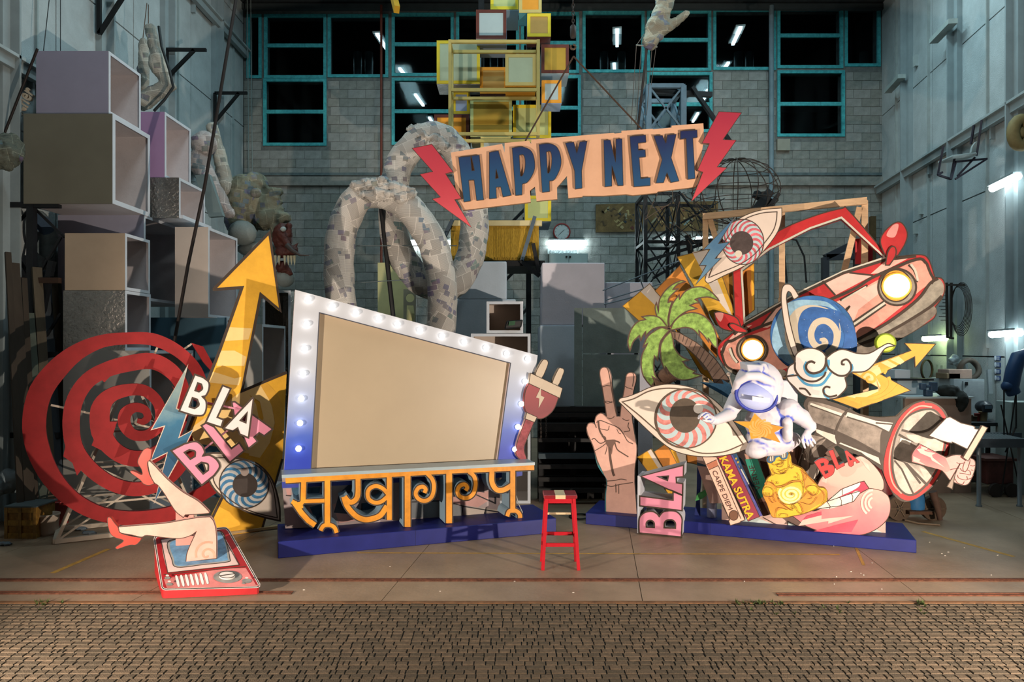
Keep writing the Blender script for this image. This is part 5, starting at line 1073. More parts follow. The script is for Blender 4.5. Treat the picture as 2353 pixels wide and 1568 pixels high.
car.ln('outline', [(X1v('880,945 960,875 1290,690 1600,540 1880,452 2080,428'), 3), (X1v.s('870,985 1000,915 1300,800 1650,655 1800,565 2080,450 2150,475', False), 3.4), (X1v.s('800,1070 830,1000 870,985', False), 3.4), (X1v('1465,592 1548,685'), 2), (X1v('1640,537 1795,555'), 2), (X1v('1050,898 1165,755'), 2), (X1v.c(1955, 632, 125, 120), 2.4, True), (X1v.c(1948, 622, 98, 105), 1.6, True), (X1v.c(1000, 1045, 100, 92), 2.4, True), (X1v.c(1000, 1042, 79, 81), 1.6, True),
    (X1v.s('1680,985 1900,862 2090,715 2170,610 2225,575', False), 3.2), (X1v.s('1680,1022 1900,928 2160,772 2250,690', False), 3.2), (X1v('1660,900 1880,745'), 2.6), (X1v('1640,880 1870,725'), 2.2), (X1v.s('2030,485 2065,520 2085,570 2085,600', False), 2.4), (X1v.s('2150,475 2175,540 2195,580 2180,610', False), 3), (X1v('1580,720 1760,620'), 2.2), (X1v.s('860,1030 880,1090 910,1130', False), 2.4), (X1v.s('800,1070 830,1150 900,1190', False), 2.4), (X1v.s('1620,790 1640,760 1580,810', False), 2)], INK)
LW = 1.35
car.ln('chrome_strip', [(X1v('1650,890 1875,735'), 4), (X1v('1590,722 1750,628'), 2.5), (X1v.s('2045,480 2075,525 2092,590', False), 4), (X1v.s('850,1035 870,1090 900,1130', False), 4)], WHT)
for body_t, arm_t, gl in (('1880,432c 1845,335 1870,268 1935,210 1985,208 2022,270 2010,340 1960,425c', '1878,487c 1895,400 1920,365 1945,375 1945,425 1905,487c', '1885,290 1925,225 1965,220 1940,300'), ('750,800c 790,795 890,830 918,870 926,905c 870,922 795,902 762,855', '850,885 880,873 960,915 952,931 890,922', '755,805 810,805 790,860')):
    mr_ = Bd('wing_mirror', CRd.shift(.05), X1v.s(body_t), .08, [CREDm, m('#8f1f2c', .5)], parent=car.o, outline=2); mr_.f('shine', X1v.s(gl), m('#cf8a84', .6, .1)); Bd('mirror_arm', CRd.shift(.07), X1v.s(arm_t), .03, [CREDm, m('#8f1f2c')], parent=mr_.o, outline=2)
# timber frame behind the car
TF = R0.shift(-.80); TMB = m('#b99a78', .6, .14, 5, stretch=(1, 1, 6)); g = None
def tb(a, b, wd=.075, par=None, name='timber', lab=None, col=TMB, sh=0):
    p, q_ = TF.hit(X1v(a)[0], sh), TF.hit(X1v(b)[0], sh)
    return G().bar(p, q_, wd, .06, up=TF.n).out(name, col, par, lab, 'frame' if lab else None)
tf = tb('675,168', '1755,62', .08, None, 'timber_frame', 'raw timber frame standing behind the red car cutout')
for a, b in (('690,150', '690,420'), ('715,165', '765,330'), ('1745,55', '1745,470'), ('1712,100', '1610,520'), ('1197,110', '1197,700')): tb(a, b, .07, tf, sh=-.06)
for x_, y_ in (('690', '420'), ('1745', '470'), ('1197', '700')):
    p = TF.hit(X1v('%s,%s' % (x_, y_))[0], -.06); G().bar(p, (p.x, p.y, 0), .07, .06).out('timber', TMB, tf)
tb('1745,300', '1745,470', .19, tf, 'red_strip', col=m('#a8242b', .6), sh=-.14)
# ---- upper eye with lightning, fan, palm
ue = Bd('eye_cutout', R0.shift(-.40), X5.s('78,800c 95,735 150,620 200,500 270,375 340,282 450,212 600,166 770,150c 768,250 735,360 650,485 540,605 400,690 250,760 125,822 95,822'), .05, [EYW, m('#6d5b4e')], 'tilted eye cutout with pink striped iris at the top of the car', 'cutout', outline=1.3)
inn2 = X5.s('112,778c 150,680 220,520 300,390 370,300 470,235 600,195 728,185c 720,270 690,360 610,470 510,580 390,660 250,720')
ue.f('eye_white', inn2, m('#cdbdb0', .6, .04)); ue.f('iris', X5.c(420, 456, 192, 208), m('#5a4a44'))
iris(ue, X5, 420, 456, 184, 200, 408, 465, 103, 105, 34, [m('#c7606a', .6, .4, 10), PBL], 30)
ue.f('pupil', X5.c(408, 465, 105, 107), m('#453a38', .6, .25, 9)); ue.f('highlight', X5.c(380, 564, 32), m('#d0c4b4'))
ue.ln('outline', [(inn2, 1.5, True), (X5.c(420, 456, 188, 204), 1.6, True)], m('#4a3c34'))
Bd('lightning_cutout', R0.shift(-.30), X5('347,235 200,470 300,455 170,605 226,600 -5,838 88,668 28,668 122,522 62,526'), .04, [grad([(0, '#8199a3'), (.5, '#5a7f98'), (1, '#3c6283')], 2.6, 3.6, .6, var=.6, sc=7), m('#8a7a6c')], 'blue lightning bolt cutout crossing the tilted upper eye', 'cutout', outline=1.5)
fan('fan_cutout', R0.shift(-.62), [(X1v('505,432 705,383 740,380 905,860 860,930 760,880'), m('#c79a2e', .6, .15, 4), [(X1v('605,400 705,383 760,560 880,850 760,700'), WHP)]), (X1v('358,655 522,488 700,830 610,900 480,790'), ORP, []),
    (X1v('143,756 322,608 480,800 500,900 420,900 255,858'), YLW, [(X1v('262,660 322,608 430,740 400,790'), WHP)]), (X1v('740,380 905,340 940,600 935,870 905,860'), m('#9c6f26', .6, .2), [(X1v('700,590 790,560 860,830 800,760'), WHP)]),
    (X1v('930,530 1012,470 1015,780 950,830'), ORP, [(X1v('990,485 1013,470 1015,780 1000,790'), YLW)]), (X1v('480,900 620,1000 760,1270 660,1200'), YLW, [(X1v('560,1000 600,990 700,1180 680,1180'), WHP)]), (X1v('560,840 700,800 800,1000 760,1100'), ORP, [])], 'folded yellow, white and orange fan cutout behind the palm tree')
LF = m('#86a850', .6, .42, 16); LFS = m('#1f5a2f', .6, .1); PLM = R0.shift(-.28)
leaves = ['880,745c 868,650 888,520 922,408c 868,422c 890,350 1005,243c 930,257c 990,190 1095,153c 1040,142 940,182 850,252 780,345 752,420 745,552c 720,420c 702,490 722,590 775,690', '885,740c 880,640 905,500 940,420 1012,320c 1015,382c 1080,290 1180,233 1300,222 1400,268 1480,340 1528,402c 1400,355 1290,360 1215,382c 1278,430c 1220,432 1148,462c 1245,502c 1100,540 980,630 915,710',
          '905,757c 940,680 1020,600 1120,560 1230,558 1350,610 1440,715 1492,860 1502,1012c 1455,980 1385,878c 1392,935c 1330,850 1262,780c 1280,860c 1190,770 1080,745 910,777', '862,737c 760,620 650,592 528,605c 582,642c 480,670 400,760 358,880 355,960 380,1047c 420,930 500,848c 518,915c 545,850 582,795c 575,870c 640,790 735,742',
          '890,777c 780,748 680,800 600,872 542,1005c 608,945c 540,1080 522,1200 540,1340 590,1430 652,1502c 690,1440 662,1370c 768,1448c 692,1330 690,1105c 735,1172c 750,1050 770,930 832,838', '905,792c 830,870 780,960 773,1070 790,1200 855,1350c 830,1240c 900,1340 1000,1410 1120,1417 1305,1363c 1190,1332c 1225,1305c 1120,1260 1055,1182c 1140,1165c 1030,1110 950,1000 930,880']
tr_ = Bd('palm_cutout', PLM.shift(-.03), Z5.s('905,790c 1000,808 1100,860 1250,950 1380,1060 1500,1180 1660,1420c 1600,1500 1480,1495c 1400,1330 1280,1170 1100,1000 918,872c'), .05, [m('#8a6f5f', .6, .2, 7), m('#a9855a')], 'green palm tree cutout with a curved brown trunk left of the car', 'tree', outline=1.4)
tr_.ln('bark_line', [(Z5('%d,%d %d,%d' % q), 1.3) for q in ((960, 800, 955, 880), (1020, 830, 1000, 900), (1075, 850, 1055, 930), (1125, 880, 1090, 965), (1180, 910, 1140, 1000), (1230, 945, 1185, 1050), (1290, 990, 1230, 1110), (1340, 1030, 1275, 1165), (1395, 1085, 1320, 1210), (1450, 1135, 1360, 1265), (1500, 1190, 1395, 1320), (1545, 1260, 1430, 1400), (1600, 1340, 1470, 1470))], m('#54423a'))
for k, t in enumerate(leaves): Bd('leaf', PLM.shift(.004 * k), Z5.s(t), .055, [LF, LFS], parent=tr_.o, outline=2.2, ink=m('#5a4338'))
# log resting behind the palm
g = G(); g.tube([at(1500, 880, 8.75), at(1560, 850, 8.8)], [.10, .11], 14); g.out('log', m('#8a6a58', .8, .3, 9, bump=.4), None, 'short brown log end showing below the palm leaves', 'log')
# ================================================================ backdrop of the workshop
A1 = Vw(0, 400, 2.615); A2 = Vw(0, 900, 4.355); A4 = Vw(730, 280, 3.2675); A6 = Vw(2000, 0, 2.8); A8 = Vw(1440, 0, 4.9); Z7 = Vw(430, 260, 3.92)
Y3 = Vw(900, 440, 3.4083); Y7 = Vw(960, 0, 2.8); Y8 = Vw(1480, 160, 3.2667)
RIM = m('#c3c8cf', .6, .04); INS = m('#c3bcbd', .7, .06, bump=.1)
FOIL = m('#b5b0aa', .32, .12, 9, metal=1, bump=1.0, bs=26)
def X(px, Y): return (px - CX) / F * Y
def Z(py, Y): return H - (py - HY) / F * Y
def open_box(name, x0, x1, y0, y1, Y0, Yb, face, label, group=None, side='R', t=.04, inside=INS, zb=None, cat='box'):
    """hollow cube; front face measured at depth Y0; open on its right side (R) or front (F)"""
    a, b, zt, zl = X(x0, Y0), X(x1, Y0), Z(y0, Y0), Z(y1, Y0)
    if zb is not None: zl = zb
    g = G(); s = t / 2
    if side == 'R':
        g.box((a, Y0, zl), (b, Y0 + s, zt), 0)
        g.box((a, Y0 + s, zl), (a + s, Yb - s, zt), 1)
    else: g.box((a, Y0, zl), (a + s, Yb - s, zt), 1); g.box((b - s, Y0, zl), (b, Yb - s, zt), 0)
    g.box((a, Yb - s, zl), (b, Yb, zt), 1)
    if side == 'R': g.box((a + s, Y0 + s, zt - s), (b, Yb - s, zt), 1); g.box((a + s, Y0 + s, zl), (b, Yb - s, zl + s), 1)
    else: g.box((a + s, Y0, zt - s), (b - s, Yb - s, zt), 1); g.box((a + s, Y0, zl), (b - s, Yb - s, zl + s), 1)
    r = g.out(name, [face, inside], None, label, cat, group)
    g = G(); w_ = t
    if side == 'R':
        for p, q_ in (((b + .001, Y0, zl), (b + .006, Y0 + w_, zt)), ((b + .001, Yb - w_, zl), (b + .006, Yb, zt)), ((b + .001, Y0 + w_, zt - w_), (b + .006, Yb - w_, zt)), ((b + .001, Y0 + w_, zl), (b + .006, Yb - w_, zl + w_))): g.box(p, q_)
    else:
        for p, q_ in (((a, Y0 - .006, zl), (a + w_, Y0 - .001, zt)), ((b - w_, Y0 - .006, zl), (b, Y0 - .001, zt)), ((a + w_, Y0 - .006, zt - w_), (b - w_, Y0 - .001, zt)), ((a + w_, Y0 - .006, zl), (b - w_, Y0 - .001, zl + w_))): g.box(p, q_)
    g.out('rim', RIM, r); return r
LIL = m('#8d8a9d', .7, .05, 2); OLV = m('#6d6a5c', .7, .05, 2); PNK = m('#a07fa5', .7, .05, 2); TAN = m('#b09c86', .7, .05, 2); LBL = m('#a3a2b4', .7, .05, 2); OFF = m('#b6aaa0', .7, .05, 2); TEA = m('#3d5f70', .7, .08, 2); GRW = m('#a9a69f', .7, .06, 2); DKV = m('#43435a', .7, .06, 2)
bg = 'hollow cubes in the left stack'
b_low = open_box('hollow_box', 145, 343, 806, 1193, 8.97, 10.2, GRW, 'tall grey box at the foot of the left stack, behind the spiral', bg, zb=0.0)
open_box('hollow_box', 145, 287, 668, 806, 8.97, 9.60, FOIL, 'crinkled silver foil box in the left stack, above the spiral', bg)
open_box('hollow_box', 149, 287, 536, 667, 8.97, 9.58, TAN, 'tan hollow box standing on the large silver foil box', bg)
open_box('hollow_box', 133, 330, 494, 690, 9.70, 11.3, LBL, 'pale lilac hollow box behind the tan box', bg)
open_box('hollow_box', 54, 258, 261, 468, 8.92, 9.84, OLV, 'largest hollow box with olive front, high in the left stack', bg, t=.06)
open_box('hollow_box', 83, 249, 117, 261, 8.95, 9.72, LIL, 'topmost hollow box with slate lilac front in the left stack', bg)
open_box('hollow_box', 318, 378, 257, 408, 9.95, 10.75, PNK, 'pink lilac hollow box right of the largest olive box', bg)
open_box('hollow_box', 345, 411, 408, 501, 9.92, 10.75, FOIL, 'small silver foil box under the pink lilac box', bg)
open_box('hollow_box', 402, 478, 522, 729, 9.95, 11.0, OFF, 'cream hollow box behind the black cable and beside the yellow arrow', bg)
open_box('hollow_box', 345, 520, 730, 1150, 10.25, 11.4, TEA, 'dark teal box behind the top of the spiral', bg, zb=0)
open_box('hollow_box', 521, 602, 745, 1150, 10.35, 11.4, GRW, 'grey box seen behind the shaft of the yellow arrow', bg, zb=0)
open_box('hollow_box', 604, 668, 668, 790, 11.9, 12.9, FOIL, 'silver fronted box between the yellow arrow and the bulb frame', bg, side='F', inside=FOIL, zb=0)
G().box((X(340, 9.97), 9.95, Z(494, 9.95)), (X(420, 9.95), 10.9, Z(502, 9.95))).out('shelf_board', RIM, None, 'thin white board under the small foil box', 'board')
mk = m('#8e2a2a', .6); g = G()
p0 = V((X(257, 8.92) - .6, 9.80, Z(333, 9.6)))
# ---- coloured cube tower in the middle distance
mast = empty('steel_mast', (X(1150, 13.2), 13.3, 0), 'dark steel mast carrying the coloured cubes', 'mast')
for px in (1105, 1215):
    for y in (13.25, 13.7): G().bar((X(px, 13.25), y, 0), (X(px, 13.25), y, 9.6), .09).out('post', BLACK, mast)
for k in range(8): G().bar((X(1105, 13.25), 13.25, 1 + k), (X(1215, 13.25), 13.7, 2 + k), .05).out('brace', BLACK, mast)
YT = 12.4
def cube(x0, x1, y0, y1, Y0, dep, border, face, side, label, bwd=.055, under=None):
    a, b, zl, zt = X(x0, Y0), X(x1, Y0), Z(y1, Y0), Z(y0, Y0)
    r = G().box((a, Y0, zl), (b, Y0 + dep, zt)).out('display_cube', side, None, label, 'cube', 'coloured cubes of the tower'); g = G()
    for p, q_ in (((a, Y0 - .012, zl), (a + bwd, Y0 - .001, zt)), ((b - bwd, Y0 - .012, zl), (b, Y0 - .001, zt)), ((a + bwd, Y0 - .012, zt - bwd), (b - bwd, Y0 - .001, zt)), ((a + bwd, Y0 - .012, zl), (b - bwd, Y0 - .001, zl + bwd))): g.box(p, q_)
    g.out('border', border, r); G().box((a + bwd, Y0 - .006, zl + bwd), (b - bwd, Y0 - .001, zt - bwd)).out('face_panel', face, r)
    xc, zc = (a + b) / 2, (zl + zt) / 2; px_ = min((X(1105, 13.25), X(1215, 13.25)), key=lambda v: abs(v - xc))
    for dx in (-.1, .1): G().bar((px_, 13.25, zc), (min(max(px_ , a + .1), b - .1) + dx, Y0 + dep, zc), .04).out('arm', BLACK, mast)
    if under: G().box((a, Y0, zl - .012), (b, Y0 + dep, zl)).out('underside', under, r)
    return r
cY = m('#d5bf2e', .65, .05); cO = m('#d8932a', .65, .06); cC = m('#bdae6c', .65, .05); cB = m('#5b2c22', .65, .1); cPG = m('#b3bb7c', .65, .04); cW = m('#a3b4b6', .65, .04); cM = m('#a8882c', .65, .05); cT = m('#b08e4c', .65, .05); cS = m('#8fa3c2', .65, .06); cW2 = m('#a9b79b', .65, .04)
def c7(t): 
    q = Y7(t); return q[0][0], q[1][0], q[0][1], q[1][1]
for t, Y0, dp, bo_, fa, si, la, un in (
    ('468,-90 648,62', 12.6, .8, cY, cPG, cC, 'pale green cube with yellow border at the very top of the tower', cW), ('652,-95 797,84', 12.2, .5, cC, cO, m('#5aa3b5', .6), 'orange cube with cream border at the very top of the tower', None),
    ('375,64 570,250', 12.2, .8, cB, cW, cS, 'pale grey cube with brown border near the top of the tower', None), ('704,88 856,237', 12.2, .4, cY, cT, FOIL, 'tan cube with bright yellow border near the top of the tower', cB),
    ('122,262 400,540', 12.5, .5, cY, cW2, FOIL, 'large pale cube with yellow border left in the tower', FOIL), ('400,434 575,604', 12.6, .6, cO, cT, cO, 'tan cube with orange border in the middle of the tower', cB),
    ('563,350 760,552', 11.8, .6, cC, cW2, cO, 'pale cube with cream border jutting forward from the open frame', cO), ('795,288 972,472', 12.3, .6, cB, cM, cW, 'mustard cube with brown border right in the tower', cW),
    ('797,518 924,664', 12.1, .4, cO, cW, cS, 'grey cube with orange border right in the tower', cS), ('338,635 606,880', 12.3, .7, cPG, cM, cC, 'big mustard cube with pale green border in the tower', None),
    ('612,676 858,890', 12.5, .7, cY, cPG, cS, 'pale green cube with yellow border above the word HAPPY', None), ('105,738 330,952', 12.6, .5, cB, cO, cB, 'orange cube with brown border left low in the tower', None),
    ('404,882 598,1010', 12.2, .6, cC, cW, cS, 'pale blue cube with cream border just above the hanging sign', None), ('688,1260 858,1425', 12.2, .9, cY, cPG, cS, 'yellow striped cube below the hanging sign', None), ('225,590 335,735', 12.9, .5, cY, cS, cS, 'blue and yellow cube deep inside the open frame', None)):
    cube(*c7(t), Y0, dp, bo_, fa, si, la, under=un)
fr = empty('open_frame', (X(1135, 12), 12, 2), 'cream open bar frame in front of the coloured cubes', 'frame')
FB = m('#ada05e', .65, .06); Ya, Yb_ = 11.75, 12.15
c1, c2 = X(1034, Ya), X(1237, Ya)
for x in (c1, c2):
    for y in (Ya, Yb_): G().bar((x, y, Z(312, Ya)), (x, y, Z(92, Ya)), .05).out('bar', FB, fr)
for py in (96, 207, 308):
    for y in (Ya, Yb_): G().bar((c1, y, Z(py, Ya)), (c2, y, Z(py, Ya)), .05).out('bar', FB, fr)
    for x in (c1, c2): G().bar((x, Ya, Z(py, Ya)), (x, Yb_, Z(py, Ya)), .05).out('bar', FB, fr)
# fringed yellow box under the tower
Yf = 11.6; fx0, fx1 = X(1036, Yf), X(1238, Yf)
fb = G().box((fx0, Yf, Z(600, Yf)), (fx1, Yf + 1.2, Z(517, Yf))).out('fringed_box', m('#8a6f22', .8, .1), None, 'yellow fringed box with a cream top rail below the cube tower', 'box')
g = G()
for k in range(170):
    x = fx0 + (fx1 - fx0) * (k + .5) / 170; g.box((x - .003, Yf - .012 - RN.random() * .012, Z(598, Yf) + RN.random() * .05), (x + .0035, Yf - .001, Z(518, Yf)))
g.out('fringe', m('#b8932f', .8, .4, 30, stretch=(8, 8, .6)), fb, kind='stuff')
G().box((fx0 - .02, Yf - .06, Z(520, Yf)), (fx1 + .05, Yf + .04, Z(508, Yf))).out('top_rail', m('#c0b285', .65), fb)
G().box((fx0 - .1, Yf - .05, Z(612, Yf)), (fx1 + .1, Yf + 1.2, Z(600, Yf))).out('base_beam', BLACK, fb)
g = empty('steel_strut', (X(1230, 11.4), 11.4, 2), 'grey steel strut slanting across the right end of the fringed box', 'strut')
GS = m('#4c5a66', .5, .15)
for a, b in (((1229, 498), (1199, 600)), ((1225, 560), (1238, 625)), ((1196, 600), (1240, 635))): G().bar(at(*a, 11.54), at(*b, 11.54), .09, .06).out('strut_bar', GS if a[1] < 550 else BLACK, g)
G().bar(at(1040, 505, 11.55), at(1016, 556, 11.55), .08, .06).out('steel_strut', GS, None, 'grey steel strut left of the fringed box', 'strut')
# ---- newspaper covered rings
NP = newsprint('#b9b4ac', '#34343a', 6.5)
def ring(name, t, ys, rad, label, crump):
    raw = A4.raw(t); pts = [at(p[0], p[1], y) for p, y in zip(raw, ys)]
    path = []
    for i in range(len(pts)):
        for k in range(5):
            u_ = k / 5; a, b, c, d = pts[i - 1], pts[i], pts[(i + 1) % len(pts)], pts[(i + 2) % len(pts)]
            path.append(.5 * ((2 * b) + (c - a) * u_ + (2 * a - 5 * b + 4 * c - d) * u_ * u_ + (3 * b - a - 3 * c + d) * u_ ** 3))
    g = G(); g.tube(path, rad, 20, True); o = g.out(name, NP, None, label, 'ring', 'newspaper rings')
    for v in o.data.vertices: v.co += v.normal * .018 * noise.fractal(v.co * 4, .6, 2, 3)
    g = G()
    for (x, y, yy) in crump:
        p = at(*A4('%d,%d' % (x, y))[0], yy)
        g.ell(p, (.13 + RN.random() * .06, .12, .07 + RN.random() * .04), 10, rot=Matrix.Rotation(RN.uniform(-.6, .6), 3, 'Y'))
    c = g.out('crumpled_paper', NP, o); blob(c, .022, 2, .4, .05, 9); return o
r1 = ring('newspaper_ring', '165,930 215,720 320,560 490,540 650,620 790,780 880,960 925,1150 935,1350 900,1650 720,1850 450,1830 260,1650 170,1300', [10.2, 10.2, 10.2, 10.15, 10.1, 10.05, 10.0, 10.0, 10.05, 10.15, 10.2, 10.2, 10.2, 10.2], .215,
     'front ring pasted with newspaper, rising behind the bulb frame', [(330, 490, 10.05), (400, 480, 10.0), (470, 470, 10.0), (540, 490, 10.0), (600, 510, 10.0), (660, 520, 10.0), (560, 560, 9.95), (470, 540, 9.95), (390, 560, 9.95), (640, 570, 9.95)])
r2 = ring('newspaper_ring', '590,400 660,250 780,130 900,110 1020,200 1110,380 1170,600 1175,850 1120,1080 1010,1230 850,1230 700,1120 600,930 560,700', [10.75, 10.75, 10.75, 10.75, 10.75, 10.75, 10.7, 10.65, 10.6, 10.55, 10.5, 10.5, 10.55, 10.65], .215,
     'rear ring pasted with newspaper, linked behind the front ring', [(760, 75, 10.7), (830, 70, 10.7), (900, 80, 10.65), (960, 110, 10.65), (1010, 150, 10.65), (1040, 180, 10.65), (820, 120, 10.6), (900, 140, 10.6), (960, 190, 10.6), (880, 180, 10.6)])
tb_ = plane(600, 11.5, 0)
td = Bd('toothed_disc', tb_, PX.s('552,905 560,860 580,838 602,830 625,835 640,850 650,880 650,1100 552,1100'), .04, [m('#14171b', .7, .2), DARK], 'dark toothed half disc behind the notch of the yellow arrow', 'disc')
td.f('ragged_rim', PX(' '.join('%.1f,%.1f' % (602 + (46 + 5 * (k % 2)) * math.cos(math.pi * (1 + k / 24)), 878 + (48 + 5 * (k % 2)) * math.sin(math.pi * (1 + k / 24))) for k in range(25)) + ' ' + ' '.join('%.1f,%.1f' % (602 + 44 * math.cos(math.pi * (2 - k / 12)), 878 + 45 * math.sin(math.pi * (2 - k / 12))) for k in range(13))), m('#5d6a70', .6))
td.f('blue_wedge', PX('566,905 578,850 606,864 636,845 650,870 650,905'), m('#4f6a7c', .6, .1))
rp = empty('steel_pole', fp(905, 1085), 'dark slanting steel pole behind the newspaper rings', 'pole'); g = G(); g.tube([at(905, 740, 10.4), at(876, 480, 10.4)], .035, 8); g.out('tube', BLACK, rp)
g = G(); g.tube([at(905, 740, 10.4), at(912, 960, 10.4)], .035, 8); g.out('tube', BLACK, rp)
for a, b in (((820, 565), (1050, 565)), ((820, 650), (985, 640))): g = G(); g.tube([at(*a, 10.35), at(*b, 10.35)], .008, 6); g.out('cross_wire', m('#4a5558', .5), rp)
# pale yellow sheet and cut-out board behind the rings
G().box((X(868, 13), 13, 0), (X(952, 13), 13.03, Z(604, 13))).out('yellow_sheet', m('#c9c48e', .7, .05), None, 'tall pale yellow sheet standing behind the newspaper rings', 'sheet')
ab = Bd('arch_board', plane(945, 12.6, 0), PX('927,665 955,665 955,1080 927,1080'), .03, [m('#9a967f', .7, .1), m('#7c7a6c')], 'grey board with round cut-outs behind the rings', 'board', holes=[PX.c(942, 685, 10, 10, 0, 16), PX.s('934,702c 950,702c 952,730 942,752 934,735')])
# ---- white boxes of the middle ground
WB = m('#a6b2bd', .75, .05, 3, bump=.1); WB2 = m('#b4b0b8', .75, .05, 3, bump=.1)
def wbox(x0, x1, y0, y1, Y0, dep, mt, label, zb=None, grp='white boxes of the middle ground'):
    o = G().box((X(x0, Y0), Y0, Z(y1, Y0) if zb is None else zb), (X(x1, Y0), Y0 + dep, Z(y0, Y0))).out('white_box', mt, None, label, 'box', grp); bevel(o, .012, 1); return o
wbox(1052, 1164, 601, 688, 11.0, .9, WB, 'pale blue box with a shadow across it, under the yellow fringe')
G().box((X(1164, 11.0), 11.02, Z(688, 11.0)), (X(1180, 11.0), 11.04, Z(606, 11.0)))
wbox(1040, 1185, 688, 930, 11.0, 1.0, WB, 'wide pale box below the fringe, behind the bulb frame', 0)
wbox(1246, 1390, 604, 748, 10.9, .9, WB2, 'large pale lilac box standing on another box in the middle')
wbox(1241, 1330, 748, 940, 10.85, 1.0, WB, 'pale blue box under the large lilac box', 0)
wbox(1392, 1500, 649, 740, 11.6, .9, WB2, 'low white box left of the yellow fan', 0)
open_box('hollow_box', 1118, 1202, 693, 766, 9.9, 10.5, OFF, 'small open white box with a dark lamp in it', 'open white boxes right of the bulb frame', side='F', inside=OFF)
open_box('hollow_box', 1082, 1219, 767, 900, 9.85, 10.6, OFF, 'wide open white box carrying the small open box', 'open white boxes right of the bulb frame', side='F', inside=OFF, zb=0)
g = G(); p = at(1178, 752, 9.82); g.obox(p + V((-.12, 0, -.03)), V((.24, .05, .02)), V((0, .2, 0)), V((.03, 0, .12))); o = g.out('flood_lamp', BLACK, None, 'small black flood lamp on the open white boxes', 'lamp'); bevel(o, .02, 2); G().obox(p + V((-.06, -.012, .02)), V((.09, .01, .008)), V((0, .01, 0)), V((.01, 0, .06))).out('lens', m('#3c5a44', .2), o)
# ply boards and beam rack
PLB = m('#74807c', .8, .14, 3, bump=.2)
pb = empty('plywood_boards', (X(1395, 10.4), 10.4, 0), 'greenish grey plywood sheets leaning in the middle ground', 'board')
for (a, b, c, d) in ((1320, 1337, 708, 935), (1340, 1470, 708, 812), (1340, 1470, 815, 935)): G().box((X(a, 10.4), 10.4, Z(d, 10.4)), (X(b, 10.4), 10.44, Z(c, 10.4))).out('sheet', PLB, pb)
for x in (1330, 1400, 1462): G().bar((X(x, 10.46), 10.47, 0), (X(x, 10.46), 10.47, Z(710, 10.4)), .05).out('post', DARK, pb)
rk = empty('beam_rack', (X(1340, 9.7), 9.9, 0), 'dark rack of stacked steel beams behind the raised hand', 'rack')
DBM = m('#1b1a19', .6, .2)
for k, (py, dy, hh) in enumerate(((938, .5, .07), (952, .4, .06), (975, .2, .12), (1010, .1, .05), (1045, .05, .07), (1070, .0, .06), (1100, .1, .06), (1125, .0, .06))):
    G().box((X(1238, 9.7), 9.75 + dy * .3, Z(py, 9.7) - hh), (X(1460, 9.7), 9.92 + dy * .3, Z(py, 9.7))).out('beam', DBM if k != 4 else m('#3d4a50', .4), rk)
for x in (1246, 1320, 1400, 1455): G().bar((X(x, 9.7), 9.95, 0), (X(x, 9.7), 9.95, Z(938, 9.7)), .08).out('rack_post', BLACK, rk)
G().box((X(1238, 9.7), 10.15, 0), (X(1460, 9.7), 10.19, Z(940, 9.7))).out('rack_back', m('#141312', .8), rk)
g = G()
for k in range(3): g.tube([fp(1330 + 22 * math.cos(t) + k * 3, 1187 + 6 * math.sin(t), .01 + .006 * k) for t in [j * .35 for j in range(18)]], .008, 6, True)
g.out('cable_coil', BLACK, None, 'small black cable coil on the floor left of the raised hand', 'cable')
for k in range(2):
    g = G(); q0 = at(1243 + k * 12, 940, 9.70)
    r = None
    for j in range(14):
        p = q0 - V((0, 0, j * .03)); pts = [p + (V((.01 * math.cos(a), 0, .02 * math.sin(a))) if j % 2 else V((0, .01 * math.cos(a), .02 * math.sin(a)))) for a in [i * math.pi / 3 for i in range(6)]]; g.tube(pts, .004, 4, True)
    g.out('hanging_chain', m('#4a3f38', .5), None, 'thin hanging chain right of the plug cutout, %s' % ('the left one' if k == 0 else 'the right one'), 'chain', 'chains by the plug')
# ---- things on the back wall
ck = at(1291, 533, D - .06); cr_ = 20 / F * D
c_ = G().lathe(ck + V((0, .04, 0)), [(cr_, 0), (cr_, .05), (cr_ * .86, .06), (cr_ * .84, .04)], 32, axis=(0, -1, 0)).out('wall_clock', m('#8d3230', .5), None, 'round wall clock with red rim above the long white tube lamp', 'clock')
G().lathe(ck + V((0, .0, 0)), [(cr_ * .85, 0), (cr_ * .85, .004)], 32, axis=(0, -1, 0)).out('dial', m('#b9c0be', .5, .03), c_)
for k in range(12):
    a = k * math.pi / 6; d = V((math.sin(a), 0, math.cos(a))); G().bar(ck + d * cr_ * .66 + V((0, -.007, 0)), ck + d * cr_ * .78 + V((0, -.007, 0)), .012, .004).out('hour_mark', BLACK, c_)
for a, l in ((math.radians(225), .62), (math.radians(48), .38)): d = V((math.sin(a), 0, math.cos(a))); G().bar(ck + V((0, -.009, 0)), ck + d * cr_ * l + V((0, -.009, 0)), .014, .004).out('clock_hand', BLACK, c_)
def tube_lamp(p, q_, label, col='#e8fbff', s=26, r=.055, grp=None, e=0):
    p, q_ = V(p), V(q_); d = (q_ - p).normalized(); g = G(); g.tube([p - d * .03, p, q_, q_ + d * .03], [r * .6, r, r, r * .6], 12); o = g.out('tube_lamp', em(col, s), None, label, 'lamp', grp)
    G().bar(p + V((0, .02, r + .005)), q_ + V((0, .02, r + .005)), r * 2.3, .03).out('lamp_housing', STEEL, o); return o
tg = 'wall tube lamps'
tube_lamp(at(1262, 558, D - .11), at(1343, 558, D - .11), 'long white tube lamp on the back wall under the clock', grp=tg, r=.07, s=30)
tube_lamp(at(943, 558, D - .11), at(1030, 558, D - .11), 'white tube lamp on the back wall behind the newspaper rings', grp=tg, r=.07, s=30)
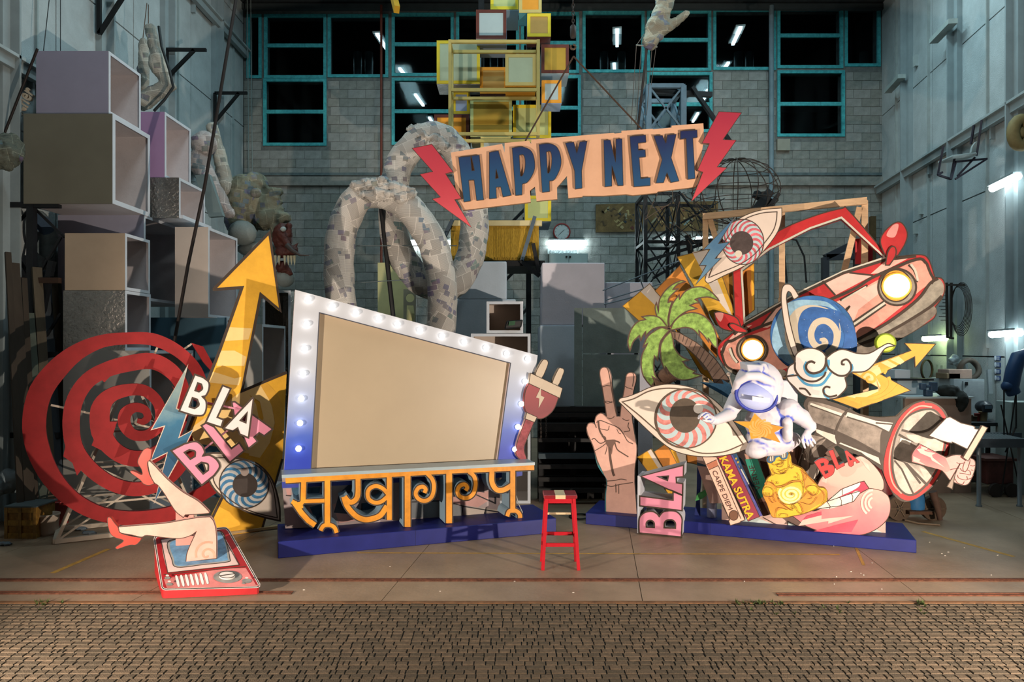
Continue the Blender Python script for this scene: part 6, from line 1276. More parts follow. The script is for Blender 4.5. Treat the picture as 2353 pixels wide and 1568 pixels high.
tube_lamp(at(1528, 549, D - .11), at(1548, 549, D - .11), 'short white tube lamp behind the black lattice', grp=tg, s=12); tube_lamp(at(1600, 549, D - .11), at(1640, 549, D - .11), 'white tube lamp between the black lattice and the lightning cutout', grp=tg, s=12)
def rw(px, py, off=.26):
    s = (px - CX) / F; Y = (9.02 - .159 * D - off) / (s - .159); return at(px, py, Y)
tube_lamp(rw(2279, 769), rw(2344, 765), 'white tube lamp low on the right wall', grp=tg, s=32); tube_lamp(rw(2280, 434), rw(2340, 405), 'white tube lamp high on the right wall', grp=tg, s=32)
tube_lamp(rw(2124, 779), rw(2173, 777), 'greenish white tube lamp on the right wall above the zigzag arrow', '#eaffb8', 16, grp=tg); tube_lamp(rw(1957, 789, .4), rw(1974, 787, .4), 'short tube lamp half hidden by the car bumper', grp=tg, s=12)
for p, q_ in (((2145, 95), (2190, 48)), ((2040, 210), (2072, 175))): 
    o = G().bar(rw(*p), rw(*q_), .16, .09).out('tube_housing', m('#9aa39f', .5), None, 'unlit tube lamp housing on the right wall, the %s one' % ('nearer' if p[0] > 2100 else 'farther'), 'lamp', 'unlit tube lamps')
pl8 = G().box((X(1258, D), D - .07, Z(584, D)), (X(1328, D), D - .045, Z(570, D))).out('name_plate', m('#a9b5b6', .5, .03), None, 'pale name plate with dark capitals under the tube lamp', 'sign')
text(Pl((0, D - .075, 0), 0), 0, '@JACOPOALLEGRUCCI', (1262, 583), (1326, 583), m('#23292c'), pl8, hpx=8)
lk = G().box((X(1261, D), D - .35, Z(655, D)), (X(1347, D), D - .05, Z(587, D))).out('wall_cabinet', m('#93a4a4', .5, .05), None, 'pale two-door wall cabinet under the name plate', 'cabinet')
for a, b in ((1263, 1303), (1305, 1345)): d = G().box((X(a, D), D - .37, Z(653, D)), (X(b, D), D - .351, Z(589, D))).out('cabinet_door', m('#a3b2b0', .5, .05), lk); G().box((X(1300 if a < 1300 else 1308, D) - .03, D - .40, Z(593, D)), (X(1300 if a < 1300 else 1308, D) + .01, D - .371, Z(589, D) - .08)).out('handle', BLACK, d)
# carved relief panel
RLY = D - .07
def relief(x0, x1, y0, y1, label):
    p = plane((x0 + x1) / 2, RLY, 0); b = Bd('relief_panel', p, PX('%d,%d %d,%d %d,%d %d,%d' % (x0, y0 + 4, x1, y0, x1, y1, x0, y1 + 2)), .05, [m('#6b5430', .7, .3, 6, bump=.4), m('#3d3220')], label, 'relief', 'carved panels')
    for k in range(14):
        cx, cy, a = RN.uniform(x0 + 12, x1 - 12), RN.uniform(y0 + 14, y1 - 10), RN.uniform(0, 6)
        pts = PX.s(' '.join('%.1f,%.1f' % (cx + j * 4.5 * math.cos(a) - 3 * math.sin(j * 1.5) * math.sin(a), cy + j * 2.2 * math.sin(a) + 3.5 * math.sin(j * 1.5)) for j in range(-2, 3)), False)
        b.ln('carved_wave', [(pts, [1 + 3 * math.sin(math.pi * i / len(pts)) for i in range(len(pts))])], m(RN.choice(['#8f8a72', '#7d8c86', '#a08c5c', '#4a3a24']), .6))
    for k in range(8):
        cx, cy, r = RN.uniform(x0 + 8, x1 - 8), RN.uniform(y0 + 10, y1 - 8), RN.uniform(2, 5); b.f('carved_chip', PX('%f,%f %f,%f %f,%f %f,%f' % (cx - r, cy, cx, cy - r, cx + r, cy, cx + 1, cy + r)), m(RN.choice(['#3a2c1a', '#9a8a62', '#5c2f28', '#24303a']), .6))
relief(1369, 1480, 466, 532, 'carved brown relief panel with pale waves below the hanging sign'); relief(1484, 1650, 462, 530, 'carved brown relief panel behind the black lattice')
# ---- lattice towers, cage, papier mache hand
BT = m('#15181b', .5, .2); GT = m('#5c7280', .55, .15)
def lattice(name, x0, x1, y0, y1, Y, dep, n, mt, label, w_=.07, ztop=None):
    r = empty(name, (X((x0 + x1) / 2, Y), Y + dep / 2, Z(y1, Y)), label, 'tower'); zz = [Z(y1, Y) + (Z(y0, Y) - Z(y1, Y)) * k / n for k in range(n + 1)]
    cs = [(X(x0, Y), Y), (X(x1, Y), Y), (X(x1, Y), Y + dep), (X(x0, Y), Y + dep)]
    for c in cs: G().bar((*c, zz[0]), (*c, zz[-1]), w_).out('post', mt, r)
    for k in range(n + 1):
        for i in range(4):
            a, b = cs[i], cs[(i + 1) % 4]; G().bar((*a, zz[k]), (*b, zz[k]), w_ * .8).out('rail', mt, r)
            if k < n: G().bar((*a, zz[k]), (*b, zz[k + 1]), w_ * .35).out('brace', mt, r); G().bar((*b, zz[k]), (*a, zz[k + 1]), w_ * .35).out('brace', mt, r)
    return r
lattice('lattice_tower', 1490, 1570, 198, 300, 13.0, .8, 1, GT, 'grey steel lattice head above the word NEXT', .1)
lb = lattice('lattice_tower', 1483, 1558, 445, 1000, 13.2, .9, 5, BT, 'black steel lattice tower behind the lightning cutout', .07)
lt2 = empty('steel_jib', at(1600, 430, 13), 'tangle of black steel beams and rods below the word NEXT', 'jib')
for a, b, w_ in (((1770, 440), (1645, 600), .16), ((1790, 445), (1680, 590), .07), ((1735, 445), (1775, 470), .12), ((1755, 440), (1760, 560), .1), ((1690, 548), (1560, 560), .08), ((1640, 475), (1500, 470), .05), ((1500, 550), (1640, 470), .04), ((1560, 440), (1700, 620), .03), ((1485, 600), (1620, 560), .06), ((1580, 540), (1600, 650), .08), ((1640, 560), (1500, 640), .05), ((1590, 200), (1680, 330), .07), ((1500, 212), (1635, 218), .09)):
    G().bar(at(*a, 13.1), at(*b, 13.25), w_).out('beam', BT, lt2)
for k in range(46):
    a = (RN.uniform(1495, 1640), RN.uniform(440, 560)); b = (a[0] + RN.uniform(-60, 60), a[1] + RN.uniform(-70, 70)); g = G(); g.tube([at(*a, 12.9), at((a[0] + b[0]) / 2 + RN.uniform(-8, 8), (a[1] + b[1]) / 2, 12.95), at(*b, 13.0)], .008, 5); g.out('rod', BT if k % 3 else m('#5a4a3c', .6), lt2)
for a, b in (((1385, 668), (1560, 600)), ((1392, 690), (1560, 640)), ((1388, 700), (1500, 672)), ((1470, 640), (1482, 672))): g = G(); g.tube([at(*a, 10.3), at(*b, 10.5)], .010, 6); g.out('rod', m('#4a5a66', .5), lt2)
cg = empty('wire_cage', at(1690, 440, 12.6), 'round cage of rusty wire right of the lightning bolt of the sign', 'cage'); cc = at(1690, 440, 12.6); RW = m('#3a2f28', .6, .2)
for k in range(7):
    a = k * math.pi / 7; g = G(); g.tube([cc + V((.78 * math.cos(t) * math.cos(a), .7 * math.cos(t) * math.sin(a), .58 * math.sin(t))) for t in [j * .25 for j in range(25)]], .009, 5, True); g.out('wire_hoop', RW, cg)
for h in (-.4, -.2, .0, .2, .4):
    r = math.sqrt(1 - (h / .6) ** 2); g = G(); g.tube([cc + V((.78 * r * math.cos(t), .7 * r * math.sin(t), h)) for t in [j * .25 for j in range(25)]], .007, 5, True); g.out('wire_hoop', RW, cg)
NPW = newsprint('#a39a86', '#4f3f33', 5.0)
def a8(x, y, Y=12.3): return at(*A8('%f,%f' % (x, y))[0], Y)
k8 = 12.3 / F / 4.9
g = G(); cap(g, a8(235, 470), a8(330, 250), 62 * k8, 95 * k8); cap(g, a8(260, 480), a8(400, 300), 80 * k8, 85 * k8); cap(g, a8(330, 260), a8(410, 20), 85 * k8, 78 * k8); cap(g, a8(420, 200), a8(500, -60), 60 * k8, 55 * k8); cap(g, a8(360, 100), a8(370, -160), 50 * k8, 42 * k8); cap(g, a8(430, 30), a8(440, -190), 46 * k8, 40 * k8); cap(g, a8(500, -40), a8(520, -170), 44 * k8, 38 * k8)
cap(g, a8(430, 330), a8(560, 240), 62 * k8, 50 * k8); cap(g, a8(560, 240), a8(680, 160), 50 * k8, 38 * k8)
o = g.out('hand_sculpture', NPW, None, 'open papier-mache hand high up on a rusty rod', 'sculpture'); blob(o, .022, 4, .5, .03, 6)
g = G(); g.tube([a8(228, 530), a8(120, 1500, 12.3)], .022, 8); g.out('rod', m('#2c1f1a', .6), o)
for a, b in (((110, 510), (50, 1400)), ((165, 520), (110, 1350)), ((285, 540), (225, 1300)), ((330, 535), (275, 960)), ((115, 505), (200, 380))): g = G(); g.tube([a8(*a), a8(*b)], .006, 5); g.out('control_wire', m('#5c5048', .6), o)
g = G(); g.tube([a8(105, 508), a8(345, 530)], .012, 6); g.out('cross_bar', m('#7d7f7a', .5), o)
# ---- left: papier mache legs, arms, heads
V1v = Vw(0, 0, 2.8)
def v1(x, y, Y): return at(*V1v('%f,%f' % (x, y))[0], Y)
NPL = newsprint('#b3b0a4', '#4a4038', 6); k1 = 10.6 / F / 2.8
g = G(); cap(g, v1(968, 185, 10.6), v1(1005, 330, 10.6), 36 * k1, 40 * k1); cap(g, v1(1005, 330, 10.6), v1(1075, 545, 10.6), 42 * k1, 40 * k1); g.ell(v1(1010, 400, 10.55), (50 * k1, 55 * k1, 90 * k1)); cap(g, v1(1070, 560, 10.6), v1(920, 650, 10.6), 42 * k1, 60 * k1); g.ell(v1(1105, 560, 10.6), (26 * k1, 30 * k1, 28 * k1))
o = g.out('leg_sculpture', NPL, None, 'pale papier-mache leg bent at the knee, hanging over the left stack', 'sculpture', 'hanging papier-mache legs'); blob(o, .025, 3, .5, .02, 6)
g = G(); g.tube([v1(1022, 170, 10.45), v1(1040, 300, 10.42), v1(1090, 450, 10.4), v1(1115, 560, 10.4), v1(1060, 640, 10.4), v1(990, 715, 10.4)], .02, 8); g.out('iron_bar', m('#1c2224', .5), o)
g = G(); cap(g, v1(925, 270, 11.3), v1(925, 400, 11.3), 32 * k1, 38 * k1); cap(g, v1(925, 400, 11.3), v1(925, 580, 11.3), 40 * k1, 34 * k1); o = g.out('leg_sculpture', NPL, None, 'thin papier-mache leg hanging straight behind the bent one', 'sculpture', 'hanging papier-mache legs'); blob(o, .025, 3, .5, .02, 6)
for a, b in (((955, 30), (955, 160)), ((945, 20), (918, 262))): g = G(); yc = 10.6 if a[0] > 950 else 11.3; g.tube([v1(*a, yc), v1(*b, yc)], .007, 5); g.out('hanging_cable', m('#5b4a3c', .6), None, 'thin cable holding the papier-mache legs, the %s one' % ('right' if a[0] > 950 else 'left'), 'cable', 'cables of the legs')
def z7(x, y, Y): return at(*Z7('%f,%f' % (x, y))[0], Y)
k7 = 11.4 / F / 3.92
g = G(); cap(g, z7(225, 135, 11.6), z7(300, 420, 11.6), 55 * k7, 62 * k7); cap(g, z7(300, 420, 11.6), z7(360, 700, 11.6), 62 * k7, 72 * k7); o = g.out('arm_sculpture', NPL, None, 'long pale papier-mache arm leaning beside the big head', 'sculpture', 'papier-mache limbs'); blob(o, .025, 3, .5, .02, 6)
g = G(); g.ell(z7(150, 280, 11.2), (120 * k7, 110 * k7, 110 * k7)); cap(g, z7(90, 430, 11.2), z7(210, 640, 11.2), 95 * k7, 80 * k7); cap(g, z7(210, 640, 11.2), z7(370, 900, 11.2), 75 * k7, 55 * k7); o = g.out('arm_sculpture', newsprint('#b5aca8', '#3f3b44', 6), None, 'newspaper covered papier-mache arm with a round shoulder', 'sculpture', 'papier-mache limbs'); blob(o, .025, 3, .5, .02, 6)
g = G(); g.obox(z7(70, 560, 11.0), V((.22, 0, .02)), V((0, .1, 0)), V((.22, 0, -.66))); g.out('grey_board', m('#6f7f80', .7), None, 'grey board leaning under the newspaper covered arm', 'board')
kh = 11.8 / F / 3.92
g = G(); g.ell(z7(540, 800, 11.9), (220 * kh, 230 * kh, 250 * kh), 22); g.ell(z7(620, 640, 11.9), (110 * kh, 150 * kh, 110 * kh)); g.ell(z7(500, 960, 11.9), (160 * kh, 180 * kh, 180 * kh)); cap(g, z7(700, 730, 11.85), z7(830, 710, 11.85), 80 * kh, 38 * kh); g.ell(z7(800, 770, 11.85), (50 * kh, 50 * kh, 30 * kh)); cap(g, z7(690, 810, 11.85), z7(850, 805, 11.85), 60 * kh, 22 * kh); cap(g, z7(690, 870, 11.85), z7(860, 865, 11.85), 60 * kh, 22 * kh); cap(g, z7(680, 950, 11.85), z7(890, 940, 11.85), 110 * kh, 50 * kh); cap(g, z7(640, 620, 11.75), z7(690, 660, 11.75), 42 * kh, 34 * kh); g.ell(z7(800, 1060, 11.85), (50 * kh, 70 * kh, 120 * kh))
o = g.out('giant_face_sculpture', newsprint('#84826e', '#30332f', 6), None, 'grey-green papier-mache giant head in profile with nose and lips turned right', 'sculpture'); blob(o, .02, 3, .5, .018, 6)
e_ = G().ell(z7(620, 720, 11.45), (50 * kh, 30 * kh, 45 * kh)).out('eye', newsprint('#7c7d70', '#30332f', 8), o)
g = G(); g.ell(z7(500, 1080, 11.5), (120 * kh, 130 * kh, 110 * kh)); g.ell(z7(880, 1480, 11.7), (90 * kh, 90 * kh, 90 * kh)); g.ell(z7(640, 1230, 11.8), (190 * kh, 150 * kh, 70 * kh)); o2 = g.out('plaster_base', m('#737b78', .8, .1, bump=.3), o)
# beast mask
DRB = m('#4a2118', .6, .25, 10, bump=.3); kd = 11.5 / F / 3.92
g = G(); g.ell(z7(860, 1120, 11.6), (90 * kh, 100 * kh, 130 * kh)); cap(g, z7(850, 1250, 11.5), z7(960, 1240, 11.5), 55 * kh, 42 * kh); cap(g, z7(840, 1080, 11.45), z7(910, 1190, 11.4), 40 * kh, 26 * kh); 
for y, r in ((1015, 30), (1060, 30), (1100, 30), (1150, 28)): g.ell(z7(915, y, 11.5), r * kh)
cap(g, z7(960, 1220, 11.5), z7(1000, 1170, 11.5), 22 * kh, 8 * kh); cap(g, z7(860, 1390, 11.6), z7(930, 1440, 11.6), 60 * kh, 26 * kh)
dm = g.out('beast_mask', DRB, None, 'dark red beast mask with white fangs right of the giant head', 'mask'); blob(dm, .016, 3, .5, .012, 9)
G().ell(z7(866, 1045, 11.38), (26 * kh, 18 * kh, 22 * kh)).out('eye', m('#9aa3a0', .3), dm)
for x in (795, 828, 880, 912, 940, 968): 
    p = z7(x, 1285, 11.42); G().lathe(p, [(14 * kh, 0), (10 * kh, 45 * kh), (.002, 85 * kh)], 8, axis=(0, 0, -1)).out('fang', m('#a9a68c', .5), dm)
g = G(); g.tube([z7(900, 1190, 11.38), z7(950, 1240, 11.35), z7(1020, 1280, 11.35), z7(1100, 1283, 11.35)], [.05, .035, .02, .006], 8); g.out('tusk', m('#3a3330', .5), dm)
# ---- left scaffold, planks, oddments
sf = empty('scaffold', (X(75, 9.6), 9.6, 0), 'black steel scaffold at the far left beside the stacked boxes', 'scaffold'); SB = m('#14171b', .5, .2)
Ys = 8.98
for px in (-25, 73): G().bar((X(px, Ys), Ys, 0), (X(px, Ys), Ys, Z(472, Ys)), .085).out('post', SB, sf)
for px in (73, 142): G().bar((X(px, Ys) + .02, Ys + .9, 0), (X(px, Ys) + .02, Ys + .9, 2.75), .07).out('post', SB, sf)
for py in (472, 645, 815, 1000): G().bar((X(-30, Ys), Ys, Z(py, Ys)), (X(138, Ys), Ys, Z(py, Ys)), .07).out('rail', SB if py != 645 else m('#3b2a20', .6), sf)
for a, b in (((0, 560), (70, 480)), ((0, 520), (70, 640)), ((80, 645), (140, 545)), ((80, 480), (148, 545)), ((120, 600), (78, 810)), ((0, 690), (72, 800)), ((0, 850), (72, 700)), ((85, 830), (0, 1000)), ((70, 830), (35, 1010)), ((80, 815), (140, 720)), ((0, 1060), (75, 950)), ((10, 1000), (100, 1150)), ((0, 1120), (110, 1010))): G().bar(at(*a, Ys + .05), at(*b, Ys + .05), .028 if a[0] != 120 else .07).out('brace', SB, sf)
PLK = [m('#332a20', .8, .25, 4, stretch=(1, 1, .15)), m('#4c4436', .8, .25, 4, stretch=(1, 1, .15)), m('#2c343a', .8, .25, 4, stretch=(1, 1, .15)), m('#454d44', .8, .2, 4)]
for k, (x0, x1, y0, mt) in enumerate(((18, 28, 580, 0), (32, 50, 605, 0), (55, 62, 640, 0), (84, 100, 615, 1), (104, 116, 622, 2), (120, 132, 640, 1), (66, 80, 720, 3), (134, 144, 650, 3))):
    Yp = min(10.1, 6.12 * 1600 / (1176 - x0)); a, b = at(x0, y0, Yp), at(x1 + 22, 1040, Yp - .25); b.z = .03; G().bar(b, a, .11 if x1 - x0 > 11 else .06, .04).out('plank', PLK[mt], None, '%s leaning behind the black scaffold' % ['thin dark batten', 'wide brown plank', 'narrow brown plank', 'pale sawn plank', 'slate blue plank', 'yellowish plank', 'dim green plank', 'pale green plank'][k], 'plank', 'planks behind the scaffold')
ub = Bd('torn_banner', plane(100, 9.3, 4), PX.s('62,500 95,485 128,530 130,560 115,595 85,580 60,545'), .03, [m('#77868a', .7, .25, 8), m('#5a6668')], 'torn pale banner scrap hanging in the scaffold', 'banner')
ub.f('blue_patch', PX.s('66,490 110,500 126,528 100,540 80,520'), m('#4a6078', .6, .2))
g = G(); g.ell(at(22, 345, 8.5), (.16, .18, .2)); g.ell(at(5, 355, 8.35), (.2, .2, .2)); o = g.out('papier_mache_sack', newsprint('#6f7468', '#353a38', 7), None, 'dim papier-mache lump at the left edge above the scaffold', 'sculpture'); blob(o, .025, 3, .5, .04, 6)
sg = Pl((0, 9.0, 0), 0); sgt = text(sg, 0, 'Scher', (43, 268), (80, 212), m('#b5a894', .6), None, 'script_sign', th=.04, bold=.02, hpx=34); tag(sgt, 'cream script lettering sign behind the topmost box of the left stack', 'sign')
# crate, tin, bucket at the lower left
cy_ = fl(1238); cxx = X(48, cy_)
cr_ = G().box((cxx - .17, cy_, .0), (cxx + .17, cy_ + .34, .36)).out('bottle_crate', m('#7d5a1e', .6, .4, 9), None, 'worn yellow and brown crate on the floor at the lower left', 'crate')
for z in (.0, .15, .30): G().box((cxx - .185, cy_ - .012, z), (cxx + .185, cy_ - .001, z + .06)).out('slat', m('#8d6a24', .6, .4, 8), cr_)
for x in (-.18, -.02, .15): G().box((cxx + x, cy_ - .016, 0), (cxx + x + .035, cy_ - .013, .36)).out('upright', m('#7a5a22', .6, .4, 8), cr_)
G().box((cxx - .19, cy_ - .02, .361), (cxx + .19, cy_ + .36, .375)).out('lid', m('#4a5558', .7), cr_)
yb = fl(1228); xb = X(111, yb); bk = G().lathe((xb, yb, 0), [(.095, 0), (.115, .22), (.122, .225), (.122, .245), (.112, .245), (.105, .02)], 22).out('paint_bucket', m('#b9aa9a', .5, .12), None, 'white plastic paint bucket on the floor beside the crate', 'bucket')
g = G(); g.tube([(xb - .04, yb - .06, .06), (xb - .05, yb - .07, .33)], .007, 6); g.out('stir_stick', BLACK, bk)
yt = fl(1214); xt = X(117, yt); tn = G().lathe((xt, yt + .1, 0), [(.13, 0), (.13, .30), (.135, .30), (.135, .315), (.12, .315), (.12, .30)], 22).out('paint_tin', m('#8d1f1c', .35, .25, 8, spec=.6), None, 'red round tin behind the white bucket', 'tin')
text(Pl((0, yt - .032, 0), 0), 0, 'LV', (113, 1183), (126, 1182), m('#b8aaa0', .4), tn, hpx=9)
for k, (px, py) in enumerate(((185, 1215), (205, 1225), (10, 1250))): o = G().ell(fp(px, py, .02), (.09, .05, .025), 10).out('crumpled_scrap', m('#6f7b84', .7), None, 'crumpled plastic scrap on the floor, %s' % ['by the spiral stand', 'in front of the spiral stand', 'at the far left edge'][k], 'scrap', 'scraps on the floor'); blob(o, .012, 1, .4, .02, 14)
g = G(); g.ell(at(22, 1105, 8.6), (.14, .12, .16)); g.ell(at(0, 1120, 8.5), (.1, .12, .12)); o = g.out('plastic_bag', m('#7c8a90', .4, .1), None, 'pale plastic bag among the scaffold bars at the far left', 'bag'); blob(o, .02, 2, .5, .03, 6)
# jib brackets on the left wall, black cables
def lw(px, py, off=.1):
    s = (px - CX) / F; Y = (XL + off) / s; return at(px, py, Y)
for (c, t, b, l) in (((228, 78), (228, -20), (318, -20), 'topmost'), ((383, 180), (383, 114), (474, 115), 'middle'), ((494, 280), (494, 214), (568, 214), 'farthest')):
    w0 = lw(c[0], c[1]); Y = w0.y; j = empty('wall_jib', w0, 'black wall jib bracket on the left wall, the %s one' % l, 'bracket', 'wall jibs')
    for a, bb in ((c, t), (t, b), (c, ((t[0] + b[0]) / 2 + 18, b[1]))): G().bar(at(*a, Y), at(*bb, Y), .055).out('bar', BLACK, j)
g = G(); g.tube([at(543, -5, 9.3), at(470, 430, 9.0), at(432, 610, 8.9), at(400, 790, 8.8)], .022, 8); g.out('black_cable', m('#1c1310', .6), None, 'long black cable slanting down in front of the cream box', 'cable')
g = G(); g.tube([at(86, 112, 8.85), at(-5, 345, 8.85)], .016, 6); g.out('black_cable', m('#1c1310', .6), None, 'black cable slanting past the left edge of the topmost box', 'cable')
for a, b in (((113, 0), (100, 117)), ((139, 0), (139, 117))): g = G(); g.tube([at(*a, 9.3), at(*b, 9.3)], .006, 5); g.out('thin_line', m('#3a4244', .6), None, 'thin line holding up the topmost box, the %s one' % ('slanted' if a[0] == 113 else 'upright'), 'cable', 'lines of the topmost box')
g = G(); g.tube([(X(877, D - .1), D - .15, .1), (X(877, D - .1), D - .15, 10.5)], .03, 10); g.out('red_pipe', m('#6b3527', .6, .1), None, 'thin rust red pipe running up the back wall', 'pipe')
g = G(); g.tube([(X(1772, D - .1), D - .12, .1), (X(1772, D - .1), D - .12, 10.5)], .06, 10); g.out('grey_pipe', m('#6d8088', .6, .1), None, 'grey drain pipe running up the back wall right of the sign', 'pipe')
for px in (572, 580): g = G(); g.tube([(X(px, D - .3), D - .3, 6.2), (X(px - 4, D - .3), D - .3, 10.62)], .012, 6); g.out('hanging_rope', m('#7d8a88', .6), None, 'thin rope in the left corner of the back wall, the %s one' % ('left' if px == 572 else 'right'), 'rope', 'ropes in the corner')
G().box((X(1783, D), D - .1, Z(348, D)), (X(1812, D), D - .01, Z(322, D))).out('cable_box', m('#8e8d80', .6), None, 'small cable box under the right back window', 'box')
# ---- right wall: hoop chair, pipes, horn
ch = empty('wall_chair', rw(2215, 365, .5), 'white seat in a dark metal frame hung on the right wall', 'chair'); CM = m('#2a2530', .5)
Yc = rw(2215, 365, .6).y
for a, b in (((2168, 335), (2155, 402)), ((2155, 402), (2185, 412)), ((2185, 412), (2196, 372)), ((2196, 372), (2268, 365)), ((2268, 365), (2195, 412)), ((2256, 276), (2244, 358)), ((2238, 288), (2231, 332)), ((2155, 402), (2165, 396)), ((2195, 357), (2185, 410)), ((2240, 362), (2200, 405))): G().bar(at(*a, Yc), at(*b, Yc + .05), .03).out('frame_bar', CM, ch)
o = G().obox(at(2188, 363, Yc - .1), V((.42, 0, .05)), V((0, .4, 0)), V((0, 0, .05))).out('seat', m('#9fa6a4', .5), ch); bevel(o, .02, 2)
g = G(); extr(g, plane(2237, Yc + .25, 0), PX.s('2232,350c 2236,335 2246,325 2247,348c'), .05); g.out('backrest', m('#9fa6a4', .5), ch)
hr = rw(2346, 305, .35); g = G(); g.tube([hr + V((.12 * math.cos(t), 0, .2 * math.sin(t))) for t in [j * .4 for j in range(16)]], .085, 10, True); g.ell(hr, (.07, .06, .09)); o = g.out('wooden_roll', m('#7d6f48', .7, .2), None, 'yellowish coiled roll at the right edge of the upper wall', 'roll')
pr = empty('pipe_coils', rw(2190, 720, .2), 'rack of brown coiled hoses on the right wall beside the bumper', 'hose'); HB = m('#2d2520', .6, .2)
for k in range(7):
    c = rw(2200 + k * 1.5, 705 + k, .2 + .012 * k); ra, rb_ = (.30 + .014 * k), (.36 + .02 * k); g = G(); g.tube([c + V((.159 * ra * math.cos(t), ra * math.cos(t), rb_ * math.sin(t))) for t in [j * .3 for j in range(21)]], .006, 6, True); g.out('hose_loop', HB, pr)
for a, b in (((2175, 650), (2177, 775)), ((2186, 650), (2185, 775)), ((2173, 655), (2215, 655)), ((2176, 775), (2190, 778))): G().bar(rw(*a, .3), rw(*b, .3), .035).out('rack_bar', HB, pr)
for k in range(8): G().bar(rw(2158 + (k % 3) * 4, 680 + k * 8, .25), rw(2176, 680 + k * 8, .2), .014).out('hook_rod', HB, pr)
for (x, y) in ((2108, 140), (2108, 525), (2120, 480)): G().box(rw(x, y, .0) - V((.07, .05, .12)), rw(x, y, .0) + V((.02, .05, .12))).out('junction_box', m('#a5adab', .5), None, 'small grey junction box on the right wall, %s' % {140: 'the uppermost', 525: 'the lowest', 480: 'the middle one'}[y], 'box', 'junction boxes')
G().box(at(2005, 570, D - .4) - V((.06, .05, .5)), at(2005, 570, D - .4) + V((.06, .05, .75))).out('corner_post', m('#4a3c22', .8, .3), None, 'brown timber post in the right back corner', 'post')
bx = empty('steel_portal', at(1940, 700, 14), 'dark blue steel portal seen through the car window', 'frame')
for a, b in (((1896, 592), (1896, 1050)), ((1970, 556), (1970, 1050)), ((1896, 592), (1970, 556)), ((1896, 592), (1970, 590))): G().bar(at(*a, 14), at(*b, 14), .12).out('portal_bar', m('#141c26', .5), bx)
for k, x in enumerate((1805, 1850)):
    g = G(); g.tube([at(x + 3, 650, 15.5), at(x - 2, 590, 15.5), at(x - 20, 552, 15.5), at(x - 45, 548, 15.5)], .02, 6); g.out('hanging_cable', BLACK, None, 'black cable looping behind the car window, the %s one' % ('left' if k == 0 else 'right'), 'cable', 'cables behind the car')
# ---- workshop corner at lower right
TOOL = m('#77827f', .5, .15); TBL = m('#23282b', .6, .2)
Yw = 11.4
cb_ = G().box((X(2192, Yw), Yw, 0), (X(2262, Yw), Yw + .7, Z(872, Yw))).out('tool_cabinet', m('#8a9498', .6, .15, 4), None, 'grey metal tool cabinet against the right wall', 'cabinet')
G().box((X(2212, Yw), Yw - .02, .1), (X(2260, Yw), Yw - .001, Z(876, Yw))).out('cabinet_door', m('#939da0', .6, .15, 4), cb_); G().box((X(2216, Yw), Yw - .05, Z(886, Yw)), (X(2220, Yw), Yw - .021, Z(878, Yw))).out('handle', BLACK, cb_)
for k, (x, w_, h_, c, l) in enumerate(((2200, .12, .1, '#6b5a44', 'brown box on the grey cabinet'), (2216, .2, .16, '#8a7468', 'glass jar tray on the grey cabinet'))):
    o = G().box((X(x, Yw) - w_, Yw + .1, Z(872, Yw) + .001), (X(x, Yw) + w_, Yw + .4, Z(872, Yw) + h_)).out('storage_box', m(c, .6, .2), None, l, 'box'); bevel(o, .012, 1)
g = G(); c = V((X(2245, Yw), Yw + .2, Z(872, Yw) + .16)); g.tube([c + V((.16 * math.cos(t), .02 * math.sin(2 * t), .155 * math.sin(t))) for t in [j * .35 for j in range(18)]], .045, 8, True); g.out('hose_roll', m('#3a342c', .7), None, 'dark hose roll lying on the grey cabinet', 'hose')
Yq = 10.9
o = G().box((X(2062, Yq), Yq, Z(908, Yq)), (X(2142, Yq), Yq + .6, Z(874, Yq))).out('white_counter', m('#a9b6bc', .5, .05), None, 'white counter with a dark edge behind the zigzag arrow', 'counter'); G().box((X(2060, Yq), Yq - .02, Z(875, Yq)), (X(2144, Yq), Yq + .62, Z(871, Yq))).out('counter_edge', BLACK, o)
G().box((X(2064, Yq), Yq + .1, Z(871, Yq) + .001), (X(2100, Yq), Yq + .4, Z(851, Yq))).out('polystyrene_block', m('#b3bfc8', .8, .04), None, 'pale block standing on the white counter', 'block')
bd = G().box((X(2050, Yq), Yq - .35, 0), (X(2198, Yq), Yq - .3, Z(912, Yq))).out('tan_bench', m('#8a7466', .7, .1), None, 'tan sided workbench with a white top behind the megaphone', 'bench'); G().box((X(2048, Yq), Yq - .4, Z(912, Yq)), (X(2200, Yq), Yq + .5, Z(908, Yq))).out('bench_top', m('#a3b0b2', .4), bd)
g = G(); p = V((X(2106, Yq), Yq - .3, Z(908, Yq))); g.box(p + V((-.05, -.05, 0)), p + V((.05, .05, .1))); g.box(p + V((-.12, -.04, .1)), p + V((-.04, .04, .2))); g.box(p + V((.03, -.04, .08)), p + V((.13, .04, .22))); g.box(p + V((-.04, -.02, .13)), p + V((.04, .02, .17))); o = g.out('bench_vise', m('#2c4258', .5, .2), None, 'blue bench vise on the tan workbench', 'vise'); bevel(o, .01, 1)
g = G(); p = V((X(2155, Yq), Yq - .25, Z(905, Yq) + .05)); g.ell(p, (.2, .12, .10)); g.ell(p + V((.14, -.1, -.14)), (.1, .08, .18)); o = g.out('dark_jacket', m('#1f2422', .9, .2), None, 'dark jacket thrown over the tan workbench', 'jacket'); blob(o, .02, 2, .5, .03, 6)
Yb2 = 10.7
wb_ = empty('work_table', (X(2265, Yb2), Yb2, 0), 'dark work table cluttered with pots at the right edge', 'table'); G().box((X(2196, Yb2), Yb2, Z(980, Yb2)), (X(2332, Yb2), Yb2 + .6, Z(972, Yb2))).out('table_top', TBL, wb_)
